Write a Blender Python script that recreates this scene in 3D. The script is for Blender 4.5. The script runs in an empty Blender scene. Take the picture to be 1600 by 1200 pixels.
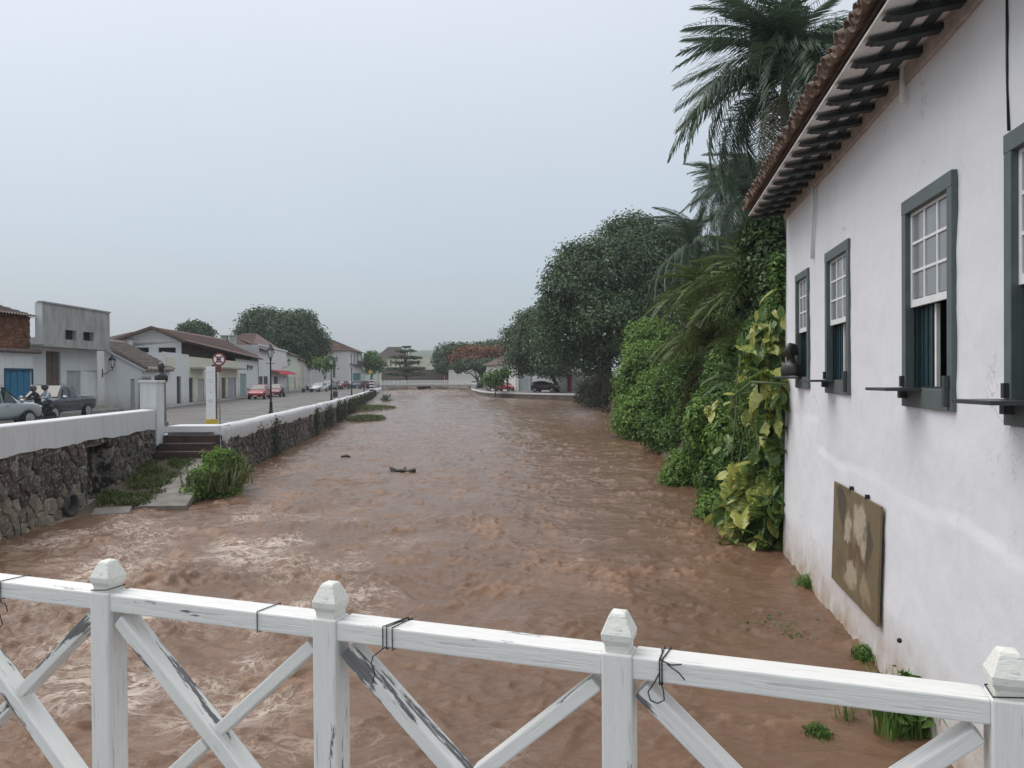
import bpy, bmesh, math, random
import numpy as np
from mathutils import Vector, Matrix
random.seed(7); RNG = np.random.default_rng(11)
C = bpy.context.scene.collection
SC = bpy.context.scene
PI = math.pi; R = math.radians

# ------------------------------------------------------------------ camera
CAMZ = 3.9                      # eye above the nearest water (z = 0); street is 2 m below the eye
F = 1180.0                      # focal length in pixels of a 1600 wide frame
PITCH = math.atan(10 / F); ROLL = -0.0066
cam = bpy.data.cameras.new('camera'); camo = bpy.data.objects.new('camera', cam); C.objects.link(camo)
cam.sensor_width = 36; cam.lens = F / 1600 * 36; cam.clip_end = 6000; cam.clip_start = 0.05
CROT = Matrix.Rotation(PI / 2 - PITCH, 3, 'X') @ Matrix.Rotation(ROLL, 3, 'Z')
camo.matrix_world = Matrix.Translation((0, 0, CAMZ)) @ CROT.to_4x4()
SC.camera = camo
def ray(px, py): return CROT @ Vector(((px - 800) / F, (600 - py) / F, -1))
def P(px, py, Y):               # the point seen at a pixel, at the distance Y along the river
    d = ray(px, py); return Vector((0, 0, CAMZ)) + d * (Y / d.y)
def G(px, py, z):               # the point seen at a pixel, on the level z
    d = ray(px, py); return Vector((0, 0, CAMZ)) + d * ((z - CAMZ) / d.z)
STREET = CAMZ - 2.0

# ------------------------------------------------------------------ sky, sun, exposure
w = bpy.data.worlds.new('World'); SC.world = w; w.use_nodes = True
nt = w.node_tree; nt.nodes.clear()
def N(nt, t, **k):
    n = nt.nodes.new(t)
    for a, b in k.items():
        if a in n.inputs: n.inputs[a].default_value = b
        else: setattr(n, a, b)
    return n
SUN_EL, SUN_ROT = R(58), R(-72)
sky = N(nt, 'ShaderNodeTexSky', sky_type='NISHITA', sun_disc=False, sun_elevation=SUN_EL, sun_rotation=SUN_ROT, dust_density=4.0)
b1 = N(nt, 'ShaderNodeBackground'); b1.inputs['Strength'].default_value = 0.05
nt.links.new(sky.outputs[0], b1.inputs[0])
tc = N(nt, 'ShaderNodeTexCoord'); sx = N(nt, 'ShaderNodeSeparateXYZ')
nt.links.new(tc.outputs['Generated'], sx.inputs[0])
nz = N(nt, 'ShaderNodeTexNoise', Scale=1.6, Detail=4.0, Roughness=0.5); nt.links.new(tc.outputs['Generated'], nz.inputs['Vector'])
ma = N(nt, 'ShaderNodeMath', operation='MULTIPLY_ADD'); ma.inputs[1].default_value = 0.16
nt.links.new(nz.outputs[0], ma.inputs[0]); nt.links.new(sx.outputs['Z'], ma.inputs[2])
cr = N(nt, 'ShaderNodeValToRGB')
e = cr.color_ramp.elements
e[0].position = 0.0; e[0].color = (0.40, 0.475, 0.535, 1)
e[1].position = 1.0; e[1].color = (1.25, 1.28, 1.30, 1)
for p_, c_ in ((0.06, (0.40, 0.475, 0.545)), (0.16, (0.46, 0.54, 0.61)), (0.32, (0.60, 0.665, 0.715)), (0.5, (0.76, 0.81, 0.845))):
    q = e.new(p_); q.color = (*c_, 1)
nt.links.new(ma.outputs[0], cr.inputs[0])
b2 = N(nt, 'ShaderNodeBackground'); b2.inputs['Strength'].default_value = 0.79
nt.links.new(cr.outputs[0], b2.inputs[0])
ad = N(nt, 'ShaderNodeAddShader'); nt.links.new(b1.outputs[0], ad.inputs[0]); nt.links.new(b2.outputs[0], ad.inputs[1])
wo = N(nt, 'ShaderNodeOutputWorld'); nt.links.new(ad.outputs[0], wo.inputs[0])
su = bpy.data.lights.new('sun', 'SUN'); su.energy = 1.45; su.angle = R(50); su.color = (1, 0.97, 0.93)
suo = bpy.data.objects.new('sun', su); C.objects.link(suo)
suo.rotation_euler = (Vector((0, 0, 1)).rotation_difference(Vector((math.cos(SUN_EL) * math.sin(SUN_ROT), math.cos(SUN_EL) * math.cos(SUN_ROT), math.sin(SUN_EL))))).to_euler()
VS = SC.view_settings; VS.view_transform = 'Standard'; VS.look = 'None'; VS.exposure = 0.0; VS.gamma = 1; VS.use_curve_mapping = False

# ------------------------------------------------------------------ object helpers
def tag(o, label=None, cat=None, group=None, kind=None):
    if label: o['label'] = label
    if cat: o['category'] = cat
    if group: o['group'] = group
    if kind: o['kind'] = kind
    return o
def thing(name, label, cat, loc=(0, 0, 0), rz=0, group=None):
    o = bpy.data.objects.new(name, None); C.objects.link(o)
    o.location = loc; o.rotation_euler = (0, 0, rz); o.empty_display_size = 0.2
    return tag(o, label, cat, group)
def link(name, me, parent=None, loc=None, mw=None):
    o = bpy.data.objects.new(name, me); C.objects.link(o)
    if parent is not None: o.parent = parent
    if mw is not None: o.matrix_local = mw
    elif loc is not None: o.location = loc
    return o
def copy_tree(o, parent=None):
    c = o.copy(); C.objects.link(c)
    if parent is not None: c.parent = parent
    for ch in o.children: copy_tree(ch, c)
    return c
class MB:
    """collects shapes in one mesh"""
    def __init__(s): s.v = []; s.f = []; s.m = []; s.mi = 0
    def add(s, vs, fs):
        b = len(s.v); s.v += [tuple(v) for v in vs]
        for f in fs: s.f.append(tuple(i + b for i in f)); s.m.append(s.mi)
        return s
    def box(s, c, d, M=None):
        x, y, z = d[0] / 2, d[1] / 2, d[2] / 2
        vs = [Vector((a * x, b * y, e_ * z)) for e_ in (-1, 1) for b in (-1, 1) for a in (-1, 1)]
        if M is not None: vs = [M @ v for v in vs]
        c = Vector(c)
        return s.add([v + c for v in vs], [(0, 2, 3, 1), (4, 5, 7, 6), (0, 1, 5, 4), (2, 6, 7, 3), (0, 4, 6, 2), (1, 3, 7, 5)])
    def bar(s, a, b, wd, h, up=(0, 0, 1)):
        a, b = Vector(a), Vector(b); t = (b - a); L = t.length; t = t / L
        u = Vector(up); r = t.cross(u)
        if r.length < 1e-4: r = t.cross(Vector((1, 0, 0)))
        r.normalize(); u = r.cross(t)
        M = Matrix((t, r, u)).transposed()
        return s.box((a + b) / 2, (L, wd, h), M)
    def tube(s, pts, rad, n=8, cap=True):
        pts = [Vector(p) for p in pts]; k = len(pts)
        if not hasattr(rad, '__len__'): rad = [rad] * k
        vs = []; ref = None
        for i, p in enumerate(pts):
            t = (pts[min(i + 1, k - 1)] - pts[max(i - 1, 0)]).normalized()
            if ref is None:
                ref = t.orthogonal().normalized()
            ref = (ref - t * ref.dot(t)).normalized(); b = t.cross(ref)
            vs += [p + (ref * math.cos(2 * PI * j / n) + b * math.sin(2 * PI * j / n)) * rad[i] for j in range(n)]
        fs = [(i * n + j, i * n + (j + 1) % n, (i + 1) * n + (j + 1) % n, (i + 1) * n + j) for i in range(k - 1) for j in range(n)]
        if cap: fs += [tuple(range(n - 1, -1, -1)), tuple((k - 1) * n + j for j in range(n))]
        return s.add(vs, fs)
    def lathe(s, prof, n=12, c=(0, 0, 0), M=None):
        c = Vector(c); vs = []
        for r_, z in prof:
            for j in range(n):
                v = Vector((r_ * math.cos(2 * PI * j / n), r_ * math.sin(2 * PI * j / n), z))
                vs.append((M @ v if M is not None else v) + c)
        k = len(prof)
        fs = [(i * n + j, i * n + (j + 1) % n, (i + 1) * n + (j + 1) % n, (i + 1) * n + j) for i in range(k - 1) for j in range(n)]
        fs += [tuple(range(n - 1, -1, -1)), tuple((k - 1) * n + j for j in range(n))]
        return s.add(vs, fs)
    def quad(s, a, b, c, d): return s.add([a, b, c, d], [(0, 1, 2, 3)])
    def poly(s, pts): return s.add(pts, [tuple(range(len(pts)))])
    def prism(s, poly, M, d):       # poly in local XY, pushed d along local Z
        n = len(poly)
        vs = [M @ Vector((x, y, 0)) for x, y in poly] + [M @ Vector((x, y, d)) for x, y in poly]
        return s.add(vs, [tuple(range(n - 1, -1, -1)), tuple(range(n, 2 * n))] + [(i, (i + 1) % n, n + (i + 1) % n, n + i) for i in range(n)])
    def ball(s, c, r, nu=10, nv=6, M=None):
        r = r if hasattr(r, '__len__') else (r, r, r)
        prof = [(max(math.sin(PI * i / nv), 0.02), -math.cos(PI * i / nv)) for i in range(nv + 1)]
        D = Matrix.Diagonal(r)
        return s.lathe(prof, nu, c, (M @ D) if M is not None else D)
    def mesh(s, name, mats, smooth=False):
        me = bpy.data.meshes.new(name); me.from_pydata(s.v, [], s.f)
        for m in (mats if isinstance(mats, (list, tuple)) else [mats]): me.materials.append(m)
        if max(s.m, default=0): me.polygons.foreach_set('material_index', s.m)
        if smooth: me.polygons.foreach_set('use_smooth', [True] * len(s.f))
        me.update(); return me
    def build(s, name, mats, parent=None, smooth=False, bevel=0, loc=None, seg=2, auto=False):
        o = link(name, s.mesh(name, mats, smooth), parent, loc)
        if bevel:
            b = o.modifiers.new('bevel', 'BEVEL'); b.width = bevel; b.segments = seg; b.limit_method = 'ANGLE'
        return o
def np_mesh(name, V, F_, mats, smooth=False, attrs=None, mi=None):
    """mesh from numpy arrays; F_ is (n,3) or (n,4)"""
    me = bpy.data.meshes.new(name); V = np.asarray(V, np.float32); F_ = np.asarray(F_, np.int32); k = F_.shape[1]
    me.vertices.add(len(V)); me.vertices.foreach_set('co', V.ravel())
    me.loops.add(F_.size); me.loops.foreach_set('vertex_index', F_.ravel())
    me.polygons.add(len(F_)); me.polygons.foreach_set('loop_start', np.arange(0, F_.size, k, dtype=np.int32))
    me.polygons.foreach_set('loop_total', np.full(len(F_), k, np.int32))
    if smooth: me.polygons.foreach_set('use_smooth', np.ones(len(F_), bool))
    for m in (mats if isinstance(mats, (list, tuple)) else [mats]): me.materials.append(m)
    if mi is not None: me.polygons.foreach_set('material_index', np.asarray(mi, np.int32))
    me.update(calc_edges=True)
    for a, val in (attrs or {}).items():
        at = me.attributes.new(a, 'FLOAT', 'POINT'); at.data.foreach_set('value', np.asarray(val, np.float32).ravel())
    return me

# ---- smooth noise for geometry
_perm = RNG.permutation(512); _perm = np.concatenate([_perm, _perm, _perm])
_gr = RNG.uniform(0, 2 * PI, 512); _gx, _gy = np.cos(_gr), np.sin(_gr)
def pn(x, y):
    xi = np.floor(x).astype(int); yi = np.floor(y).astype(int); fx = x - xi; fy = y - yi
    xi &= 511; yi &= 511
    def g(i, j, dx, dy):
        h = _perm[(_perm[(xi + i) & 511] + yi + j) & 511]; return _gx[h] * dx + _gy[h] * dy
    u = fx ** 3 * (fx * (fx * 6 - 15) + 10); v_ = fy ** 3 * (fy * (fy * 6 - 15) + 10)
    a = g(0, 0, fx, fy) * (1 - u) + g(1, 0, fx - 1, fy) * u
    b = g(0, 1, fx, fy - 1) * (1 - u) + g(1, 1, fx - 1, fy - 1) * u
    return (a * (1 - v_) + b * v_) * 1.45
def fbm(x, y, o=4, l=2.03, g=0.5):
    s = 0; a = 1
    for i in range(o): s = s + a * pn(x + 17.3 * i, y - 9.1 * i); x = x * l; y = y * l; a *= g
    return s
def sstep(a, b, x):
    t = np.clip((x - a) / (b - a), 0, 1); return t * t * (3 - 2 * t)

# ------------------------------------------------------------------ materials
def newmat(name):
    m = bpy.data.materials.new(name); m.use_nodes = True; t = m.node_tree
    return m, t, t.nodes['Principled BSDF']
def ramp(t, fac, stops, interp='LINEAR'):
    c = t.nodes.new('ShaderNodeValToRGB'); c.color_ramp.interpolation = interp; el = c.color_ramp.elements
    while len(el) < len(stops): el.new(0.5)
    for q, (p_, col) in zip(el, sorted(stops, key=lambda s: s[0])):
        q.position = p_; q.color = (*col, 1) if hasattr(col, '__len__') else (col, col, col, 1)
    t.links.new(fac, c.inputs[0]); return c.outputs[0]
def coords(t, scale=(1, 1, 1), kind='Object'):
    if kind == 'World':
        g = t.nodes.new('ShaderNodeNewGeometry'); out = g.outputs['Position']
    else:
        g = t.nodes.new('ShaderNodeTexCoord'); out = g.outputs[kind]
    mp = t.nodes.new('ShaderNodeMapping'); mp.inputs['Scale'].default_value = scale
    t.links.new(out, mp.inputs[0]); return mp.outputs[0]
def noise(t, vec, scale=5, detail=5, rough=0.6, dist=0):
    n = N(t, 'ShaderNodeTexNoise', Scale=scale, Detail=detail, Roughness=rough, Distortion=dist)
    t.links.new(vec, n.inputs['Vector']); return n.outputs[0]
def mix(t, fac, a, b, mode='MIX'):
    m = t.nodes.new('ShaderNodeMix'); m.data_type = 'RGBA'; m.blend_type = mode
    for i, x in ((0, fac), (6, a), (7, b)):
        if hasattr(x, 'links'): t.links.new(x, m.inputs[i])
        elif i == 0: m.inputs[0].default_value = x
        else: m.inputs[i].default_value = (*x, 1)
    return m.outputs[2]
def math_(t, op, a, b=None):
    m = t.nodes.new('ShaderNodeMath'); m.operation = op
    for i, x in ((0, a), (1, b)):
        if x is None: continue
        if hasattr(x, 'links'): t.links.new(x, m.inputs[i])
        else: m.inputs[i].default_value = x
    return m.outputs[0]
def bump(t, bs, h, strength=0.3, dist=0.02):
    b = t.nodes.new('ShaderNodeBump'); b.inputs['Strength'].default_value = strength; b.inputs['Distance'].default_value = dist
    t.links.new(h, b.inputs['Height']); t.links.new(b.outputs[0], bs.inputs['Normal'])
def mat(name, base, rough=0.7, var=0.15, scale=3, bmp=0.0, bscale=30, metallic=0, spec=0.4, kind='World', rnd=0.0, stretch=(1, 1, 1), bdist=0.01):
    m, t, bs = newmat(name); v = coords(t, stretch, kind); n = noise(t, v, scale)
    lo = tuple(max(c * (1 - var), 0) for c in base); hi = tuple(min(c * (1 + var), 1) for c in base)
    col = ramp(t, n, [(0.3, lo), (0.7, hi)])
    if rnd:
        oi = t.nodes.new('ShaderNodeObjectInfo')
        col = mix(t, 1.0, col, ramp(t, oi.outputs['Random'], [(0, 1 - rnd), (1, 1.0)]), 'MULTIPLY')
    t.links.new(col, bs.inputs['Base Color'])
    bs.inputs['Roughness'].default_value = rough; bs.inputs['Metallic'].default_value = metallic; bs.inputs['Specular IOR Level'].default_value = spec
    if bmp: bump(t, bs, noise(t, v, bscale), bmp, bdist)
    return m
def plaster(name, base, stain=(0.33, 0.31, 0.28), amount=0.35, low=None, rough=0.85, sc=1.0, streak=True, bmp=0.25, crack=False):
    """lime washed wall: large tone drift, runs of dirt down the wall, small knocks"""
    m, t, bs = newmat(name); v = coords(t, (1, 1, 1), 'World')
    n1 = noise(t, v, 0.7 * sc, 6, 0.65); col = ramp(t, n1, [(0.3, tuple(c * 0.93 for c in base)), (0.7, base)])
    if streak:
        vs = coords(t, (2.2 * sc, 2.2 * sc, (0.25 if amount < .7 else 0.7) * sc), 'World'); n2 = noise(t, vs, 1.6, 7, 0.7)
        f = ramp(t, n2, [(0.52 if amount < .7 else .42, 0.0), (0.78, amount)]); col = mix(t, f, col, stain)
    n3 = noise(t, v, 9 * sc, 4, 0.7); f3 = ramp(t, n3, [(0.68, 0.0), (0.76, amount * 0.7)]); col = mix(t, f3, col, stain)
    if crack:
        vo = N(t, 'ShaderNodeTexVoronoi', Scale=0.55); vo.feature = 'DISTANCE_TO_EDGE'
        ds = t.nodes.new('ShaderNodeVectorMath'); ds.operation = 'ADD'; nn = N(t, 'ShaderNodeTexNoise', Scale=2.5, Detail=5.0); t.links.new(v, nn.inputs['Vector'])
        t.links.new(v, ds.inputs[0]); t.links.new(nn.outputs['Color'], ds.inputs[1]); t.links.new(ds.outputs[0], vo.inputs['Vector'])
        fc = math_(t, 'MULTIPLY', ramp(t, vo.outputs['Distance'], [(0.0, 0.55), (0.006, 0.0)]), ramp(t, noise(t, v, 0.8, 3), [(0.52, 0.0), (0.62, 1.0)])); col = mix(t, fc, col, (0.30, 0.29, 0.28))
    if low is not None:              # splashed dirt near the ground: z0, z1, colour
        sp = t.nodes.new('ShaderNodeSeparateXYZ'); t.links.new(coords(t, (1, 1, 1), 'World'), sp.inputs[0])
        mr = N(t, 'ShaderNodeMapRange'); mr.inputs['From Min'].default_value = low[1]; mr.inputs['From Max'].default_value = low[0]
        t.links.new(sp.outputs['Z'], mr.inputs['Value'])
        fz = math_(t, 'MULTIPLY', mr.outputs[0], ramp(t, noise(t, v, 2.3 * sc, 6, 0.7), [(0.3, 0.25), (0.65, 1.0)]))
        col = mix(t, fz, col, low[2])
    t.links.new(col, bs.inputs['Base Color']); bs.inputs['Roughness'].default_value = rough; bs.inputs['Specular IOR Level'].default_value = 0.25
    bump(t, bs, noise(t, v, 14 * sc, 7, 0.65), bmp, 0.02)
    return m
def glassy(name, base, rough=0.06):
    m, t, bs = newmat(name); bs.inputs['Base Color'].default_value = (*base, 1); bs.inputs['Roughness'].default_value = rough
    bs.inputs['Specular IOR Level'].default_value = 0.6
    return m
def leafmat(name, lo, hi, trans=0.25, rough=0.5):
    m, t, bs = newmat(name); a = t.nodes.new('ShaderNodeAttribute'); a.attribute_name = 'rnd'
    col = ramp(t, a.outputs['Fac'], [(0.0, lo), (0.75, tuple((x + y) / 2 for x, y in zip(lo, hi))), (1.0, hi)])
    t.links.new(col, bs.inputs['Base Color']); bs.inputs['Roughness'].default_value = rough; bs.inputs['Specular IOR Level'].default_value = 0.35
    tr = t.nodes.new('ShaderNodeBsdfTranslucent'); t.links.new(col, tr.inputs[0])
    mx = t.nodes.new('ShaderNodeMixShader'); mx.inputs[0].default_value = trans
    t.links.new(bs.outputs[0], mx.inputs[1]); t.links.new(tr.outputs[0], mx.inputs[2])
    t.links.new(mx.outputs[0], t.nodes['Material Output'].inputs[0]); return m
def peelpaint(name, lo=0.60, white=(0.78, 0.775, 0.745), wood=(0.13, 0.13, 0.135)):
    """old white paint, cracked along the grain, coming off down to grey wood (local X runs along the board)"""
    m, t, bs = newmat(name); v = coords(t, (1.6, 11, 11), 'Object')
    oi = t.nodes.new('ShaderNodeObjectInfo')
    vm = t.nodes.new('ShaderNodeVectorMath'); vm.operation = 'ADD'; t.links.new(v, vm.inputs[0])
    sc_ = t.nodes.new('ShaderNodeVectorMath'); sc_.operation = 'SCALE'; sc_.inputs[3].default_value = 37.0
    cx = t.nodes.new('ShaderNodeCombineXYZ'); t.links.new(oi.outputs['Random'], cx.inputs[0]); t.links.new(oi.outputs['Random'], cx.inputs[2])
    t.links.new(cx.outputs[0], sc_.inputs[0]); t.links.new(sc_.outputs[0], vm.inputs[1]); vv = vm.outputs[0]
    n1 = noise(t, vv, 1.35, 8, 0.66); f = ramp(t, n1, [(lo, 0.0), (lo + 0.012, 1.0)])
    n2 = noise(t, vv, 4.5, 5, 0.6)
    wcol = ramp(t, n2, [(0.3, tuple(c * 0.93 for c in white)), (0.7, white)])
    dirt = ramp(t, noise(t, vv, 2.5, 6, 0.7), [(0.55, 0.0), (0.85, 0.25)]); wcol = mix(t, dirt, wcol, (0.42, 0.42, 0.40))
    vc = coords(t, (3, 60, 60), 'Object'); nc = noise(t, vc, 2.0, 3, 0.5)
    crack = ramp(t, nc, [(0.335, 0.55), (0.375, 0.0)]); wcol = mix(t, crack, wcol, (0.38, 0.39, 0.40))
    dcol = ramp(t, noise(t, coords(t, (4, 80, 80), 'Object'), 1, 4), [(0.3, tuple(c * 0.7 for c in wood)), (0.7, tuple(c * 1.5 for c in wood))])
    t.links.new(mix(t, f, wcol, dcol), bs.inputs['Base Color']); bs.inputs['Roughness'].default_value = 0.5
    h = math_(t, 'SUBTRACT', math_(t, 'MULTIPLY', noise(t, vc, 2.0, 4), 0.5), f)
    bump(t, bs, h, 0.7, 0.006)
    return m

M = {}
M['white_wall'] = plaster('lime_white', (0.775, 0.785, 0.82), stain=(0.52, 0.51, 0.50), amount=0.17, low=(0.12, 1.0, (0.38, 0.285, 0.19)), crack=True)
M['parapet'] = plaster('parapet_white', (0.67, 0.68, 0.69), stain=(0.30, 0.30, 0.285), amount=0.42)
M['house_white'] = plaster('house_white', (0.72, 0.73, 0.73), stain=(0.36, 0.35, 0.33), amount=0.45, low=(1.9, 3.0, (0.40, 0.38, 0.35)), bmp=0.1)
M['house_cream'] = plaster('house_cream', (0.70, 0.68, 0.56), stain=(0.38, 0.35, 0.28), amount=0.4, low=(1.9, 3.0, (0.38, 0.35, 0.30)), bmp=0.1)
M['house_green'] = plaster('house_pale_green', (0.62, 0.68, 0.56), stain=(0.36, 0.36, 0.30), amount=0.4, low=(1.9, 3.0, (0.36, 0.35, 0.30)), bmp=0.1)
M['house_grey'] = plaster('house_grey', (0.50, 0.51, 0.52), stain=(0.25, 0.25, 0.24), amount=0.4, bmp=0.1)
M['stained'] = plaster('stained_concrete', (0.42, 0.42, 0.40), stain=(0.11, 0.11, 0.105), amount=0.75, sc=0.7, bmp=0.2)
M['farwhite'] = plaster('far_white', (0.76, 0.76, 0.74), stain=(0.45, 0.43, 0.40), amount=0.3, bmp=0.1)
M['peel'] = peelpaint('white_paint', 0.625)
M['peel_heavy'] = peelpaint('flaking_white_paint', 0.545)
M['cream_cap'] = peelpaint('cream_paint', 0.72, white=(0.78, 0.78, 0.72))
M['wire'] = mat('black_wire', (0.02, 0.02, 0.022), 0.5)
def mortarmat():
    m, t, bs = newmat('old_mortar'); v = coords(t)
    a = ramp(t, noise(t, v, 2.5, 6, 0.7), [(0.35, (0.03, 0.026, 0.023)), (0.6, (0.075, 0.06, 0.05))])
    a = mix(t, ramp(t, noise(t, v, 3.2, 5, 0.7), [(0.50, 0.0), (0.58, 0.85)]), a, (0.40, 0.38, 0.35))
    t.links.new(a, bs.inputs['Base Color']); bs.inputs['Roughness'].default_value = 0.95
    bump(t, bs, noise(t, v, 22, 6), 0.6, 0.02); return m
M['mortar'] = mortarmat()
def stonemat(name, far=False, pale=False):
    m, t, bs = newmat(name); oi = t.nodes.new('ShaderNodeObjectInfo'); v = coords(t)
    a = ramp(t, oi.outputs['Random'], [(0, (0.045, 0.034, 0.028)), (0.3, (0.11, 0.068, 0.050)), (0.55, (0.19, 0.130, 0.092)), (0.75, (0.07, 0.052, 0.043)), (0.9, (0.22, 0.18, 0.14)), (1, (0.36, 0.33, 0.28))])
    if pale: a = ramp(t, oi.outputs['Random'], [(0, (0.20, 0.155, 0.11)), (0.5, (0.30, 0.25, 0.18)), (1, (0.40, 0.35, 0.27))])
    isl = t.nodes.new('ShaderNodeNewGeometry'); a = mix(t, 1.0 if far else 0.0, a, ramp(t, isl.outputs['Random Per Island'], [(0, (0.08, 0.065, 0.055)), (0.4, (0.17, 0.12, 0.095)), (0.7, (0.28, 0.23, 0.18)), (1, (0.42, 0.39, 0.34))]))
    a = mix(t, ramp(t, noise(t, v, 6, 6, 0.7), [(0.35, 0.0), (0.7, 0.75)]), a, (0.06, 0.053, 0.047))
    a = mix(t, ramp(t, noise(t, v, 0.6, 4), [(0.42, 0.0), (0.58, 0.15 if pale else 0.85)]), a, (0.048, 0.040, 0.035))
    a = mix(t, ramp(t, noise(t, v, 11, 5, 0.75), [(0.56, 0.0), (0.62, 0.8)]), a, (0.46, 0.44, 0.40))
    t.links.new(a, bs.inputs['Base Color']); bs.inputs['Roughness'].default_value = 0.85
    bump(t, bs, noise(t, v, 18, 6, 0.7), 0.6, 0.03); return m
M['stone'] = stonemat('rubble_stone'); M['stone_far'] = stonemat('far_rubble', far=True); M['stone_pale'] = stonemat('pale_boulder', pale=True)
M['pipe_dark'] = mat('grimy_pipe', (0.075, 0.068, 0.062), 0.8, 0.4, 6, 0.3, 20)
M['concrete'] = mat('ramp_concrete', (0.20, 0.185, 0.165), 0.85, 0.35, 1.8, 0.4, 18)
M['brown_step'] = mat('oxide_steps', (0.062, 0.038, 0.032), 0.6, 0.35, 3, 0.2, 20)
M['brick'] = mat('clay_brick', (0.22, 0.10, 0.055), 0.9, 0.45, 2.5, 0.3, 25, rnd=0.45)
def tilemat(name, lo, hi, moss=(0.08, 0.075, 0.07)):
    m, t, bs = newmat(name); oi = t.nodes.new('ShaderNodeObjectInfo'); v = coords(t)
    a = ramp(t, oi.outputs['Random'], [(0, lo), (1, hi)])
    a = mix(t, ramp(t, noise(t, v, 4, 6, 0.7), [(0.4, 0.0), (0.65, 0.8)]), a, moss)
    t.links.new(a, bs.inputs['Base Color']); bs.inputs['Roughness'].default_value = 0.75
    bump(t, bs, noise(t, v, 30, 5), 0.3, 0.01); return m
M['roof_tile'] = tilemat('old_roof_tile', (0.15, 0.09, 0.065), (0.31, 0.215, 0.165), (0.085, 0.072, 0.062))
M['roof_dark'] = tilemat('weathered_tile', (0.16, 0.115, 0.10), (0.22, 0.16, 0.14))
M['roof_old'] = tilemat('pale_grooved_tile', (0.30, 0.25, 0.225), (0.34, 0.28, 0.25), (0.17, 0.135, 0.12))
M['roof_red'] = tilemat('red_brown_roof', (0.20, 0.125, 0.105), (0.24, 0.155, 0.13), (0.13, 0.09, 0.08))
M['rafter'] = mat('dark_green_wood', (0.022, 0.030, 0.032), 0.6, 0.35, 6, 0.3, 30)
M['soffit'] = mat('soffit_board', (0.78, 0.76, 0.74), 0.8, 0.15, 4)
M['plate'] = mat('faded_pink_wood', (0.42, 0.36, 0.335), 0.8, 0.25, 5, 0.3, 25)
M['frame'] = mat('grey_green_frame', (0.105, 0.13, 0.13), 0.55, 0.12, 5, 0.2, 30)
M['teal'] = mat('teal_shutter', (0.020, 0.046, 0.056), 0.45, 0.25, 5)
M['sash'] = mat('white_sash', (0.78, 0.79, 0.80), 0.45, 0.06, 8)
M['pane'] = glassy('window_glass', (0.22, 0.235, 0.245), 0.12)
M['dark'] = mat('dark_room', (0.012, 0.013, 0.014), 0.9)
M['dark_shelf'] = mat('dark_shelf', (0.045, 0.052, 0.056), 0.4, 0.25, 6)
M['black'] = mat('black_paint', (0.015, 0.016, 0.018), 0.4)
M['bronze'] = mat('dark_bronze', (0.022, 0.020, 0.019), 0.38, 0.3, 12, spec=0.6)
M['steel'] = mat('galvanised', (0.35, 0.36, 0.37), 0.4, 0.15, 5, metallic=0.6)
M['white'] = mat('white_paint_plain', (0.78, 0.79, 0.80), 0.5, 0.06, 3)
M['yellow'] = mat('yellow_paint', (0.55, 0.42, 0.06), 0.7, 0.25, 5)
M['signred'] = mat('sign_red', (0.26, 0.045, 0.035), 0.5)
M['signbrown'] = mat('sign_brown', (0.14, 0.055, 0.04), 0.6)
M['signgrey'] = mat('faint_print', (0.52, 0.54, 0.55), 0.6)
M['lamp_glass'] = mat('frosted_glass', (0.62, 0.63, 0.62), 0.3)
M['door_grey'] = mat('grey_door', (0.40, 0.42, 0.43), 0.55, 0.12, 2)
M['door_blue'] = mat('bright_blue_door', (0.028, 0.17, 0.30), 0.5, 0.18, 1.2)
M['blue_dark'] = mat('dark_blue_paint', (0.02, 0.06, 0.13), 0.5)
M['door_dark'] = mat('dark_door', (0.04, 0.042, 0.048), 0.6, 0.25)
M['door_brown'] = mat('brown_door', (0.12, 0.085, 0.065), 0.6, 0.25)
M['door_green'] = mat('green_door', (0.06, 0.16, 0.11), 0.55, 0.2)
M['door_pale'] = mat('pale_green_door', (0.28, 0.37, 0.34), 0.55, 0.15)
M['red_door'] = mat('red_door', (0.34, 0.02, 0.03), 0.5)
M['red_cloth'] = mat('red_awning', (0.45, 0.035, 0.045), 0.75, 0.15)
M['bark'] = mat('bark', (0.085, 0.07, 0.055), 0.9, 0.4, 4, 0.6, 12)
M['palm_bark'] = mat('palm_bark', (0.13, 0.12, 0.10), 0.9, 0.3, 3, 0.6, 8)
M['stem'] = mat('green_stem', (0.10, 0.13, 0.05), 0.7, 0.3)
M['log'] = mat('wet_log', (0.045, 0.036, 0.030), 0.5, 0.4, 8, 0.5, 20)
M['tyre'] = mat('tyre_rubber', (0.018, 0.018, 0.019), 0.85)
M['rim'] = mat('alloy_rim', (0.45, 0.46, 0.47), 0.35, 0.1, 8, metallic=0.7)
M['carglass'] = glassy('car_glass', (0.03, 0.038, 0.042), 0.04)
M['headlight'] = glassy('headlight', (0.55, 0.57, 0.58), 0.1)
M['taillight'] = glassy('taillight', (0.35, 0.02, 0.02), 0.15)
M['plate_white'] = mat('number_plate', (0.55, 0.56, 0.56), 0.5)
def paint(name, c, metal=0.0, rough=0.28):
    m, t, bs = newmat(name); v = coords(t, (1, 1, 1), 'Object')
    col = ramp(t, noise(t, v, 2.0, 5), [(0.3, tuple(x * 0.9 for x in c)), (0.7, c)])
    t.links.new(col, bs.inputs['Base Color']); bs.inputs['Roughness'].default_value = rough; bs.inputs['Metallic'].default_value = metal
    bs.inputs['Coat Weight'].default_value = 0.5; bs.inputs['Coat Roughness'].default_value = 0.08; return m
M['car_silver'] = paint('silver_paint', (0.42, 0.47, 0.49), 0.25, 0.35)
M['car_dark'] = paint('graphite_paint', (0.040, 0.046, 0.055), 0.2)
M['car_red'] = paint('red_paint', (0.38, 0.012, 0.035))
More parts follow.
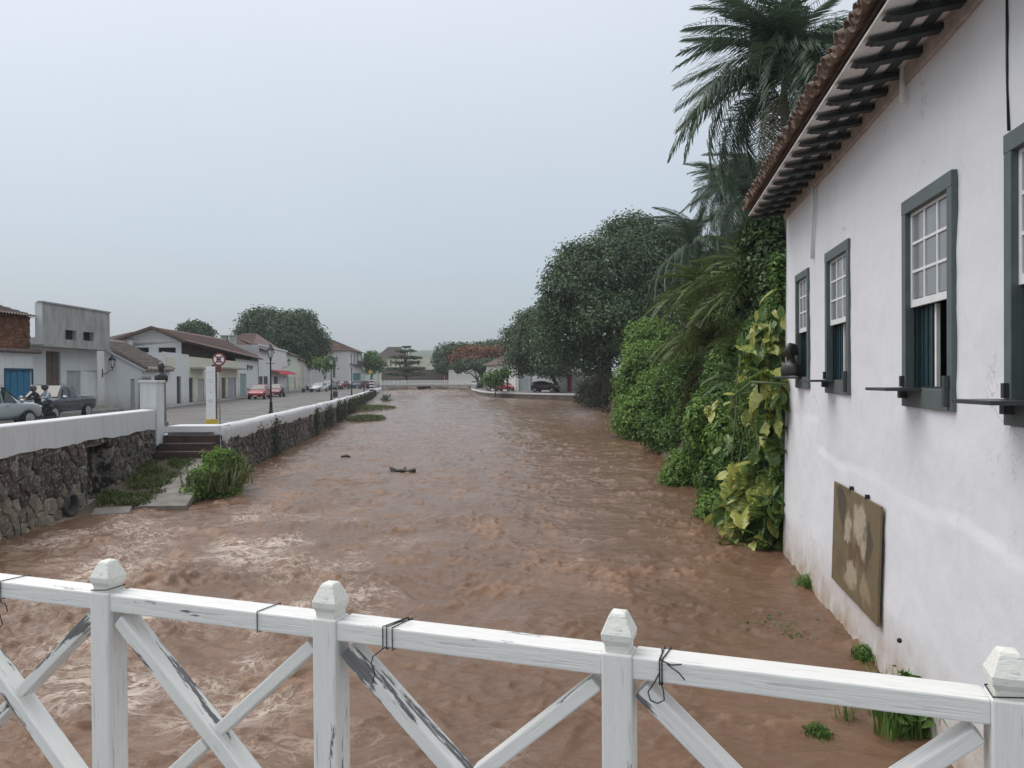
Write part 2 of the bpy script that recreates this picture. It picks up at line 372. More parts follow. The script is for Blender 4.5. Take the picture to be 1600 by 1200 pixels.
M['car_wine'] = paint('wine_paint', (0.085, 0.012, 0.022))
M['car_white'] = paint('white_car_paint', (0.62, 0.64, 0.65))
M['car_grey'] = paint('grey_car_paint', (0.22, 0.24, 0.26), 0.2)
M['car_brown'] = paint('reddish_paint', (0.20, 0.05, 0.06))
M['car_blue'] = paint('blue_car_paint', (0.03, 0.07, 0.15))
M['skin'] = mat('skin', (0.25, 0.14, 0.10), 0.6)
M['jacket'] = mat('dark_jacket', (0.018, 0.018, 0.024), 0.8)
M['shirt'] = mat('grey_shirt', (0.38, 0.42, 0.47), 0.8, 0.15, 8)
M['trousers'] = mat('dark_trousers', (0.035, 0.04, 0.055), 0.85)
M['helmet'] = glassy('dark_helmet', (0.10, 0.09, 0.10), 0.2)
M['helmet2'] = glassy('grey_helmet', (0.05, 0.05, 0.055), 0.2)
# leaves
L = {}
L['mango'] = leafmat('mango_leaf', (0.030, 0.070, 0.024), (0.140, 0.215, 0.085), 0.15, 0.4)
L['mango2'] = leafmat('far_mango_leaf', (0.030, 0.066, 0.026), (0.110, 0.175, 0.060), 0.15)
L['bush'] = leafmat('bush_leaf', (0.055, 0.130, 0.026), (0.215, 0.350, 0.072), 0.25)
L['bush_light'] = leafmat('light_bush_leaf', (0.090, 0.185, 0.032), (0.30, 0.45, 0.090), 0.3)
L['bush_dark'] = leafmat('dark_bush_leaf', (0.035, 0.082, 0.026), (0.135, 0.195, 0.058), 0.2)
L['ivy'] = leafmat('creeper_leaf', (0.034, 0.050, 0.020), (0.125, 0.125, 0.050), 0.2)
L['palm'] = leafmat('palm_leaf', (0.040, 0.078, 0.046), (0.135, 0.190, 0.115), 0.2, 0.38)
L['areca'] = leafmat('areca_leaf', (0.042, 0.082, 0.024), (0.190, 0.230, 0.062), 0.25)
L['dry'] = leafmat('dry_frond', (0.09, 0.065, 0.035), (0.20, 0.15, 0.09), 0.15)
L['orange'] = leafmat('orange_blossom', (0.11, 0.058, 0.022), (0.36, 0.105, 0.035), 0.2)
L['grass'] = leafmat('grass_blade', (0.055, 0.085, 0.022), (0.17, 0.19, 0.065), 0.25)
def pothos(name, a, b):
    m, t, bs = newmat(name); v = coords(t, (1, 1, 1), 'Object'); oi = t.nodes.new('ShaderNodeObjectInfo')
    vv = coords(t, (14, 2.5, 1), 'Object'); n = noise(t, vv, 1.0, 4, 0.6, 0.6)
    th = math_(t, 'ADD', n, math_(t, 'MULTIPLY', math_(t, 'SUBTRACT', oi.outputs['Random'], 0.5), 0.30))
    col = ramp(t, th, [(0.42, a), (0.56, b)])
    t.links.new(col, bs.inputs['Base Color']); bs.inputs['Roughness'].default_value = 0.32
    tr = t.nodes.new('ShaderNodeBsdfTranslucent'); t.links.new(col, tr.inputs[0])
    mx = t.nodes.new('ShaderNodeMixShader'); mx.inputs[0].default_value = 0.25
    t.links.new(bs.outputs[0], mx.inputs[1]); t.links.new(tr.outputs[0], mx.inputs[2]); t.links.new(mx.outputs[0], t.nodes['Material Output'].inputs[0])
    return m
M['pothos_y'] = pothos('variegated_yellow_leaf', (0.085, 0.17, 0.035), (0.45, 0.46, 0.12))
M['pothos_g'] = pothos('green_climber_leaf', (0.035, 0.085, 0.02), (0.14, 0.22, 0.05))
# ================================================================== THE LIE OF THE LAND
NW = lambda y: -12.4 - 0.093 * (y - 18.3)                      # river face of the near embankment wall
_FX = [(29.0, -11.15), (38, -12.0), (60, -14.3), (90, -18.0), (125, -22.6), (153, -26.2), (190, -31)]
_RX = [(-30, -2.1), (0, 3.13), (16.5, 6.02), (27, 6.3), (55, 8.6), (88, 9.6), (95, 8.4), (103, 2.4), (111, -2.6), (120, -4.9), (135, -6.7), (152, -8.3), (190, -12)]
def lerp(tab, y): return np.interp(y, [a for a, b in tab], [b for a, b in tab])
def FW(y): return lerp(_FX, y)
def RB(y): return lerp(_RX, y)
def LB(y): return np.where(np.asarray(y) < 28.8, NW(np.asarray(y)), FW(y))
_WZ = [(0, 0), (45, 0.05), (70, 0.35), (100, 0.98), (125, 1.15), (140, 1.5), (150, 1.75), (200, 1.9)]
def WZ(y): return lerp(_WZ, y)

# ---- ground: one sheet with the river channel cut through it
mb = MB(); ys = [-150, -30, 0, 10, 18, 28.7, 29.6, 40, 60, 80, 95, 103, 111, 120, 135, 152, 175]
for a, b in zip(ys[:-1], ys[1:]):
    la, lb = float(LB(a)) - 0.7, float(LB(b)) - 0.7; ra, rb = float(RB(a)) + 0.8, float(RB(b)) + 0.8
    if a == 28.7: la = NW(28.7) - 0.7
    mb.quad((-1600, a, 1.86), (la, a, 1.86), (lb, b, 1.86), (-1600, b, 1.86))
    mb.quad((ra, a, 1.66), (1600, a, 1.66), (1600, b, 1.66), (rb, b, 1.66))
mb.quad((-1600, 175, 1.86), (1600, 175, 1.86), (1600, 1600, 1.86), (-1600, 1600, 1.86))
M['earth'] = mat('earth_ground', (0.10, 0.085, 0.06), 0.95, 0.35, 0.4, 0.3, 6)
tag(mb.build('ground', M['earth']), kind='structure')

# ---- street of worn stone setts, kept as one wet grey sheet
def roadmat():
    m, t, bs = newmat('wet_setts'); v = coords(t, (1, 1, 1), 'World')
    vo = N(t, 'ShaderNodeTexVoronoi', Scale=3.2); vo.feature = 'DISTANCE_TO_EDGE'; t.links.new(v, vo.inputs['Vector'])
    vc = N(t, 'ShaderNodeTexVoronoi', Scale=3.2); t.links.new(v, vc.inputs['Vector'])
    bw = t.nodes.new('ShaderNodeRGBToBW'); t.links.new(vc.outputs['Color'], bw.inputs[0])
    a = ramp(t, bw.outputs[0], [(0.2, (0.105, 0.092, 0.083)), (0.8, (0.175, 0.157, 0.142))])
    a = mix(t, ramp(t, vo.outputs['Distance'], [(0.02, 0.75), (0.06, 0.0)]), a, (0.07, 0.062, 0.055))
    n = noise(t, v, 0.35, 6, 0.65); a = mix(t, ramp(t, n, [(0.40, 0.7), (0.62, 0.0)]), a, (0.10, 0.088, 0.08))
    t.links.new(a, bs.inputs['Base Color'])
    t.links.new(ramp(t, n, [(0.36, 0.28), (0.55, 0.7)]), bs.inputs['Roughness'])
    bump(t, bs, ramp(t, vo.outputs['Distance'], [(0.0, 0.0), (0.09, 1.0)]), 0.35, 0.02); return m
M['road'] = roadmat()
FAC = lambda y: -25.1 - 0.153 * (y - 51.5)                     # street line of the row of houses
def streetx(y): return -27.2 if y < 50.4 else FAC(y)
mb = MB(); ys = [-20, 0, 10, 20, 28.7, 29.7, 38, 50.3, 50.5, 60, 75, 90, 105, 125, 153, 190]
for a, b in zip(ys[:-1], ys[1:]):
    ra = NW(a) - 0.25 if a < 28.9 else float(FW(a)) - 0.2
    rb = NW(b) - 0.25 if b < 28.9 else float(FW(b)) - 0.2
    if a == 28.7: ra = rb
    n = 4
    for i in range(n):
        xa0 = streetx(a) + (ra - streetx(a)) * i / n; xa1 = streetx(a) + (ra - streetx(a)) * (i + 1) / n
        xb0 = streetx(b) + (rb - streetx(b)) * i / n; xb1 = streetx(b) + (rb - streetx(b)) * (i + 1) / n
        mb.quad((xa0, a, STREET), (xa1, a, STREET), (xb1, b, STREET), (xb0, b, STREET))
tag(mb.build('street', M['road']), kind='structure')
M['pave'] = mat('pavement_slab', (0.27, 0.255, 0.24), 0.8, 0.25, 1.5, 0.2, 14)
mb = MB()
for a, b, w_ in ((20, 50.2, 1.4), (51.6, 75, 1.5), (75, 100, 1.5), (100, 130, 1.6), (130, 170, 1.6)):
    xa = streetx(a); xb = streetx(b)
    A = [(xa - 0.3, a), (xa + w_, a), (xb + w_, b), (xb - 0.3, b)]
    mb.add([(x, y, 1.88) for x, y in A] + [(x, y, 2.04) for x, y in A], [(4, 5, 6, 7), (0, 1, 5, 4), (1, 2, 6, 5), (2, 3, 7, 6), (3, 0, 4, 7)])
tag(mb.build('pavement', M['pave'], bevel=0.02), kind='structure')
# lane on the right bank below the white house
mb = MB()
mb.poly([(-8.0, 152, 1.70), (-6.2, 135, 1.70), (-4.4, 120, 1.70), (-2.0, 111.5, 1.70), (3.0, 104, 1.70), (9.2, 95.5, 1.70), (14, 96, 1.70), (14, 118, 1.70), (2, 131, 1.70), (-2, 152, 1.70)])
tag(mb.build('lane', M['road']), kind='structure')
# earth bank under the bushes
mb = MB(); ys = [16.6, 22, 27, 40, 55, 70, 88, 94]
for a, b in zip(ys[:-1], ys[1:]):
    xa, xb = float(RB(a)), float(RB(b))
    mb.quad((xa - 0.1, a, -0.6), (xb - 0.1, b, -0.6), (xb + 0.9, b, 1.7), (xa + 0.9, a, 1.7))
tag(mb.build('river_bank', M['earth']), kind='structure')
# low blue hill far behind the town
mb = MB(); vs = []; n = 40
for i in range(n + 1):
    x = -760 + 900 * i / n
    h = 18 + 34 * math.exp(-((x + 120) / 150) ** 2) + 16 * math.exp(-((x + 420) / 140) ** 2) + 10 * math.exp(-((x - 60) / 90) ** 2) + 1.5 * math.sin(i * 1.7)
    vs += [(x, 1000, 1.5), (x, 1150, h * 0.75), (x, 1300, h)]
for i in range(n):
    for j in range(2): mb.f.append((i * 3 + j, (i + 1) * 3 + j, (i + 1) * 3 + j + 1, i * 3 + j + 1)); mb.m.append(0)
mb.v = vs
M['hill'] = mat('wooded_hill', (0.055, 0.085, 0.04), 0.95, 0.4, 0.02)
tag(mb.build('hill', M['hill'], smooth=True), kind='structure')

# ================================================================== THE RIVER IN FLOOD
def make_water():
    nr, nc = 940, 430
    t = np.linspace(0, 1, nr); Y = 2.6 * (188 / 2.6) ** t
    xl = np.where(Y < 28.8, NW(Y) - 0.3, FW(Y) - 0.3); k = np.clip((Y - 27.6) / 1.4, 0, 1); xl = np.where((Y > 27.6) & (Y < 29), NW(27.6) * (1 - k) + FW(29) * k - 0.3, xl)
    xr = RB(Y) + 0.5
    u = np.linspace(0, 1, nc)[None, :]
    X = xl[:, None] + (xr - xl)[:, None] * u; YY = np.repeat(Y[:, None], nc, 1)
    # current drift: lines of flow swing to the left as they near the bridge
    fx = X + 0.035 * (YY - 20); fy = YY
    wx = fbm(fx / 3.1, fy / 4.6, 3); wy = fbm(fx / 3.1 + 40, fy / 4.6 + 11, 3)
    gx = fx + 0.5 * wx; gy = fy + 0.6 * wy
    turb = sstep(3.0, -9, X + 0.10 * (YY - 8)) * sstep(30, 9, YY)                  # rough water lower left
    turb = np.maximum(turb, 0.55 * np.exp(-((X + 5) / 3.2) ** 2 - ((YY - 17) / 5.5) ** 2))
    pat = sstep(0.05, 0.55, fbm(X / 4.2 + 7, YY / 7.5 + 3, 3))
    rap = np.exp(-((YY - 136) / 11) ** 2) * sstep(0, 0.25, u) * sstep(1, 0.75, u)
    calm = sstep(-1.2, 0.0, X - RB(YY) + 3.2) * sstep(60, 15, YY)
    amp = 0.034 + 0.046 * turb + 0.030 * pat * (1 - calm) + 0.020 * sstep(12, 40, YY) + 0.22 * rap
    big = fbm(gx / 2.6, gy / 3.2, 2)
    rid = 1 - np.abs(fbm(gx / 1.5 + 9, gy / 0.85, 2, 2.1, 0.45)); rid = np.clip(rid, 0, 1) ** 2.2
    rid2 = 1 - np.abs(fbm(gx / 0.62, gy / 0.30 + 5, 2, 2.1, 0.5)); rid2 = np.clip(rid2, 0, 1) ** 2
    fine = fbm(gx / 0.17, gy / 0.13, 3, 2.0, 0.6)
    near = sstep(45, 10, YY); mid = sstep(110, 25, YY)
    lp = sstep(-0.05, 0.35, fbm(X / 1.9 + 21, YY / 2.6 + 13, 3))
    lines = np.clip(1 - np.abs(fbm(gx / 1.5 + 2, gy / 0.62 + 6, 3, 2.1, 0.5)) * 5.0, 0, 1) ** 1.4 * lp
    small = np.clip(1 - np.abs(fbm(gx / 0.55 + 12, gy / 0.21 + 1, 3, 2.1, 0.55)) * 2.8, 0, 1) * (0.35 + 0.65 * lp)
    churn = sstep(0.30, 0.75, fbm(X / 1.3 + 61, YY / 1.1 + 33, 5, 2.1, .6))                  # small boils of thick water
    Z = WZ(Y)[:, None] + (0.045 * lines + 0.05 * churn * (0.3 + rid2)) * mid + 0.014 * small * near + amp * (0.95 * big + 1.05 * (rid - 0.45) + 0.42 * (rid2 - 0.4) * (0.35 + near)) + fine * (0.004 + 0.008 * turb) * near + 0.010 * fbm(gx / .55 + 4, gy / .20, 2) * near
    # standing waves and boils that the photograph shows
    for px, py, s, h in ((265, 905, 0.75, 0.24), (735, 815, 0.9, 0.14), (905, 890, 0.8, 0.10), (645, 905, 1.0, 0.13), (455, 795, 0.8, 0.14), (860, 985, 0.5, 0.10), (230, 985, 0.7, 0.16), (60, 960, 0.6, 0.18), (720, 660, 1.4, 0.12), (560, 700, 0.9, 0.08), (440, 990, 0.5, 0.14)):
        g_ = G(px, py, 0.05); d2 = ((X - g_.x) / (s * 1.5)) ** 2 + ((YY - g_.y) / s) ** 2
        Z = Z + 0.55 * h * np.exp(-d2) * (0.45 + 0.5 * rid2 + 0.6 * rid + 0.5 * fine)
    # foam: torn threads where the water is rough, along the crests
    th = 1 - np.abs(fbm(gx / 0.95 + 31, gy / 0.62, 5, 2.1, 0.60)) * 2.3
    th2 = 1 - np.abs(fbm(gx / 0.42 + 3, gy / 0.24 + 8, 4, 2.1, 0.6)) * 2.1
    cover = turb * 1.35 + 0.42 * pat * sstep(40, 12, YY) * (1 - calm) + 0.15 * rap
    mask = sstep(-0.15, 0.95, fbm(X / 2.3 + 5, YY / 2.9, 4) + 0.75 * turb - 0.22)
    cov = np.clip(mask * np.clip(cover * 1.5, 0, 1.0), 0, 1)
    foam = np.clip(sstep(0.60, 0.95, th) * 1.0 + sstep(0.68, 1.0, th2) * 0.7, 0, 1) * mask * np.clip(cover * 1.25, 0, 1)
    crest = sstep(0.12, 0.45, (Z - WZ(Y)[:, None]))
    foam = np.clip(0.45 * foam + 0.4 * crest * turb * sstep(0.45, 0.9, th2), 0, 1)
    silt = np.clip(0.42 + 0.22 * fbm(gx / 1.6 + 3, gy / 3.4, 4) + 0.35 * crest + 0.30 * churn * mid * (0.4 + rid2), 0, 1)   # thicker, redder water in the boils
    V = np.stack([X, YY, Z], -1).reshape(-1, 3)
    i = np.arange(nr - 1)[:, None] * nc + np.arange(nc - 1)[None, :]
    Fq = np.stack([i, i + 1, i + nc + 1, i + nc], -1).reshape(-1, 4)
    m, t, bs = newmat('flood_water')
    a = t.nodes.new('ShaderNodeAttribute'); a.attribute_name = 'foam'; b = t.nodes.new('ShaderNodeAttribute'); b.attribute_name = 'silt'
    v = coords(t, (1, 1, 1), 'World')
    col = ramp(t, b.outputs['Fac'], [(0.15, (0.145, 0.085, 0.053)), (0.55, (0.192, 0.115, 0.073)), (1.0, (0.275, 0.160, 0.092))])
    nf = noise(t, v, 22, 5, 0.7)
    def at_(n_):
        q = t.nodes.new('ShaderNodeAttribute'); q.attribute_name = n_; return q.outputs['Fac']
    cx = t.nodes.new('ShaderNodeCombineXYZ'); t.links.new(at_('fx'), cx.inputs[0]); t.links.new(at_('fy'), cx.inputs[1])
    def thread(sc_, wd, dist):                # torn foam threads that follow the current
        mp = t.nodes.new('ShaderNodeMapping'); mp.inputs['Scale'].default_value = (1.0, 1.55, 1); t.links.new(cx.outputs[0], mp.inputs[0])
        d_ = math_(t, 'ABSOLUTE', math_(t, 'SUBTRACT', noise(t, mp.outputs[0], sc_, 8, 0.62, dist), 0.5)); return ramp(t, d_, [(0.0, 1.0), (wd * .4, 0.75), (wd, 0.0)])
    th_ = math_(t, 'MAXIMUM', thread(0.75, 0.026, 1.3), math_(t, 'MULTIPLY', thread(2.4, 0.032, 1.2), 0.6))
    th_ = math_(t, 'MULTIPLY', th_, at_('cover'))
    ff = math_(t, 'MAXIMUM', th_, math_(t, 'MULTIPLY', a.outputs['Fac'], ramp(t, nf, [(0.35, 0.25), (0.6, 1.0)])))
    col = mix(t, ff, col, (0.63, 0.545, 0.48))
    t.links.new(col, bs.inputs['Base Color'])
    t.links.new(ramp(t, ff, [(0.0, 0.13), (0.5, 0.6)]), bs.inputs['Roughness'])
    bs.inputs['IOR'].default_value = 1.33
    vs = coords(t, (1.0, 1.7, 1), 'World')
    h = math_(t, 'ADD', noise(t, vs, 6.5, 6, 0.68, 0.8), math_(t, 'MULTIPLY', noise(t, vs, 1.3, 3, 0.5, 0.6), 1.6))
    bump(t, bs, h, 0.5, 0.045)
    return link('river', np_mesh('river', V, Fq, m, True, {'foam': foam, 'silt': silt, 'cover': cov, 'fx': gx, 'fy': gy}))
tag(make_water(), kind='structure')

# ================================================================== RUBBLE WALLS
def clip(poly, nx, ny, d):
    out = []
    for i in range(len(poly)):
        a, b = poly[i], poly[(i + 1) % len(poly)]; da = a[0] * nx + a[1] * ny - d; db = b[0] * nx + b[1] * ny - d
        if da <= 0: out.append(a)
        if da * db < 0:
            k = da / (da - db); out.append((a[0] + (b[0] - a[0]) * k, a[1] + (b[1] - a[1]) * k))
    return out
def rubble(s0, s1, zlo, zhi, cell, pos, nrm, parent, most, skip=None, seed=1, joint=0.025, flat=0.85):
    """irregular stones in a wall: pos(s, z) -> point on the face, nrm(s) -> outward normal"""
    rg = random.Random(seed); pts = {}
    ns = int((s1 - s0) / cell) + 1; nz_ = int((zhi - zlo) / (cell * flat)) + 2
    for i in range(-1, ns + 1):
        for j in range(-1, nz_ + 1):
            pts[i, j] = (s0 + (i + 0.5 * (j % 2) + rg.uniform(-.49, .49)) * cell, zlo + (j + 0.5 + rg.uniform(-.49, .49)) * cell * flat)
    cells = []
    for (i, j), (a, b) in pts.items():
        if not (s0 < a < s1 and zlo < b < zhi) or (skip and skip(a, b)): continue
        poly = [(s0, zlo), (s1, zlo), (s1, zhi), (s0, zhi)]
        for di in (-2, -1, 0, 1, 2):
            for dj in (-2, -1, 0, 1, 2):
                q = pts.get((i + di, j + dj))
                if q is None or (di == 0 and dj == 0): continue
                dx, dy = q[0] - a, q[1] - b; l = math.hypot(dx, dy)
                poly = clip(poly, dx / l, dy / l, (a * dx + b * dy) / l + l / 2 - joint * rg.uniform(0.6, 1.5))
                if len(poly) < 3: break
            if len(poly) < 3: break
        if len(poly) >= 3: cells.append((a, poly))
    cells.sort(key=lambda c: c[0]); rest = MB(); k = 0
    for a, poly in cells:
        cx = sum(p[0] for p in poly) / len(poly); cz = sum(p[1] for p in poly) / len(poly); n = nrm(cx); o = pos(cx, cz)
        pr = rg.uniform(0.015, 0.07)
        rings = []
        for f, d, jt in ((1.0, -0.06, .010), (0.98, pr * 0.55, .022), (0.80, pr, .022)):
            rings.append([pos(cx + (x - cx) * f + rg.uniform(-jt, jt), cz + (z - cz) * f + rg.uniform(-jt, jt)) + n * (d + rg.uniform(-.014, .014)) - o for x, z in poly])
        m = len(poly); vs = [v for r_ in rings for v in r_] + [n * (pr * 1.02 + rg.uniform(-.008, .010))]
        fs = [(q * m + i, q * m + (i + 1) % m, (q + 1) * m + (i + 1) % m, (q + 1) * m + i) for q in (0, 1) for i in range(m)]
        fs += [(2 * m + i, 2 * m + (i + 1) % m, 3 * m) for i in range(m)]
        if k < most:
            b = MB().add(vs, fs); link('stone', b.mesh('stone', M['stone_pale'] if s0 < 20 and a < 22.4 and cz < 1.15 - .5 * rg.random() else M['stone'], False), parent, o - parent.location); k += 1
        else: rest.add([v + o - parent.location for v in vs], fs)
    if rest.f: tag(rest.build('far_stones', M['stone_far'], parent, False), kind='stuff')

# ---- near embankment wall with the white parapet
t = thing('embankment_wall', 'rubble stone embankment with a tall white parapet ending in a square pillar, nearest left bank', 'wall', (NW(24), 24, 0))
o0 = t.location
NWN = Vector((1, 0.093, 0)).normalized()
def wallface(mbx, tab, zlo, zhi, dx=0.0):
    for (a, xa), (b, xb) in zip(tab[:-1], tab[1:]):
        mbx.quad(Vector((xa + dx, a, zlo)) - o0, Vector((xb + dx, b, zlo)) - o0, Vector((xb + dx, b, zhi)) - o0, Vector((xa + dx, a, zhi)) - o0)
mb = MB(); N0, N1, NZ0, NZ1 = 22.7, 24.5, 0.25, 1.93
wallface(mb, [(4, NW(4)), (N0, NW(N0))], -0.8, 2.1); wallface(mb, [(N1, NW(N1)), (28.6, NW(28.6))], -0.8, 2.1)
wallface(mb, [(N0, NW(N0)), (N1, NW(N1))], -0.8, NZ0); wallface(mb, [(N0, NW(N0)), (N1, NW(N1))], NZ1, 2.1)
wallface(mb, [(N0, NW(N0) - .6), (N1, NW(N1) - .6)], NZ0, NZ1)
for y_ in (N0, N1): mb.quad(*[Vector(q) - o0 for q in ((NW(y_), y_, NZ0), (NW(y_), y_, NZ1), (NW(y_) - .6, y_, NZ1), (NW(y_) - .6, y_, NZ0))])
mb.quad(*[Vector(q) - o0 for q in ((NW(N0), N0, NZ1), (NW(N1), N1, NZ1), (NW(N1) - .6, N1, NZ1), (NW(N0) - .6, N0, NZ1))])
mb.quad(*[Vector(q) - o0 for q in ((NW(N0), N0, NZ0), (NW(N1), N1, NZ0), (NW(N1) - .6, N1, NZ0), (NW(N0) - .6, N0, NZ0))])
mb.build('mortar_face', M['mortar'], t)
rubble(13.5, 28.1, -0.35, 2.08, 0.40, lambda s, z: Vector((NW(s), s, z)), lambda s: NWN, t, 300,
       skip=lambda s, z: (N0 - .1 < s < N1 + .1 and NZ0 - .1 < z < NZ1 + .05) or math.hypot(s - 21.5, z - 0.36) < 0.36, seed=5, joint=.016)
mb = MB(); wob = random.Random(3)
ysn = np.arange(4, 28.3, 0.6)
for a, b in zip(ysn[:-1], ysn[1:]):
    A = []
    for y_ in (a, b):
        x = NW(y_); zb = 2.07 + 0.035 * math.sin(y_ * 1.7) + 0.02 * math.sin(y_ * 5.1) - (0.03 if y_ < 20 else 0)
        A.append([Vector(q) - o0 for q in ((x + 0.06, y_, zb), (x + 0.065, y_, 2.77), (x + 0.045, y_, 2.80), (x - 0.40, y_, 2.82), (x - 0.42, y_, 1.8), (x - 0.1, y_, zb))])
    for k in range(6):
        mb.quad(A[0][k], A[1][k], A[1][(k + 1) % 6], A[0][(k + 1) % 6])
mb.build('parapet', M['parapet'], t)
mb = MB(); xp = NW(28.4) - 0.22
mb.box(Vector((xp, 28.45, 2.62)) - o0, (0.62, 0.62, 2.36)); pil = mb.build('pillar', M['parapet'], t, bevel=0.02)
mb = MB(); mb.box(Vector((xp, 28.45, 3.84)) - o0, (0.70, 0.70, 0.09)); mb.build('pillar_cap', M['parapet'], t, bevel=0.015)
# drain pipe poking out of it
t2 = thing('drain_pipe', 'round dark concrete drain pipe sticking out of the stone embankment just above the water', 'pipe', (NW(21.5), 21.5, 0.36))
Mx = Matrix.Rotation(PI / 2, 3, 'Y')
b = MB(); b.lathe([(0.30, -0.5), (0.33, 0.06), (0.33, 0.16), (0.27, 0.17), (0.235, 0.12), (0.235, -0.4), (0.05, -0.42)], 20, (0, 0, 0), Mx)
b.build('pipe', M['pipe_dark'], t2, True)
b = MB(); b.lathe([(0.232, -0.3), (0.02, -0.295)], 16, (0, 0, 0), Mx); b.build('pipe_bore', M['dark'], t2)

# ---- steps, ramp, weedy slope
t = thing('river_stairs', 'dark red steps leading down from the street beside the white pillar', 'stairs', (-12.2, 28.8, 1.0))
for i, (y0, y1, z, m) in enumerate(((28.9, 30.0, 1.93, 'parapet'), (28.55, 28.95, 1.60, 'brown_step'), (28.15, 28.6, 1.32, 'brown_step'), (27.75, 28.2, 1.05, 'brown_step'))):
    b = MB(); b.box((0, (y0 + y1) / 2 - 28.8, (z - 0.4) / 2 - 1.0 + 0.2), (2.0, y1 - y0, z + 0.4)); b.build('step' if i else 'landing', M[m], t, bevel=0.02)
t = thing('boat_ramp', 'worn concrete ramp sloping from the red steps into the brown water', 'ramp', (-11, 25, 0))
b = MB(); lf = [(-11.75, 27.9, 1.04), (-11.55, 26, .72), (-11.3, 24, .38), (-11.15, 22.3, .14)]; rt = [(-10.6, 27.9, 1.0), (-10.4, 26, .68), (-10.1, 24, .36), (-9.75, 22.5, .12)]
vs = [Vector(q) - t.location for q in lf + rt]; vs += [v - Vector((0, 0, .22)) for v in vs]
fs = [(i, i + 1, i + 5, i + 4) for i in range(3)] + [(i + 4, i + 5, i + 13, i + 12) for i in range(3)] + [(i, i + 8, i + 9, i + 1) for i in range(3)] + [(3, 7, 15, 11)]
b.add(vs, fs); b.build('slab', M['concrete'], t, bevel=0.03)
b = MB(); b.box((-0.75, -2.9, 0.05), (1.0, 0.7, 0.10), Matrix.Rotation(0.35, 3, 'Z') @ Matrix.Rotation(0.12, 3, 'X')); b.build('broken_slab', M['concrete'], t, bevel=0.03)
mb = MB(); nx_, ny_ = 16, 26; vs = []
for j in range(ny_ + 1):
    for i in range(nx_ + 1):
        y = 21.0 + 7.4 * j / ny_; x0 = NW(y) - 0.1; x1 = np.interp(y, [21, 22.5, 28.4], [-11.0, -9.9, -9.9]) if True else 0
        x = x0 + (x1 - x0) * i / nx_; z = np.interp(y, [21, 22.3, 28.4], [-0.25, 0.02, 0.95]) + 0.12 * (1 - i / nx_) - 0.02 + 0.05 * math.sin(x * 4 + y * 3) - (0.30 if x > np.interp(y, [22.3, 24, 26, 27.9], [-11.2, -11.35, -11.6, -11.8]) else 0)
        vs.append((x, y, z))
mb.add(vs, [(j * (nx_ + 1) + i, j * (nx_ + 1) + i + 1, (j + 1) * (nx_ + 1) + i + 1, (j + 1) * (nx_ + 1) + i) for j in range(ny_) for i in range(nx_)])
tag(mb.build('bank_slope', M['earth'], smooth=True), kind='structure')

# ---- far embankment wall with the rounded white coping
t = thing('river_wall', 'long stone river wall with rounded white coping running away along the left bank', 'wall', (-12, 38, 0)); o0 = t.location
tab = [(y, float(FW(y))) for y in (29, 33, 38, 45, 52, 60, 70, 80, 90, 105, 125, 153)]
def fwz(y): return 0.20 + float(WZ(y))
mb = MB(); wallface(mb, tab, -0.8, 1.75, -0.02)
mb.quad(*[Vector(q) - o0 for q in ((-11.15, 29, -.8), (-11.15, 29, 1.75), (-11.8, 29, 1.75), (-11.8, 29, -.8))])
mb.build('mortar_face', M['mortar'], t)
def fpos(s, z): return Vector((float(FW(s)), s, z))
def fn(s): return Vector((1, 0.125, 0)).normalized()
rubble(29.0, 74.0, -0.25, 1.62, 0.34, fpos, fn, t, 300, seed=9, joint=.016)
mb = MB(); prof = [(0.03, 1.50), (0.06, 1.62), (0.07, 1.90), (0.05, 2.02), (-0.04, 2.11), (-0.2, 2.15), (-0.36, 2.11), (-0.46, 2.0), (-0.48, 1.8)]
yy = list(np.arange(29, 60, 0.8)) + list(np.arange(60, 153.1, 3))
A = []
for y in yy:
    x = float(FW(y)); dz = 0.012 * math.sin(y * 0.7) + 0.008 * math.sin(y * 2.3); dl = 0.06 * math.sin(y * 1.3) + 0.05 * math.sin(y * 3.1)
    A.append([Vector((x + a, y, z + (dl if z < 1.7 else dz))) - o0 for a, z in prof])
n = len(prof); mb.add([v for r_ in A for v in r_], [(i * n + k, (i + 1) * n + k, (i + 1) * n + k + 1, i * n + k + 1) for i in range(len(A) - 1) for k in range(n - 1)] + [tuple(range(n))])
mb.build('coping', M['parapet'], t, True)

# ---- right bank wall with white kerb
t = thing('bank_wall', 'low curved bank wall with a white painted top below the parked cars across the river', 'wall', (2, 103, 1.0)); o0 = t.location
rb = [(9.7, 93.6), (8.4, 95), (5.2, 99), (2.4, 103), (-0.4, 107.2), (-2.6, 111), (-3.9, 115), (-4.9, 120), (-6.7, 135), (-8.3, 152)]
mb = MB(); m2 = MB()
for (xa, ya), (xb, yb) in zip(rb[:-1], rb[1:]):
    mb.quad(*[Vector(q) - o0 for q in ((xa, ya, 0.3), (xb, yb, 0.3), (xb, yb, 1.62), (xa, ya, 1.62))])
    a, b = Vector((xa + .12, ya + .05, 1.70)) - o0, Vector((xb + .12, yb + .05, 1.70)) - o0
    m2.bar(a, b + (b - a).normalized() * 0.1, 0.34, 0.20)
mb.build('stone_face', M['stone'], t); m2.build('white_kerb', M['parapet'], t)
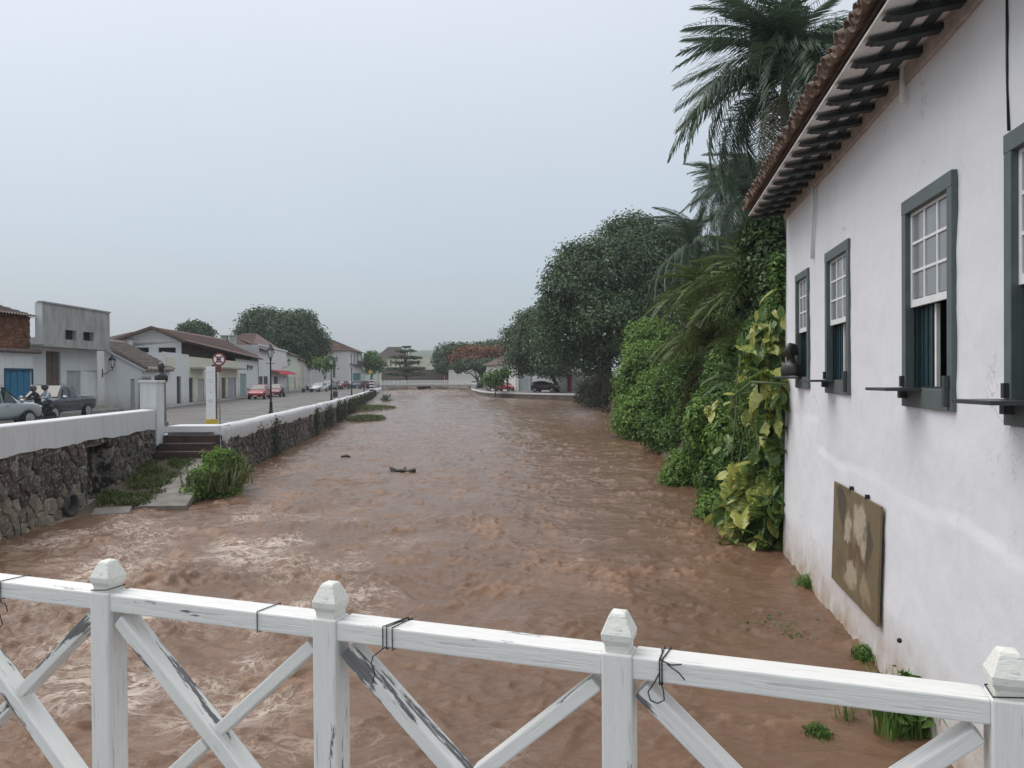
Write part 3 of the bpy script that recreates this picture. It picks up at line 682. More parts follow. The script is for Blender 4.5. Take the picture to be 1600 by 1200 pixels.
# ================================================================== THE WHITE TIMBER RAILING OF THE BRIDGE
CC = 2.5
RA = P(133, 926, CC); RBt = P(1567, 1094, CC * (1 - 3 * 0.1154))         # front top edge of the rail
A0 = P(158, 926, CC); A0.z = RA.z
posts = []
for i in range(-2, 6):
    u0 = (158 - 800) / F
    q = Vector(((u0 + 0.3251 * i) * CC, (1 - 0.1154 * i) * CC, 0)); posts.append(q)
RD = (posts[1] - posts[0]); BAY = RD.length; RD.normalize(); RN = Vector((RD.y, -RD.x, 0))     # RN looks at the camera
zt0 = RA.z; zt3 = RBt.z
def railz(i): return zt0 + (zt3 - zt0) * i / 3.0
t = thing('bridge_railing', 'white flaking timber bridge railing with crossed braces and pointed posts in the foreground', 'railing', (posts[2].x, posts[2].y, zt0 - 0.9))
o0 = t.location
def board(name, a, b, wd, h, m, up=None, parent=t, bevel=0.005):
    """a board whose local X runs along its length"""
    a, b = Vector(a), Vector(b); x = (b - a); Ln = x.length; x.normalize()
    y = RN.copy(); y = (y - x * y.dot(x)).normalized(); z = x.cross(y)
    mbx = MB(); mbx.box((0, 0, 0), (Ln, wd, h))
    o = mbx.build(name, m, parent, bevel=bevel); Mt = Matrix((x, y, z)).transposed().to_4x4(); Mt.translation = (a + b) / 2 - o0
    o.matrix_local = Mt; return o
PW = 0.078; RH = 0.057; RT = 0.088
for i in range(len(posts)):
    j = i - 2; p = posts[i]; zt = railz(j)
    # post centre so that the front left corner reads where the photograph has it
    pc = p + RN * (-0.02)
    board('post', (pc.x, pc.y, zt - 0.95), (pc.x, pc.y, zt + 0.004), PW, PW, M['peel'])
    prof = [(0.031, 0.0), (0.032, 0.020), (0.0385, 0.034), (0.0400, 0.050), (0.0225, 0.094), (0.0185, 0.101), (0.008, 0.104)]
    b = MB(); vs = []
    for r_, z in prof:
        for sx_, sy_ in ((-1, -1), (1, -1), (1, 1), (-1, 1)): vs.append(RD * (sx_ * r_) + RN * (sy_ * r_) + Vector((0, 0, z)))
    k = len(prof)
    b.add(vs, [(q * 4 + s, q * 4 + (s + 1) % 4, q * 4 + 4 + (s + 1) % 4, q * 4 + 4 + s) for q in range(k - 1) for s in range(4)] + [(0, 3, 2, 1), tuple((k - 1) * 4 + s for s in range(4))])
    b.build('post_cap', M['cream_cap'], t, bevel=0.003, loc=Vector((pc.x, pc.y, zt + 0.002)) - o0)
    if i + 1 < len(posts):
        q = posts[i + 1] - RN * 0.02; zq = railz(j + 1); e_ = PW / 2 - 0.001
        a = Vector((pc.x, pc.y, zt - RH / 2)) + RD * e_ - RN * 0.012; bb = Vector((q.x, q.y, zq - RH / 2)) - RD * e_ - RN * 0.012
        board('top_rail', a, bb, RT, RH, M['peel'])
        lo = 0.78
        board('bottom_rail', a - Vector((0, 0, lo)), bb - Vector((0, 0, lo)), 0.07, RH, M['peel'])
        zt_a, zb_a = -RH / 2 - 0.03, -lo + RH / 2 + 0.03
        heavy = M['peel_heavy'] if j in (-1, 1) else M['peel']
        d1a = a + Vector((0, 0, zt_a)) + RD * 0.02; d1b = bb + Vector((0, 0, zb_a)) - RD * 0.02
        board('brace', d1a, d1b, 0.068, 0.047, heavy)
        d2a = bb + Vector((0, 0, zt_a)) - RD * 0.02; d2b = a + Vector((0, 0, zb_a)) + RD * 0.02; mid = (d2a + d2b) / 2; dd = (d2b - d2a).normalized()
        m_ = M['peel_heavy'] if j == -1 else M['peel']
        board('brace', d2a, mid - dd * 0.038, 0.062, 0.040, m_); board('brace', mid + dd * 0.038, d2b, 0.062, 0.040, m_)
# the deck the photograph is taken from
b = MB(); c0 = posts[2] + RN * 2.2
Mr = Matrix((RD, -RN, Vector((0, 0, 1)))).transposed()
b.box((c0.x + 0.2, c0.y, zt0 - 0.99), (30, 4.6, 0.14), Mr)
M['deck'] = mat('deck_planks', (0.20, 0.19, 0.18), 0.8, 0.3, 3)
tag(b.build('bridge_deck', M['deck']), kind='structure')
# wire twisted round the rail here and there
def railpt(px, i0, up=0.0, out=0.0):
    """point on the front face of the rail above a pixel column"""
    d = ray(px, 900); p0 = posts[2] - RN * 0.02 + RN * (RT / 2 - 0.012)
    k = (p0.x * RD.y - p0.y * RD.x) / (d.x * RD.y - d.y * RD.x)
    q = Vector((d.x * k, d.y * k, 0)); s = (q - posts[2]).dot(RD) / BAY
    return Vector((q.x, q.y, railz(s) + up)) + RN * out
def wire(name, label, px, loops, tails):
    c = railpt(px, 0); b = MB(); e_ = 0.003
    for off, skew in loops:
        f = RD * off; g_ = RD * (off + skew); dn = Vector((0, 0, -RH - e_)); bk = RN * (-RT - 2 * e_); up = Vector((0, 0, e_))
        pts = [f + RN * e_ + up, f + RN * e_ + dn, g_ + bk + dn, g_ + bk + up, f + RN * e_ + up]
        pts2 = []
        for a_, b_ in zip(pts[:-1], pts[1:]): pts2 += [a_ + (b_ - a_) * q for q in (0, 0.5)]
        b.tube(pts2 + [pts[-1]], 0.0017, 5)
    for tl in tails: b.tube([RD * x + RN * y + Vector((0, 0, z)) for x, y, z in tl], 0.0018, 5)
    o = b.build(name, M['wire'], None, True, loc=c)
    return tag(o, label, 'wire')
wire('wire_tie', 'black wire looped twice over the rail with a long tail hanging over the peeling brace', 598, [(0, 0.03), (0.012, 0.02), (0.03, 0.015)],
     [[(0, .004, -.06), (-.03, .006, -.085), (-.035, .008, -.105), (-.022, .01, -.13), (-.03, .012, -.16)], [(0.01, .003, 0.003), (0.045, -.02, .014), (.06, -.06, .01)]])
wire('wire_tie', 'black wire twisted into a loop with two stiff ends right of the third post', 1030, [(0, 0.0), (0.006, 0.01)],
     [[(0, .004, -.03), (-.012, .006, -.055), (-.028, .008, -.08), (-.022, .008, -.10), (-.004, .008, -.105), (.012, .007, -.095), (.01, .006, -.07), (0, .005, -.05)], [(0.003, .006, .004), (.03, .012, -.004), (.055, .010, .0)], [(.02, .012, -.003), (.05, .02, -.018), (.064, .022, -.033)], [(0, .004, .0), (.004, -.02, .012), (.001, -.03, .02)]])
wire('wire_tie', 'single black wire band around the rail between first and second posts', 402, [(0, 0.012)], [])
wire('wire_tie', 'black wire around the rail with curled ends at the far left edge', 2, [(0, 0.02)],
     [[(0, .004, -.06), (.012, .006, -.075), (.02, .006, -.07), (.03, .006, -.08), (.036, .006, -.10)], [(0, .004, -.06), (-.006, .006, -.10), (.006, .008, -.125), (.014, .008, -.145), (0, .01, -.16)]])
for j, lab in ((0, 'thin black wire wound round the neck of the leftmost post'), (3, 'thin black wire wound round the neck of the rightmost post')):
    pc = posts[j + 2] - RN * 0.02; b = MB(); r_ = 0.0360
    b.tube([RD * (x * r_) + RN * (y * r_) + Vector((0, 0, 0.012 + 0.004 * x)) for x, y in ((-1, -1), (-1, 1), (1, 1), (1, -1), (-1, -1))], 0.0018, 5)
    tag(b.build('wire_band', M['wire'], None, True, loc=(pc.x, pc.y, railz(j))), lab, 'wire')

# ================================================================== THE WHITE HOUSE ON THE RIGHT
HT = Vector((0.175, 1, 0)).normalized(); HN = Vector((-HT.y, HT.x, 0)); HO = Vector((3.13, 0, 0)); KS = math.hypot(0.175, 1)
def hp(s, z, out=0.0): return HO + HT * s + HN * out + Vector((0, 0, z))
house = thing('white_house', 'white lime washed house with grey green window frames rising straight out of the river', 'house', hp(10, 0))
H0 = house.location
def hl(s, z, out=0.0): return hp(s, z, out) - H0
def s_at(px):                     # wall coordinate of a pixel column
    u = ray(px, 560); k = u.x / u.y; return 3.13 / (k - 0.175) * KS
def z_at(px, py): return P(px, py, s_at(px) / KS).z
wins = []
for a, b, (t0, t1), (b0, b1) in ((1246, 1266, (430, 419), (605, 608)), (1293, 1330, (393, 376), (611, 620)), (1415, 1494.5, (312, 270), (630, 648))):
    s0, s1 = s_at(b), s_at(a)
    zt = (z_at(a, t0) + z_at(b, t1)) / 2; zb = (z_at(a, b0) + z_at(b, b1)) / 2
    wins.append((s0, s1, zb, zt))
z4t = z_at(1577, 212) ; z4b = z_at(1577, 664); wins.append((s_at(1577) - 1.5, s_at(1577), z4b, z4t))
wins.append((0.6, 2.1, z4b, z4t))
SE = 16.5 * KS; ZE = CAMZ + 3.62
FRW = 0.13
def wall_sheet(s0, s1, z0, z1, holes, step, place):
    S = set(np.round(np.arange(s0, s1 + 1e-6, step), 4)) | {s1}; Zs = set(np.round(np.arange(z0, z1 + 1e-6, step), 4)) | {z1}
    for h in holes: S |= {h[0], h[1]}; Zs |= {h[2], h[3]}
    S = sorted(S); Zs = sorted(Zs); mb = MB(); idx = {}
    for i, s in enumerate(S):
        for j, z in enumerate(Zs): idx[i, j] = len(mb.v); mb.v.append(tuple(place(s, z)))
    for i in range(len(S) - 1):
        for j in range(len(Zs) - 1):
            cs, cz = (S[i] + S[i + 1]) / 2, (Zs[j] + Zs[j + 1]) / 2
            if any(h[0] < cs < h[1] and h[2] < cz < h[3] for h in holes): continue
            mb.f.append((idx[i, j], idx[i + 1, j], idx[i + 1, j + 1], idx[i, j + 1])); mb.m.append(0)
    return mb
def plinth(s, z):
    ze = CAMZ - 1.32 - 0.028 * (13.9 - s) + 0.05 * math.sin(s * 1.9)
    if s > 13.75: ze += 0.5
    k = min(1, max(0, (ze - z) / 0.03)); k2 = max(0, ze - z)
    return k * (0.013 + 0.007 * math.sin(s * 1.1)) + 0.030 * min(k2, 3.0)
def wallw(s, z):
    a, b_ = np.array([s]), np.array([z]); return float((0.016 * pn(a * .55, b_ * .6) + 0.010 * pn(a * 1.9 + 9, b_ * 1.7) + 0.005 * pn(a * 5 + 3, b_ * 5))[0])
mb = wall_sheet(0.2, SE, -0.7, ZE, [(w_[0] + .02, w_[1] - .02, w_[2] + .02, w_[3] - .02) for w_ in wins], 0.065, lambda s, z: hl(s, z, plinth(s, z)))
_s = np.array([(Vector(v) + H0 - HO).dot(HT) for v in mb.v]); _z = np.array([v[2] + H0.z for v in mb.v])
_w = 0.016 * pn(_s * .55, _z * .6) + 0.010 * pn(_s * 1.9 + 9, _z * 1.7) + 0.005 * pn(_s * 5 + 3, _z * 5)
mb.v = [tuple(Vector(v) + HN * float(q)) for v, q in zip(mb.v, _w)]
mb.build('front_wall', M['white_wall'], house, True)
b = MB()
def hq(*pts): b.quad(*[hl(*p_) for p_ in pts])
hq((SE, -.7, 0.09), (SE, -.7, -8), (SE, ZE + .3, -8), (SE, ZE + .3, 0)); b.build('end_wall', M['white_wall'], house)
b = MB()                              # dark rooms behind the windows
hq((0.2, -.7, -8), (SE, -.7, -8), (SE, ZE, -8), (0.2, ZE, -8)); hq((0.2, -.7, 0), (0.2, -.7, -8), (0.2, ZE, -8), (0.2, ZE, 0)); b.build('back_wall', M['white_wall'], house)
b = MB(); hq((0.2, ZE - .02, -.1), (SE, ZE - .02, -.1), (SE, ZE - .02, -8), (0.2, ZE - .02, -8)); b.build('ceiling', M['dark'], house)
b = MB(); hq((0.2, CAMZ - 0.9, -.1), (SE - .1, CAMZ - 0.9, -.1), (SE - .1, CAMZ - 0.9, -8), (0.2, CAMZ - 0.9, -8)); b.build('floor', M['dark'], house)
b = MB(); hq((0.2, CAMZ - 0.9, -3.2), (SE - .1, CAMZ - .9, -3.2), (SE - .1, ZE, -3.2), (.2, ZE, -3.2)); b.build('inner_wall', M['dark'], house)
def hbox(mbx, s0, s1, z0, z1, o0_, o1_):
    vs = [hl(s, z, o_) for z in (z0, z1) for o_ in (o0_, o1_) for s in (s0, s1)]
    mbx.add(vs, [(0, 2, 3, 1), (4, 5, 7, 6), (0, 1, 5, 4), (2, 6, 7, 3), (0, 4, 6, 2), (1, 3, 7, 5)])
for k, (s0, s1, z0, z1) in enumerate(wins):
    b = MB(); o1_ = 0.045; fw = FRW if k else 0.11
    hbox(b, s0, s0 + fw, z0 + 0.22, z1 - fw * 1.25, -0.06, o1_); hbox(b, s1 - fw, s1, z0 + 0.22, z1 - fw * 1.25, -0.06, o1_)
    hbox(b, s0, s1, z1 - fw * 1.25, z1, -0.06, o1_ + .003); hbox(b, s0, s1, z0, z0 + 0.22, -0.06, o1_ + .003)
    wn = b.build('window', M['frame'], house, bevel=0.006)
    i0, i1, j0, j1 = s0 + fw, s1 - fw, z0 + 0.22, z1 - fw * 1.25
    zm = j0 + (j1 - j0) * 0.46
    b = MB(); hbox(b, i0, i1, j1 - .035, j1, -.055, -.015); hbox(b, i0, i1, zm, zm + .085, -.055, -.015)
    hbox(b, i0, i0 + .05, zm + .085, j1 - .035, -.055, -.015); hbox(b, i1 - .05, i1, zm + .085, j1 - .035, -.055, -.015)
    cw = (i1 - i0 - .10) / 3; ch = (j1 - zm - .12) / 3
    for q in (1, 2):
        hbox(b, i0 + .05 + cw * q - .016, i0 + .05 + cw * q + .016, zm + .085, j1 - .035, -.053, -.017)
    for q in (1, 2):
        hbox(b, i0 + .05, i1 - .05, zm + .085 + ch * q - .016, zm + .085 + ch * q + .016, -.0535, -.0165)
    b.build('sash', M['sash'], wn, bevel=0.003)
    for q in range(3):
        for r_ in range(3):
            b = MB(); hbox(b, i0 + .05 + cw * q + .012, i0 + .05 + cw * (q + 1) - .012, zm + .085 + ch * r_ + .012, zm + .085 + ch * (r_ + 1) - .012, -.039, -.033)
            b.build('pane', M['pane'], wn)
    # folded teal shutters inside the opening, one leaf standing half open
    b = MB(); hbox(b, i1 - 0.06, i1 - 0.02, j0, j1, -0.62, -0.065)
    b.build('shutter', M['teal'], wn)
    b = MB(); hbox(b, i0 + 0.62 * (i1 - i0), i1 - 0.07, j0 + .02, j1, -0.15, -0.11)
    for q in (0.62, 0.74, 0.86): hbox(b, i0 + q * (i1 - i0) + .02, i0 + q * (i1 - i0) + .06, j0 + .02, j1, -0.11, -0.095)
    b.build('shutter', M['teal'], wn)
    b = MB(); hbox(b, i0 + 0.55 * (i1 - i0), i0 + 0.59 * (i1 - i0), j0, zm, -0.14, -0.10); b.build('shutter_edge', M['soffit'], wn)
    b = MB(); hbox(b, i0, i1, j0 - .01, j0 + .02, -.3, -.1); b.build('inner_sill', M['dark_shelf'], wn)
    if k:
        sh = [hl(s, z, o_) for z in (z0 + .19, z0 + .225) for s, o_ in ((s0 + 0.55 * (s1 - s0), .05), (s1 + .02, .05), (s1 - 0.02, .46), (s0 + 0.60 * (s1 - s0), .40))]
        b = MB(); b.add(sh, [(3, 2, 1, 0), (4, 5, 6, 7), (0, 1, 5, 4), (1, 2, 6, 5), (2, 3, 7, 6), (3, 0, 4, 7)]); b.build('window_shelf', M['dark_shelf'], wn, bevel=0.004)
        b = MB(); hbox(b, s1 - .20, s1 - .12, z0 + .10, z0 + .188, .046, .13); b.build('bracket', M['dark_shelf'], wn)
        b = MB(); hbox(b, s0 + .05, s0 + .11, z0 + .04, z0 + .36, .049, .10); b.build('catch', M['dark_shelf'], wn)
        b = MB(); hbox(b, s1 - .10, s1 - .05, z0 + .232, z0 + .36, .049, .09); b.build('catch', M['dark_shelf'], wn)
# wall plate, rain pipes
b = MB(); hbox(b, 0.3, SE, ZE - 0.20, ZE + .02, 0.0, 0.055); b.build('wall_plate', M['plate'], house, bevel=0.01)
b = MB(); s_ = s_at(1275); b.tube([hl(s_, ZE - .1, .05), hl(s_, z_at(1275, 330), .05), hl(s_ + .05, z_at(1273, 405), .05)], 0.03, 8); b.build('rain_pipe', M['white'], house, True)
b = MB(); s_ = s_at(1421); b.tube([hl(s_, ZE + .05, .07), hl(s_, ZE - .42, .07)], 0.032, 8); b.build('pipe_stub', M['soffit'], house, True)
b = MB(); s_ = s_at(1577); b.tube([hl(s_, ZE, .015), hl(s_, z_at(1577, 100), .015), hl(s_ - .02, z_at(1577, 205), .012)], 0.012, 6); b.build('wall_crack', M['black'], house, True)  # thin black tube standing for the crack in the plaster below the eave
b = MB(); b.ball(hl(s_at(1429), z_at(1429, 1002), .17), 0.03, 8, 6); b.build('drain_hole', M['black'], house)
# ---- eaves
OV = 0.80; ZO = CAMZ + 3.50
SR = SE + 0.05
# roof slope: slope direction goes up and in
SL = math.tan(R(24))
def rp(s, d, lift=0.0): return hl(s, ZO + 0.12 + d * SL + lift, OV - d)     # d is measured inwards from the edge
b = MB(); b.quad(rp(.3, -.02), rp(SR, -.02), rp(SR, 5), rp(.3, 5)); b.quad(rp(.3, 5), rp(SR, 5), hl(SR, ZO + .3, -9.2), hl(.3, ZO + .3, -9.2)); roof = b.build('roof', M['roof_dark'], house)
def hlo(s, o_, lift=0.0):         # point on the soffit plane
    return hl(s, ZE + (ZO - ZE) * o_ / OV + lift, o_)
SR = SE + 0.05
def slab(mbx, s0, s1, oa, ob, l0, l1):
    vs = [hlo(s, o_, l_) for l_ in (l0, l1) for o_ in (oa, ob) for s in (s0, s1)]
    mbx.add(vs, [(0, 2, 3, 1), (4, 5, 7, 6), (0, 1, 5, 4), (2, 6, 7, 3), (0, 4, 6, 2), (1, 3, 7, 5)])
b = MB(); slab(b, 0.3, SR, 0.0, OV, 0.02, 0.045); b.build('soffit_board', M['soffit'], roof)
for oa in (0.15, 0.40):
    b = MB(); slab(b, 0.3, SR, oa, oa + 0.10, -0.012, 0.017); b.build('batten', M['rafter'], roof)
ns = []; s = SR - 0.10
while s > 0.6: ns.append(s); s -= 0.585
for s in ns:
    sk = random.uniform(-.03, .03)
    b = MB(); pr = [(0.0, 0.0), (OV - .03, 0.0), (OV - .03, -.02), (OV - .07, -.03), (OV - .085, -.045), (OV - .14, -.05), (OV - .17, -.06), (0.0, -.065)]
    vs = [hlo(s + sk + w_, o_, -.014 + z) for w_ in (-.07, .07) for o_, z in pr]; n = len(pr)
    b.add(vs, [tuple(range(n - 1, -1, -1)), tuple(range(n, 2 * n))] + [(i, (i + 1) % n, n + (i + 1) % n, n + i) for i in range(n)])
    b.build('rafter', M['rafter'], roof)
b = MB(); slab(b, 0.3, SR, OV - .05, OV - .03, 0.046, 0.11); b.build('fascia', M['rafter'], roof)
def tile_mesh(name, up):
    vs = []; n = 7
    for d, r_ in ((0, 0.105), (0.48, 0.085)):
        for rr in (r_, r_ - 0.016):
            for i in range(n):
                a = PI * i / (n - 1); vs.append((rr * math.cos(a), d, rr * math.sin(a) * (1 if up else -1)))
    fs = []
    for i in range(n - 1):
        fs += [(i, i + 1, 2 * n + i + 1, 2 * n + i), (n + i, 3 * n + i, 3 * n + i + 1, n + i + 1), (i, n + i, n + i + 1, i + 1)]
    fs += [(0, 2 * n, 3 * n, n), (n - 1, 2 * n - 1, 4 * n - 1, 3 * n - 1)]
    return MB().add(vs, fs).mesh(name, M['roof_tile'], True)
tu, td = tile_mesh('cover_tile', True), tile_mesh('pan_tile', False)
rg = random.Random(4); s = SR - .05; TM = Matrix((HT, -HN * math.cos(R(24)) + Vector((0, 0, math.sin(R(24)))), (-HN * math.cos(R(24)) + Vector((0, 0, math.sin(R(24))))).cross(HT) * -1)).transposed()
while s > 3.2:
    for row in (0, 1):
        for me, ds, lf in ((tu, 0, 0.13), (td, 0.105, 0.135)):
            Mt = (TM @ Matrix.Rotation(rg.uniform(-.07, .07), 3, 'Z') @ Matrix.Rotation(rg.uniform(-.05, .05), 3, 'X')).to_4x4()
            Mt.translation = rp(s - ds, -0.13 + 0.40 * row + rg.uniform(-.03, .03), lf + 0.03 * (me is tu) + rg.uniform(0, .02))
            link('roof_tile', me, roof, mw=Mt)
    s -= 0.213
# ---- the painted board on the wall (abstract browns)
def artmat(W, H):
    """brushed olive and brown ground with loose pale and dark shapes"""
    m, t, bs = newmat('painted_board'); v = coords(t, (1, 1, 1), 'Object')
    nw = N(t, 'ShaderNodeTexNoise', Scale=2.2, Detail=6.0, Roughness=0.55); t.links.new(v, nw.inputs['Vector'])
    wv = t.nodes.new('ShaderNodeVectorMath'); wv.operation = 'MULTIPLY_ADD'; t.links.new(nw.outputs['Color'], wv.inputs[0]); wv.inputs[1].default_value = (0.95, 0, 0.8); wv.inputs[2].default_value = (-0.475, 0, -0.4)
    ad_ = t.nodes.new('ShaderNodeVectorMath'); ad_.operation = 'ADD'; t.links.new(v, ad_.inputs[0]); t.links.new(wv.outputs[0], ad_.inputs[1])
    a = ramp(t, noise(t, v, 1.6, 5, 0.65, 1.5), [(0.30, (0.085, 0.08, 0.045)), (0.45, (0.185, 0.13, 0.07)), (0.6, (0.155, 0.14, 0.085)), (0.75, (0.24, 0.17, 0.10))])
    for u, w_, ru, rv, col, st in ((.22, .20, .13, .20, (.05, .05, .035), .9), (.80, .36, .07, .24, (.06, .055, .04), .9), (.36, .40, .10, .20, (.44, .39, .29), .95), (.63, .28, .16, .26, (.46, .40, .29), .95), (.44, .76, .12, .19, (.44, .37, .27), .9), (.74, .78, .13, .17, (.36, .29, .19), .7), (.55, .55, .32, .05, (.12, .07, .04), .8), (.2, .75, .12, .2, (.13, .09, .05), .7)):
        mp = t.nodes.new('ShaderNodeMapping'); mp.vector_type = 'POINT'; sx_, sz_ = 1 / (ru * W), 1 / (rv * H)
        mp.inputs['Scale'].default_value = (sx_, 0, sz_); mp.inputs['Location'].default_value = (-(.5 - u) * W * sx_, 0, -(.5 - w_) * H * sz_)
        t.links.new(ad_.outputs[0], mp.inputs[0]); ln = t.nodes.new('ShaderNodeVectorMath'); ln.operation = 'LENGTH'; t.links.new(mp.outputs[0], ln.inputs[0])
        a = mix(t, ramp(t, ln.outputs['Value'], [(0.72, st), (1.05, 0.0)]), a, col)
    a = mix(t, ramp(t, noise(t, coords(t, (7, 2, 3), 'Object'), 2.2, 5, 0.7, 2.0), [(0.45, 0.0), (0.75, 0.65)]), a, (0.15, 0.10, 0.055))
    t.links.new(a, bs.inputs['Base Color']); bs.inputs['Roughness'].default_value = 0.5; return m
s0, s1 = s_at(1386), s_at(1311); zt = CAMZ - 1.70; zb = CAMZ - 3.26
t = thing('painted_panel', 'brown and cream abstract painted board fixed low on the white house wall', 'painting', hp((s0 + s1) / 2, (zt + zb) / 2, 0.088), math.atan2(HT.y, HT.x)); t.rotation_euler = (0.03, 0, math.atan2(HT.y, HT.x))
M['art'] = artmat(s1 - s0, zt - zb)
b = MB(); b.box((0, 0, 0), (s1 - s0, 0.03, zt - zb)); b.build('board', M['art'], t, bevel=0.004)
for x in (-0.55, 0.25): b = MB(); b.box((x, 0.0, (zt - zb) / 2 + 0.02), (0.04, 0.05, 0.07)); b.build('hanger', M['black'], t)

# ---- dark bust looking out of the farthest window of that house
def bust(name, label, loc, rz, h, ped=None):
    t = thing(name, label, 'statue', loc, rz); k = h / 0.62; b = MB()
    secs = [(0, .195, .13), (.06, .205, .14), (.13, .205, .14), (.19, .19, .13), (.225, .15, .115), (.25, .105, .10), (.275, .088, .088), (.335, .085, .085), (.355, .082, .092), (.40, .085, .105), (.46, .093, .115), (.52, .092, .112), (.57, .075, .09), (.605, .045, .05), (.62, .01, .01)]
    vs = []; n = 14
    for z, rx, ry in secs:
        off = 0.02 if z > .34 else 0
        for j in range(n):
            a = 2 * PI * j / n; vs.append((rx * math.cos(a) * k, (ry * math.sin(a) - off) * k, z * k))
    b.add(vs, [(i * n + j, i * n + (j + 1) % n, (i + 1) * n + (j + 1) % n, (i + 1) * n + j) for i in range(len(secs) - 1) for j in range(n)] + [tuple(range(n - 1, -1, -1))])
    b.build('body', M['bronze'], t, True)
    b = MB(); b.add([Vector(q) * k for q in ((-.018, -.125, .42), (.018, -.125, .42), (0, -.155, .415), (0, -.125, .475))], [(0, 1, 2), (0, 2, 3), (1, 3, 2)]); b.build('nose', M['bronze'], t)
    b = MB(); b.ball((0, .035 * k, .50 * k), (.100 * k, .105 * k, .115 * k), 12, 8); b.ball((0, .14 * k, .44 * k), (.055 * k, .055 * k, .055 * k), 8, 6); b.build('hair', M['bronze'], t, True)
    for sx_ in (-1, 1): b = MB(); b.ball((sx_ * .092 * k, -.01 * k, .45 * k), (.014 * k, .026 * k, .036 * k), 6, 5); b.build('ear', M['bronze'], t, True)
    if ped: ped(t)
    return t
w0 = wins[0]; q = hp((w0[0] + w0[1]) / 2 + 0.2, w0[2] + 0.24, 0.20)
def ledge(t):
    b = MB(); b.box((0, .06, -0.03), (0.55, 0.42, 0.05)); b.build('ledge', M['dark_shelf'], t, bevel=.006)
bust('window_bust', 'small dark bust on the ledge of the farthest window of the white house', q, math.atan2(HN.x, -HN.y) + .75, 0.66, ledge)
# ================================================================== THE TOWN ON THE LEFT BANK
class Face:
    """an upright facade between two plan points, addressed by photograph pixels: s along it, z up"""
    def __init__(f, a, b):
        f.a = Vector((a[0], a[1], 0)); f.b = Vector((b[0], b[1], 0)); f.t = (f.b - f.a); f.L = f.t.length; f.t.normalize()
        f.n = Vector((f.t.y, -f.t.x, 0))           # points right of the way from a to b: towards the street
    def p(f, s, z, o=0.0): return f.a + f.t * s + f.n * o + Vector((0, 0, z))
    def s(f, px):
        d = ray(px, 590); k = (f.a.x * d.y - f.a.y * d.x) / (f.t.y * d.x - f.t.x * d.y); return k
    def z(f, px, py): return P(px, py, f.p(f.s(px), 0).y).z
    def r(f, x0, x1, y0, y1):
        xm = (x0 + x1) / 2; return (f.s(x0), f.s(x1), f.z(xm, y1) if y1 else 2.03, f.z(xm, y0))
def facade(root, f, z0, z1, opens, m, name='wall', top=None, dep=0.18):
    """wall with real openings; opens: (s0,s1,z0,z1,part,material)"""
    o = root.location
    S = sorted({0, f.L, *[q for op in opens for q in op[:2]]}); Z = sorted({z0, z1, *[q for op in opens for q in op[2:4]]})
    mb = MB()
    for a, b in zip(S[:-1], S[1:]):
        for c, d in zip(Z[:-1], Z[1:]):
            if any(op[0] < (a + b) / 2 < op[1] and op[2] < (c + d) / 2 < op[3] for op in opens): continue
            mb.quad(*[f.p(s, z) - o for s, z in ((a, c), (b, c), (b, d), (a, d))])
    for op in opens:
        s0, s1, c, d = op[:4]
        for (p0, p1) in (((s0, c), (s0, d)), ((s1, c), (s1, d)), ((s0, d), (s1, d)), ((s0, c), (s1, c))):
            mb.quad(f.p(*p0) - o, f.p(*p1) - o, f.p(*p1, -dep) - o, f.p(*p0, -dep) - o)
    wl = mb.build(name, M[m], root)
    for op in opens:
        s0, s1, c, d, part, mm = op[:6]
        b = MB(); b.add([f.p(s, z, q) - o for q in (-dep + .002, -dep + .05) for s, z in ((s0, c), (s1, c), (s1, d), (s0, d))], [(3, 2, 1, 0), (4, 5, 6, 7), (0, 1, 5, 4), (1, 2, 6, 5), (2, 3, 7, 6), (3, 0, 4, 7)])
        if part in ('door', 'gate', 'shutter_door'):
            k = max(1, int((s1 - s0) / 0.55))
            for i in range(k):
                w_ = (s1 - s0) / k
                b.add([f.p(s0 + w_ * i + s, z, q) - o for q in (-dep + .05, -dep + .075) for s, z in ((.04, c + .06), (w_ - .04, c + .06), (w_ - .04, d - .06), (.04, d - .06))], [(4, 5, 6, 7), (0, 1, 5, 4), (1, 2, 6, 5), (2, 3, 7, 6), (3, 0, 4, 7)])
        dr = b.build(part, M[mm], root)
        if part == 'window':
            b = MB()
            for s in (s0 + .03, (s0 + s1) / 2, s1 - .03): b.bar(f.p(s, c, -dep + .07) - o, f.p(s, d, -dep + .07) - o, .05, .04)
            b.build('window_bars', M['sash'], dr)
        if len(op) > 6:                      # painted surround
            b = MB(); e = .09
            for q in ((s0 - e, s0, c, d + e), (s1, s1 + e, c, d + e), (s0, s1, d, d + e)):
                b.add([f.p(s, z, w_) - o for w_ in (-.02, .025) for s, z in ((q[0], q[2]), (q[1], q[2]), (q[1], q[3]), (q[0], q[3]))], [(4, 5, 6, 7), (0, 1, 5, 4), (1, 2, 6, 5), (2, 3, 7, 6), (3, 0, 4, 7)])
            b.build('door_frame' if 'door' in part else 'window_frame', M[op[6]], root)
    return wl
def poly(root, name, m, *pts):
    b = MB(); b.poly([Vector(p_) - root.location for p_ in pts]); return b.build(name, M[m], root)
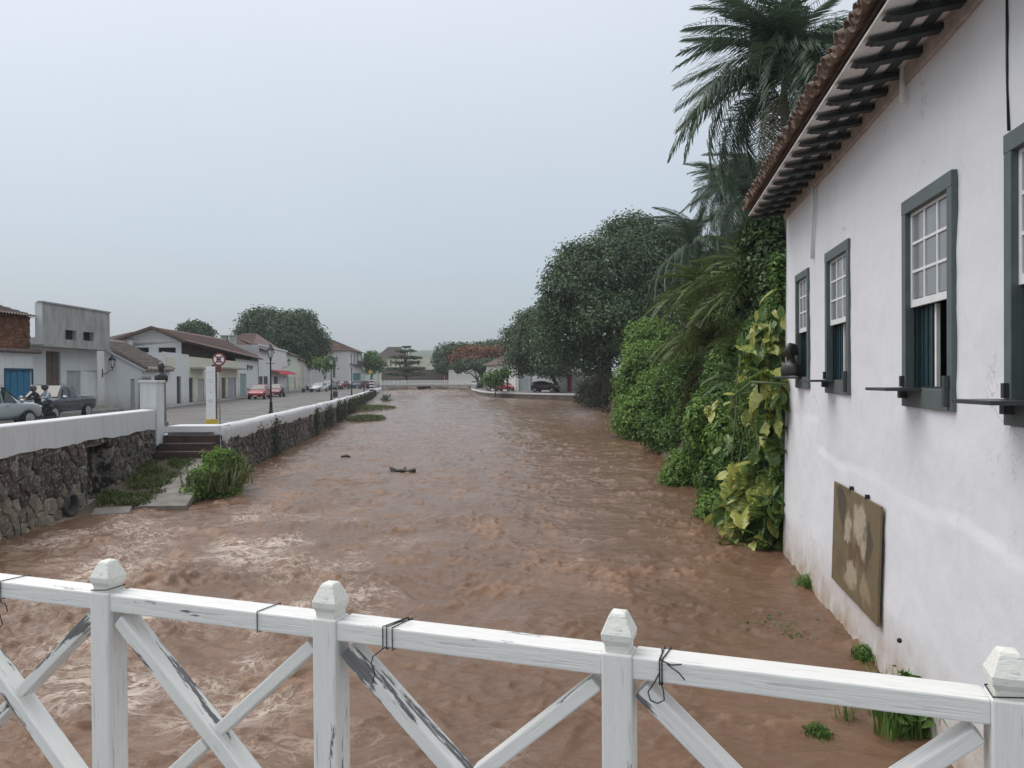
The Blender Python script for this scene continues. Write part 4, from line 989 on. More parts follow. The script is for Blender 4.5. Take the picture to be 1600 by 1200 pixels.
def tiled(root, m, e0, e1, r0, r1, pitch=0.24, name='roof', amp=0.055):
    """tiled roof plane as real ridges and stepped courses: eave e0-e1, ridge r0-r1"""
    e0, e1, r0, r1 = map(Vector, (e0, e1, r0, r1)); o = root.location
    n = max(4, int(max((e1 - e0).length, (r1 - r0).length) / pitch)); c = max(2, min(14, int((r0 - e0).length / 0.45)))
    nn = ((e1 - e0).cross(r0 - e0)).normalized()
    if nn.z < 0: nn = -nn
    sub = 4; W = n * sub + 1; V = []
    for k in range(c):
        for q in (0, 1):
            v = (k + q) / c
            a = e0 + (r0 - e0) * v; b = e1 + (r1 - e1) * v; lift = 0.045 * (1 - q)
            for i in range(W):
                u = i / (W - 1); ph = 2 * PI * i / sub
                V.append(a + (b - a) * u + nn * (lift + amp * math.cos(ph)) - o)
    rows = 2 * c
    Fq = [(j * W + i, j * W + i + 1, (j + 1) * W + i + 1, (j + 1) * W + i) for j in range(rows - 1) for i in range(W - 1)]
    me = np_mesh(name, np.array([tuple(v) for v in V]), np.array(Fq), M[m], True)
    ob = link(name, me, root)
    b = MB(); b.quad(*[q - nn * .08 - o for q in (e0, e1, r1, r0)])
    b.build('roof_underside', M['roof_dark'], ob)
    return ob

# ---- L0: low white house with the bare brick upper wall and blue doors
f = Face((-27.2, 30), (-27.2, 42.9)); t = thing('brick_house', 'low white house with exposed brick upper wall and bright blue double door, far left', 'house', f.p(8, 0))
x = f.r(8, 50, 578, None)
facade(t, f, 1.9, CAMZ + 1.62, [(x[0], x[1], x[2], x[3], 'door', 'door_blue', 'blue_dark')], 'house_white')
f2 = Face((-27.35, 30), (-27.35, 42.9)); zt = f2.z(25, 492)
poly(t, 'brick_wall', 'mortar', f2.p(0, CAMZ + 1.6), f2.p(f2.L, CAMZ + 1.6), f2.p(f2.L, zt), f2.p(0, zt))
bm_ = MB(); bm_.box((0, 0, 0), (0.34, 0.08, 0.15)); bme = bm_.mesh('brick', M['brick']); k = 0
Mb = Matrix((f2.t, -f2.n, Vector((0, 0, 1)))).transposed()
z = CAMZ + 1.78
while z < zt - .1:
    s = f2.L - 0.2 - (0.18 if k % 2 else 0)
    while s > 9.0:
        Mt = (Mb @ Matrix.Rotation(random.uniform(-.05, .05), 3, 'Y')).to_4x4(); Mt.translation = f2.p(s, z, random.uniform(-.015, .02)) - t.location
        link('brick', bme, t, mw=Mt); s -= 0.37
    z += 0.175; k += 1
tiled(t, 'roof_dark', f2.p(0, zt - .02, .35), f2.p(f2.L, zt - .02, .35), f2.p(0, zt + 1.0, -3), f2.p(f2.L, zt + 1.0, -3))
b = MB()
for s in np.arange(8.5, f.L + .3, 0.26): b.tube([f.p(s, CAMZ + 1.72, -.1) - t.location, f.p(s, CAMZ + 1.6, .32) - t.location], 0.10, 7)
b.build('ledge_tiles', M['roof_dark'], t, True)
# ---- L1: grey stained box with two small windows
f = Face((-26.7, 43.0), (-26.7, 50.2)); fl = Face((-27.6, 43.0), (-27.6, 50.2)); t = thing('concrete_house', 'tall flat topped house with a grey stained concrete upper storey and two small openings', 'house', f.p(3, 0))
za, zb_ = f.z(54, 470), f.z(160, 487); zl = f.z(110, 541)
o = t.location
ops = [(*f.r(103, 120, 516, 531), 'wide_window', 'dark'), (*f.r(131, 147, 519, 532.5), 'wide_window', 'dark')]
facade(t, f, zl, min(za, zb_) - .15, ops, 'stained', 'upper_wall', dep=.3)
zc = min(za, zb_) - .15
poly(t, 'upper_wall_top', 'stained', f.p(0, zc), f.p(f.L, zc), f.p(f.L, zb_), f.p(0, za))
b = MB(); b.bar(f.p(-.05, za + .03, -.1) - o, f.p(f.L + .05, zb_ + .03, -.1) - o, .34, .09); b.build('coping', M['stained'], t)
poly(t, 'side_wall', 'house_white', f.p(0, 1.9, -.9), f.p(0, zl, -.9), f.p(0, zl, 0), f.p(0, za, 0), f.p(0, za, -.42), f.p(0, zl + .4, -.42), f.p(0, zl + .4, -8), f.p(0, 1.9, -8))
poly(t, 'parapet_back', 'stained', f.p(0, zl + .3, -.42), f.p(f.L, zl + .3, -.42), f.p(f.L, zb_, -.42), f.p(0, za, -.42))
poly(t, 'end_wall', 'house_white', f.p(f.L, 1.9, -.9), f.p(f.L, zl, -.9), f.p(f.L, zl, 0), f.p(f.L, zb_, 0), f.p(f.L, zb_, -.42), f.p(f.L, zl + .4, -.42), f.p(f.L, zl + .4, -8), f.p(f.L, 1.9, -8))
b = MB(); b.box((f.p(f.L / 2, zl - .05, -.45)) - o, (1.15, f.L + .1, .12)); b.build('canopy_slab', M['stained'], t)
poly(t, 'flat_roof', 'stained', f.p(0, zl + .38, -.1), f.p(f.L, zl + .38, -.1), f.p(f.L, zl + .38, -8), f.p(0, zl + .38, -8))
facade(t, fl, 1.9, zl - .06, [(*fl.r(72, 95, 549, None), 'door', 'door_brown'), (*fl.r(104, 126, 579, None), 'shutter_door', 'door_grey'), (*fl.r(131, 152, 579, None), 'door', 'white')], 'house_white')
# ---- L2: small white house, gable towards the bridge, tiled roof down to the street
t = thing('tile_roof_house', 'small white house with a sloping gable and dark grooved tile roof left of the bust', 'house', (-25.5, 54, 0)); o = t.location
fg = Face((-27.3, 50.6), (-24.95, 50.9)); fs = Face((-24.95, 50.9), (-25.65, 56.6))
zt1 = fg.z(170, 546); ze = fg.z(220, 579)
facade(t, fg, 1.9, ze - .02, [(*fg.r(204, 210, 592, None), 'door', 'door_grey')], 'house_white', 'gable_wall')
poly(t, 'gable_top', 'house_white', fg.p(0, ze - .02), fg.p(fg.L, ze - .02), fg.p(fg.L, ze + .05), fg.p(0.05, zt1), fg.p(0, zt1))
b = MB(); b.bar(fg.p(-.1, zt1 + .08, -.05) - o, fg.p(fg.L + .25, ze - .02, -.05) - o, .34, .10); b.build('verge', M['house_grey'], t)
facade(t, fs, 1.9, ze, [(*fs.r(221, 235, 590, None), 'gate', 'door_grey', 'house_grey')], 'house_white')
tiled(t, 'roof_old', fs.p(0, ze + .05, .35), fs.p(fs.L, ze + .05, .35), fs.p(0, zt1 + .75, -3.4), fs.p(fs.L, zt1 + .75, -3.4), .40, amp=.15)
# ---- L3: big white gable house with long brown roof
t = thing('gable_house', 'large white gable house with long red brown roof and two wide dark windows', 'house', (-28, 66, 0)); o = t.location
fg = Face((-33.6, 60.4), (-26.85, 61.4))
zw = fg.z(286, 534); zap = fg.z(238, 514)
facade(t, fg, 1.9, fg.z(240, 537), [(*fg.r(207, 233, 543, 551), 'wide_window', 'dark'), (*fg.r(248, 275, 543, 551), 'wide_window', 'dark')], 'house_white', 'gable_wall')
sa = fg.s(238); z5 = fg.z(240, 537)
poly(t, 'gable_top', 'house_white', fg.p(0, z5), fg.p(fg.L, z5), fg.p(fg.L, zw), fg.p(sa, zap), fg.p(0, zap - 1.75))
ra0, rb0 = P(237, 511, 60.2), P(345, 529, 95); ea0, eb0 = P(290, 533, 60.8), P(412, 562, 93)
tiled(t, 'roof_red', ea0, eb0, ra0, rb0, 0.3); tiled(t, 'roof_red', P(160, 538, 59.6), rb0 + (P(160, 538, 59.6) - ra0), ra0, rb0, 0.35)
poly(t, 'eave_soffit', 'door_brown', Vector((-27.45, 61.5, ea0.z + .03)), Vector((-31.7, 92, eb0.z + .2)), eb0 + Vector((.1, 0, -.1)), ea0 + Vector((.1, 0, -.1)))
b = MB(); b.bar(ra0 - o, ea0 - o + Vector((0, 0, -.02)), .12, .2); b.bar(ra0 - o, P(160, 538, 59.6) - o, .12, .2); b.build('verge_board', M['door_brown'], t)
fs2 = Face((-26.95, 61.5), (-31.2, 92))
M['brown_wall'] = mat('brown_timber_wall', (0.085, 0.06, 0.052), 0.85, 0.4, 2)
poly(t, 'side_wall', 'brown_wall', fs2.p(0, 1.9, -.5), fs2.p(fs2.L, 1.9, -.5), fs2.p(fs2.L, eb0.z + .25, -.5), fs2.p(0, ea0.z + .05, -.5))
b = MB(); q = fg.p(fg.s(202), fg.z(202, 536), .22) - o; b.box(q, (.75, .35, .5)); ac = b.build('air_conditioner', M['white'], t, bevel=.03)
b = MB(); b.lathe([(.19, 0), (.19, .03), (.05, .035)], 12, q + Vector((-.12, -.19, 0)), Matrix.Rotation(PI / 2, 3, 'X')); b.build('fan_grille', M['house_grey'], ac)
# parapet and low shop front before the gable house
t = thing('low_shop', 'low white shop front with blank plaque and narrow dark doors behind the bust', 'house', (-26.4, 60, 0)); o = t.location
f = Face((-25.75, 56.9), (-26.6, 62.2)); zt = f.z(268, 551)
facade(t, f, 1.9, zt, [(*f.r(253, 262, 590, None), 'door', 'door_dark'), (*f.r(276, 283, 588, None), 'door', 'door_dark')], 'house_white')
q = f.r(259, 273, 558, 575); b = MB(); b.add([f.p(s, z, w_) - o for w_ in (0.0, .05) for s, z in ((q[0], q[2]), (q[1], q[2]), (q[1], q[3]), (q[0], q[3]))], [(4, 5, 6, 7), (0, 1, 5, 4), (1, 2, 6, 5), (2, 3, 7, 6), (3, 0, 4, 7)]); b.build('plaque', M['house_cream'], t)
poly(t, 'roof', 'stained', f.p(0, zt, 0), f.p(f.L, zt, 0), f.p(f.L, zt, -4), f.p(0, zt, -4)); poly(t, 'end_wall', 'house_white', f.p(0, 1.9, 0), f.p(0, zt, 0), f.p(0, zt, -4), f.p(0, 1.9, -4))
t = thing('shop_row', 'long low cream shop row with concrete awnings under the brown roof', 'house', (-28, 72, 0)); o = t.location
f = Face((-26.65, 62.4), (-29.0, 79.3)); zt = f.z(335, 561)
facade(t, f, 1.9, zt, [(*f.r(294.5, 302, 590, None), 'door', 'door_dark'), (*f.r(309, 319, 592, None), 'shutter_door', 'door_grey'), (*f.r(346, 353, 590, None), 'door', 'door_brown'), (*f.r(356, 373, 590, None), 'shutter_door', 'door_grey')], 'house_cream')
b = MB()
for a_, c_ in ((297, 318), (343, 371)):
    s0, s1 = f.s(a_), f.s(c_); zz = f.z((a_ + c_) / 2, 577); b.add([f.p(s, z, w_) - o for w_ in (0, .9) for s, z in ((s0, zz), (s1, zz), (s1, zz + .14), (s0, zz + .14))], [(3, 2, 1, 0), (4, 5, 6, 7), (0, 1, 5, 4), (1, 2, 6, 5), (2, 3, 7, 6), (3, 0, 4, 7)])
b.build('awning', M['stained'], t)
poly(t, 'roof', 'stained', f.p(0, zt, 0), f.p(f.L, zt, 0), f.p(f.L, zt, -1.2), f.p(0, zt, -1.2))
t = thing('corner_shop', 'pale shop with a green door and a small black and white wall sign', 'house', (-30, 85, 0)); o = t.location
f = Face((-29.05, 79.4), (-31.0, 92.2)); zt = f.z(392, 563)
facade(t, f, 1.9, zt, [(*f.r(375, 385, 584, None), 'door', 'door_pale')], 'house_white')
poly(t, 'end_wall', 'house_grey', f.p(f.L, 1.9), f.p(f.L, zt), f.p(f.L, zt, -5), f.p(f.L, 1.9, -5))
poly(t, 'roof', 'roof_red', f.p(0, zt, .3), f.p(f.L, zt, .3), f.p(f.L, zt + .5, -2), f.p(0, zt + .5, -2))
b = MB()
def plate(f, o, b, x0, x1, y0, y1, w0, w1):
    q = f.r(x0, x1, y0, y1); b.add([f.p(s, z, w_) - o for w_ in (w0, w1) for s, z in ((q[0], q[2]), (q[1], q[2]), (q[1], q[3]), (q[0], q[3]))], [(4, 5, 6, 7), (0, 1, 5, 4), (1, 2, 6, 5), (2, 3, 7, 6), (3, 0, 4, 7)])
plate(f, o, b, 386, 388, 570, 578, 0, .05); plate(f, o, b, 389, 395, 571.5, 574.5, 0, .04); plate(f, o, b, 390.5, 394, 575.5, 577.5, 0, .04); b.build('wall_sign', M['black'], t)
# ---- L5 building with the red awning
t = thing('awning_shop', 'flat topped shop with a bright red awning over its entrance', 'house', (-32, 100, 0)); o = t.location
f = Face((-31.3, 93.5), (-34.6, 116)); zt = f.z(440, 547)
facade(t, f, 1.9, zt, [(*f.r(404, 411, 588, None), 'window', 'dark'), (*f.r(412, 419, 588, None), 'window', 'dark'), (*f.r(428, 434, 588, None), 'door', 'door_dark')], 'house_white')
poly(t, 'roof', 'stained', f.p(0, zt), f.p(f.L, zt), f.p(f.L, zt, -6), f.p(0, zt, -6)); poly(t, 'end_wall', 'house_grey', f.p(0, 1.9), f.p(0, zt), f.p(0, zt, -6), f.p(0, 1.9, -6))
b = MB(); b.bar(f.p(-.1, zt, .06) - o, f.p(f.L, zt, .06) - o, .25, .2); b.build('cornice', M['house_white'], t)
tiled(t, 'roof_red', f.p(0, zt - .7, .5), f.p(9, zt - .7, .5), f.p(0, zt + .6, -2.2), f.p(9, zt + .6, -2.2), .3, 'front_roof')
b = MB(); s0, s1 = f.s(424), f.s(451); zz = f.z(438, 582); n = 6
vs = []
for i in range(n + 1):
    s = s0 + (s1 - s0) * i / n
    vs += [f.p(s, zz + .3, 0) - o, f.p(s, zz, 1.0) - o, f.p(s, zz - .35 + .08 * (i % 2), 1.3) - o]
for i in range(n):
    for j in (0, 1): b.f.append((3 * i + j, 3 * i + 3 + j, 3 * i + 4 + j, 3 * i + j + 1)); b.m.append(0)
b.v = [tuple(v) for v in vs]
b.add([f.p(s1 - .3, zz - .2, .9) - o, f.p(s1, zz - .2, .9) - o, f.p(s1 - 1.6, 2.6, 1.2) - o, f.p(s1 - 2.6, 2.6, 1.2) - o], [(0, 1, 2, 3)])
b.build('awning', M['red_cloth'], t)
for i, (pa, pb, mat_, dm, xs) in enumerate((((-34.7, 116.2), (-37.2, 131), 'house_green', 'door_green', (458, 464)), ((-37.25, 131.2), (-39.2, 143), 'house_cream', 'door_brown', (480, 484)), ((-39.25, 143.2), (-41.3, 156), 'house_white', 'door_brown', (496, 500)))):
    lab = ('pale green row house with a green door beside the awning shop', 'cream row house with a brown door in the far row', 'white row house with a tiled roof at the far end of the row')[i]
    f = Face(pa, pb); t = thing('row_house', lab, 'house', f.p(5, 0), group='row houses along the far street'); o = t.location
    zt = f.z(f.L and (460, 484, 504)[i], (556, 566, 573)[i])
    ops = []
    for q in np.arange(1.5, f.L - 1.6, 3.4): ops.append((q, q + 1.0, 2.04 if int(q) % 2 else 2.9, min(4.2, zt - .4), 'door' if int(q) % 2 else 'window', dm if int(q) % 2 else 'dark'))
    facade(t, f, 1.9, zt, ops, mat_)
    tiled(t, 'roof_red' if i else 'roof_dark', f.p(0, zt, .5), f.p(f.L, zt, .5), f.p(0, zt + 1.4, -3.5), f.p(f.L, zt + 1.4, -3.5), .4)
    poly(t, 'end_wall', mat_, f.p(0, 1.9), f.p(0, zt), f.p(0, zt + 1.3, -3.4), f.p(0, 1.9, -3.4))
# ---- L7 two storey white house with hip roof
t = thing('two_storey_house', 'white two storey house with a brown hip roof and dark balcony at the street end', 'house', (-38, 165, 0)); o = t.location
fg = Face((-47, 163), (P(545.5, 600, 163).x, 163)); fs = Face((P(545.5, 600, 163).x, 163.02), (P(566, 600, 184).x, 184))
zt = fg.z(545, 546)
facade(t, fg, 1.9, zt, [(fg.s(520), fg.s(524), fg.z(522, 590), fg.z(522, 575), 'window', 'dark')], 'farwhite', 'end_wall')
ops = [(fs.s(x), fs.s(x + 2), fs.z(x, 566), fs.z(x, 553), 'window', 'dark') for x in (548, 553, 558)] + [(fs.s(551), fs.s(563), 2.0, fs.z(557, 583), 'gate', 'teal2')]
M['teal2'] = mat('turquoise_gate', (0.10, 0.30, 0.33), 0.6, .15)
facade(t, fs, 1.9, fs.z(545.6, 546), ops, 'farwhite')
b = MB(); s0, s1 = fs.s(552), fs.s(566); z_ = fs.z(558, 571)
for k in range(7):
    s = s0 + (s1 - s0) * k / 6; b.bar(fs.p(s, z_, 1.0) - o, fs.p(s, z_ + 1.0, 1.0) - o, .06, .06)
b.bar(fs.p(s0, z_ + 1, 1) - o, fs.p(s1, z_ + 1, 1) - o, .08, .08); b.bar(fs.p(s0, z_, .5) - o, fs.p(s1, z_, .5) - o, 1.1, .15); b.build('balcony', M['black'], t)
b = MB(); b.quad(*[fs.p(s, z, 1.0) - o for s, z in ((s0, z_), (s1, z_), (s1, z_ + .9), (s0, z_ + .9))]); b.build('balcony_panel', M['door_dark'], t)
A, B_, D = fg.p(-.5, zt - .2, .8), fs.p(-.4, zt - .2, .8), fs.p(fs.L + .6, zt - .2, .8)
R0, R1 = P(513, 531, 167), P(524, 533, 178)
tiled(t, 'roof_red', A, B_, R0, R0 + Vector((.5, .5, 0)), .45); tiled(t, 'roof_red', B_, D, R0 + Vector((.5, .5, 0)), R1, .45)
# ---- buildings beyond the far bridge
def block(name, label, x0, x1, y0, ybase, Y, depth, wallm, roofm, ops, rise=0.35):
    t = thing(name, label, 'house' if 'wall' not in name else 'wall', (P((x0 + x1) / 2, 590, Y).x, Y, 0)); o = t.location
    f = Face((P(x0, 590, Y).x, Y), (P(x1, 590, Y).x, Y)); zt = f.z(x0, y0)
    facade(t, f, 1.7, zt, [(*f.r(*q[:4]), q[4], q[5]) for q in ops], wallm)
    for e_ in (0, f.L): poly(t, 'end_wall', wallm, f.p(e_, 1.7), f.p(e_, zt), f.p(e_, zt, -depth), f.p(e_, 1.7, -depth))
    if roofm:
        h = depth * rise; dx = min(depth * .4, f.L * .28)
        tiled(t, roofm, f.p(-.5, zt, .5), f.p(f.L + .5, zt, .5), f.p(dx, zt + h, -depth / 2), f.p(f.L - dx, zt + h, -depth / 2), .5)
        for e_, sg in ((-.5, 1), (f.L + .5, -1)):
            poly(t, 'roof_hip', roofm, f.p(e_, zt, .5), f.p(e_ + sg * dx + sg * .5, zt + h, -depth / 2), f.p(e_, zt, -depth - .5))
    else: poly(t, 'flat_roof', 'stained', f.p(0, zt), f.p(f.L, zt), f.p(f.L, zt, -depth), f.p(0, zt, -depth))
    return t
block('town_house', 'cream town house with brown roof behind the layered almond tree', 590, 632, 559, 590, 235, 13, 'house_cream', 'roof_dark', [(603, 605, 562, 572, 'window', 'dark'), (609, 612, 562, 572, 'window', 'dark'), (617, 620, 562, 572, 'window', 'dark')], .28)
block('town_house', 'flat pale house right of the layered almond tree', 645, 679, 560, 590, 245, 14, 'house_cream', None, [(652, 656, 563, 570, 'window', 'dark')])
M['brownwall2'] = plaster('brown_retaining', (0.17, 0.135, 0.115), stain=(0.07, 0.06, 0.05), amount=0.6)
block('retaining_wall', 'long brown retaining wall behind the far bridge', 596, 694, 578, 600, 205, 1.2, 'brownwall2', None, [])
block('red_gate_wall', 'short red gate wall at the right end of the brown retaining wall', 695, 700.5, 579, 600, 204, .8, 'red_door', None, [])
block('garden_wall', 'plain white garden wall beyond the right end of the far bridge', 701, 742, 578, 600, 190, .6, 'farwhite', None, [])
# ---- right bank: white house and its walls
t = thing('bank_house', 'white single storey house with grey roof half hidden by the dark tree across the river', 'house', (3, 134, 0)); o = t.location
f = Face((P(760, 590, 138).x, 138), (P(806, 590, 122).x, 122)); zt = f.z(762, 571)
facade(t, f, 1.6, zt, [(*f.r(q, q + 2, 576, 590), 'window', 'dark') for q in (765, 776, 784, 792)], 'farwhite')
e0, e1 = f.p(-.7, zt, .6), f.p(f.L + .5, zt, .6)
tiled(t, 'roof_dark', e0, e1, f.p(4, zt + 2.6, -4.5), f.p(f.L - 2, zt + 2.6, -4.5), .4)
poly(t, 'roof_hip', 'roof_dark', e0, f.p(4, zt + 2.6, -4.5), f.p(-.7, zt, -9)); poly(t, 'end_wall', 'farwhite', f.p(0, 1.6), f.p(0, zt), f.p(0, zt, -9), f.p(0, 1.6, -9))
t = thing('courtyard_wall', 'white courtyard wall with grey double gate behind the maroon car', 'wall', (6, 120, 0)); o = t.location
f = Face((P(807, 590, 121.5).x, 121.5), (P(871, 590, 117).x, 117)); zt = f.z(840, 578)
facade(t, f, 1.6, zt, [(f.s(811), f.s(832), 1.72, zt - .15, 'gate', 'door_grey')], 'farwhite')
b = MB(); b.bar(f.p(f.s(828), 1.7, .05) - o, f.p(f.s(828), zt, .05) - o, .15, .15); b.bar(f.p(f.s(810.3), 1.7, .05) - o, f.p(f.s(810.3), zt, .05) - o, .15, .15); b.build('gate_post', M['white'], t)
poly(t, 'wall_back', 'farwhite', f.p(0, zt), f.p(f.L, zt), f.p(f.L, zt, -.4), f.p(0, zt, -.4))
t = thing('red_door_wall', 'white boundary wall with a narrow bright red door across the river', 'wall', (12, 114, 0)); o = t.location
f = Face((P(872, 590, 114).x, 114), (P(950, 590, 108).x, 108)); zt = f.z(890, 582.5)
facade(t, f, 1.6, zt, [(f.s(885.5), f.s(893), 1.72, zt - .35, 'door', 'red_door')], 'house_white')
b = MB(); b.bar(f.p(0, zt + .05, 0) - o, f.p(f.L, zt + .05, 0) - o, .4, .14); b.build('coping', M['house_cream'], t)
poly(t, 'end_wall', 'house_white', f.p(0, 1.6), f.p(0, zt), f.p(0, zt, -4), f.p(0, 1.6, -4))
# background roofs peeping over on the left
block('back_house', 'low house with a brown roof glimpsed behind the grey concrete house', 161, 196, 533, 600, 78, 10, 'house_white', 'roof_dark', [], .12)
block('back_house', 'long roof with chimney behind the ridge of the brown roof', 345, 392, 541, 600, 108, 12, 'house_grey', 'roof_red', [], .18)
for px, lab in ((354, 'grey chimney stack above the long brown roof, left of the pair'), (367, 'grey chimney stack beside the big dark tree, right of the pair')):
    t = thing('chimney', lab, 'chimney', P(px - 3, 545, 106)); b = MB(); b.box((0, 0, 0.6), (.8, .8, 2.4)); b.build('stack', M['stained'], t); b = MB(); b.box((0, 0, 1.82), (1.0, 1.0, .14)); b.build('cap', M['stained'], t)
t = thing('water_tank', 'white box water tank above the roofs near the red awning', 'tank', P(395, 552, 100)); b = MB(); b.box((0, 0, .5), (1.3, 1.3, 1.0)); b.build('tank', M['farwhite'], t, bevel=.05); b = MB(); b.box((0, 0, -.6), (1.5, 1.5, 1.1)); b.build('stand', M['house_grey'], t)
# ---- far bridge
t = thing('far_bridge', 'far white bridge with lattice railing above the rapids', 'bridge', (-17, 151, 2)); o = t.location
za, zr = 2.45, 3.4
A, B_ = Vector((-26.6, 151.2, za)), Vector((-8.2, 150.5, za))
b = MB(); b.bar(A - o, B_ - o, 4.0, .3); b.build('deck', M['stained'], t)
b = MB(); D = (B_ - A); n = 22; fr = Vector((0, -1.9, 0))
for side in (-1.9, 1.9):
    fr = Vector((0, side, 0))
    for i in range(n + 1): b.bar(A + D * i / n + fr - o, A + D * i / n + fr + Vector((0, 0, 1.05)) - o, .10, .10)
    for h in (.28, .98): b.bar(A + fr + Vector((0, 0, h)) - o, B_ + fr + Vector((0, 0, h)) - o, .07, .08)
    for i in range(n):
        p0, p1 = A + D * i / n + fr - o, A + D * (i + 1) / n + fr - o
        b.bar(p0 + Vector((0, 0, .28)), p1 + Vector((0, 0, .95)), .05, .07); b.bar(p0 + Vector((0, 0, .95)), p1 + Vector((0, 0, .28)), .05, .07)
b.build('lattice_railing', M['farwhite'], t)
b = MB(); c = A + D * .49 - o
b.add([c + Vector(q) for q in ((-1.3, -1.5, -.15), (1.3, -1.5, -.15), (.5, -1.5, -2.2), (-.5, -1.5, -2.2), (-1.3, 1.5, -.15), (1.3, 1.5, -.15), (.5, 1.5, -2.2), (-.5, 1.5, -2.2))], [(0, 3, 2, 1), (4, 5, 6, 7), (0, 4, 7, 3), (1, 2, 6, 5)]); b.build('pier', M['brown_step'], t)

# ================================================================== STREET FURNITURE
def lantern(root, z, k, parent_name='lantern'):
    b = MB(); n = 6
    b.lathe([(.07 * k, z), (.085 * k, z + .03 * k), (.06 * k, z + .05 * k)], n)
    for j in range(n):
        a = 2 * PI * j / n; c, s = math.cos(a), math.sin(a)
        b.bar((.085 * k * c, .085 * k * s, z + .04 * k), (.17 * k * c, .17 * k * s, z + .40 * k), .014 * k, .014 * k)
    b.lathe([(.20 * k, z + .40 * k), (.20 * k, z + .42 * k), (.10 * k, z + .55 * k), (.05 * k, z + .60 * k), (.05 * k, z + .64 * k), (.015 * k, z + .70 * k)], n)
    ln = b.build(parent_name, M['black'], root)
    b = MB(); b.lathe([(.078 * k, z + .05 * k), (.160 * k, z + .395 * k)], n); b.build('lantern_glass', M['lamp_glass'], ln)
def street_lamp(px, ytop, ybase, label, bin_=False, two=False):
    Y = 2.0 * F / (ybase - (590.5 + (670 - px) * 0.0066)); base = P(px, ybase, Y); base.z = STREET
    H = P(px, ytop, Y).z - STREET; k = H / 3.6
    t = thing('street_lamp', label, 'street lamp', base, group='black lamp posts along the river wall')
    b = MB(); b.lathe([(.13 * k, 0), (.13 * k, .10 * k), (.09 * k, .16 * k), (.075 * k, .55 * k), (.09 * k, .58 * k), (.055 * k, .66 * k), (.045 * k, 1.6 * k), (.038 * k, 2.75 * k), (.06 * k, 2.78 * k), (.06 * k, 2.84 * k), (.035 * k, 2.9 * k)], 10)
    b.build('pole', M['black'], t, True)
    b = MB(); b.bar((-.22 * k, 0, 2.62 * k), (.22 * k, 0, 2.62 * k), .03, .03); b.build('ladder_bar', M['black'], t)
    lantern(t, 2.88 * k, k * 1.05)
    return t, base
street_lamp(423.5, 538, 647, 'nearest black lantern lamp post, standing beside the river wall near the red car')
t, base = street_lamp(518, 557, 626.5, 'second black lamp post along the wall, with a waste bin fixed beside it')
bt = thing('waste_bin', 'small dark waste bin on the second lamp post by the river wall', 'bin', base + Vector((.35, 0, 0)))
b = MB(); b.box((0, 0, .62), (.36, .34, .55)); b.build('bin_body', M['door_dark'], bt, bevel=.03); b = MB(); b.bar((-.1, 0, 0), (-.1, 0, .9), .05, .05); b.build('bin_post', M['black'], bt)
street_lamp(549.5, 566, 617.5, 'third black lamp post along the wall, in front of the two storey house')
street_lamp(569, 572, 612.5, 'fourth black lamp post, short of the striped signs')
street_lamp(591, 578, 607.5, 'smallest farthest black lamp post near the end of the river wall')
def wall_lamp(root_label, pos, nrm, k=1.0):
    t = thing('wall_lamp', root_label, 'wall lamp', pos, math.atan2(nrm.y, nrm.x)); b = MB()
    b.tube([(0, 0, -.55 * k), (.25 * k, 0, -.5 * k), (.5 * k, 0, -.32 * k), (.62 * k, 0, -.32 * k)], .022 * k, 6); b.bar((0, 0, -.7 * k), (0, 0, -.25 * k), .08, .03); b.tube([(.62 * k, 0, -.33 * k), (.62 * k, 0, -.2 * k)], .02 * k, 6)
    b.build('bracket', M['black'], t)
    lantern(t, 0, k)
    for ch in t.children:
        if ch.name.startswith('lantern'): ch.location = (.62 * k, 0, -.2 * k)
wall_lamp('black lantern on a curled bracket at the corner of the grey concrete house', P(160, 569, 50.3), Vector((1, -.25, 0)), 1.25)
wall_lamp('small black lantern bracket above the red awning', P(443, 567, 113), Vector((1, -.15, 0)), 1.4)
# white totem
base = P(331, 664, 32.8); base.z = STREET
t = thing('totem_sign', 'tall narrow white totem post with a yellow painted foot beside the river wall', 'sign', base, R(4))
b = MB(); b.box((0, 0, 1.42), (.40, .22, 2.28)); b.build('panel', M['white'], t, bevel=.012)
b = MB(); b.box((0, 0, .14), (.44, .26, .28)); b.build('foot', M['yellow'], t, bevel=.01)
b = MB(); b.box((.205, .0, 1.42), (.012, .2, 2.26)); b.build('edge_strip', M['door_brown'], t)
b = MB()
for z, w_ in ((2.33, .3), (2.0, .24), (1.94, .3), (1.88, .22), (1.45, .05), (1.12, .22), (1.07, .26), (1.02, .2)): b.box((-.0, -.112, z), (w_, .004, .022 if w_ > .1 else .07))
b.build('print', M['signgrey'], t)
b = MB(); b.box((0, 0, -.0), (1.0, .8, .03)); b.build('yellow_marking', M['yellow'], t)
# no stopping sign just behind it
t = thing('no_stopping_sign', 'round red and white no stopping sign with brown plate above the white totem', 'traffic sign', base + Vector((.18, .45, 0)))
b = MB(); b.tube([(0, 0, 0), (0, 0, 3.15)], .03, 8); b.build('post', M['steel'], t, True)
Q = Matrix.Rotation(PI / 2, 3, 'X'); cz = 2.88
b = MB(); b.lathe([(.29, 0.02), (.29, 0.045), (.29, .05)], 24, (0, 0, cz), Q); b.build('red_disc', M['signred'], t)
b = MB(); b.lathe([(.225, 0.05), (.225, .056)], 24, (0, 0, cz), Q); b.build('white_disc', M['white'], t)
b = MB(); b.box((-.07, -.06, cz), (.05, .006, .26))
for z in (-.105, 0, .105): b.box((.01, -.06, cz + z), (.15, .006, .045))
b.build('letter_e', M['black'], t)
b = MB()
for a in (1, -1): b.bar((-.165, -.066, cz + .165 * a), (.165, -.066, cz - .165 * a), .006, .05)
b.build('red_cross', M['signred'], t)
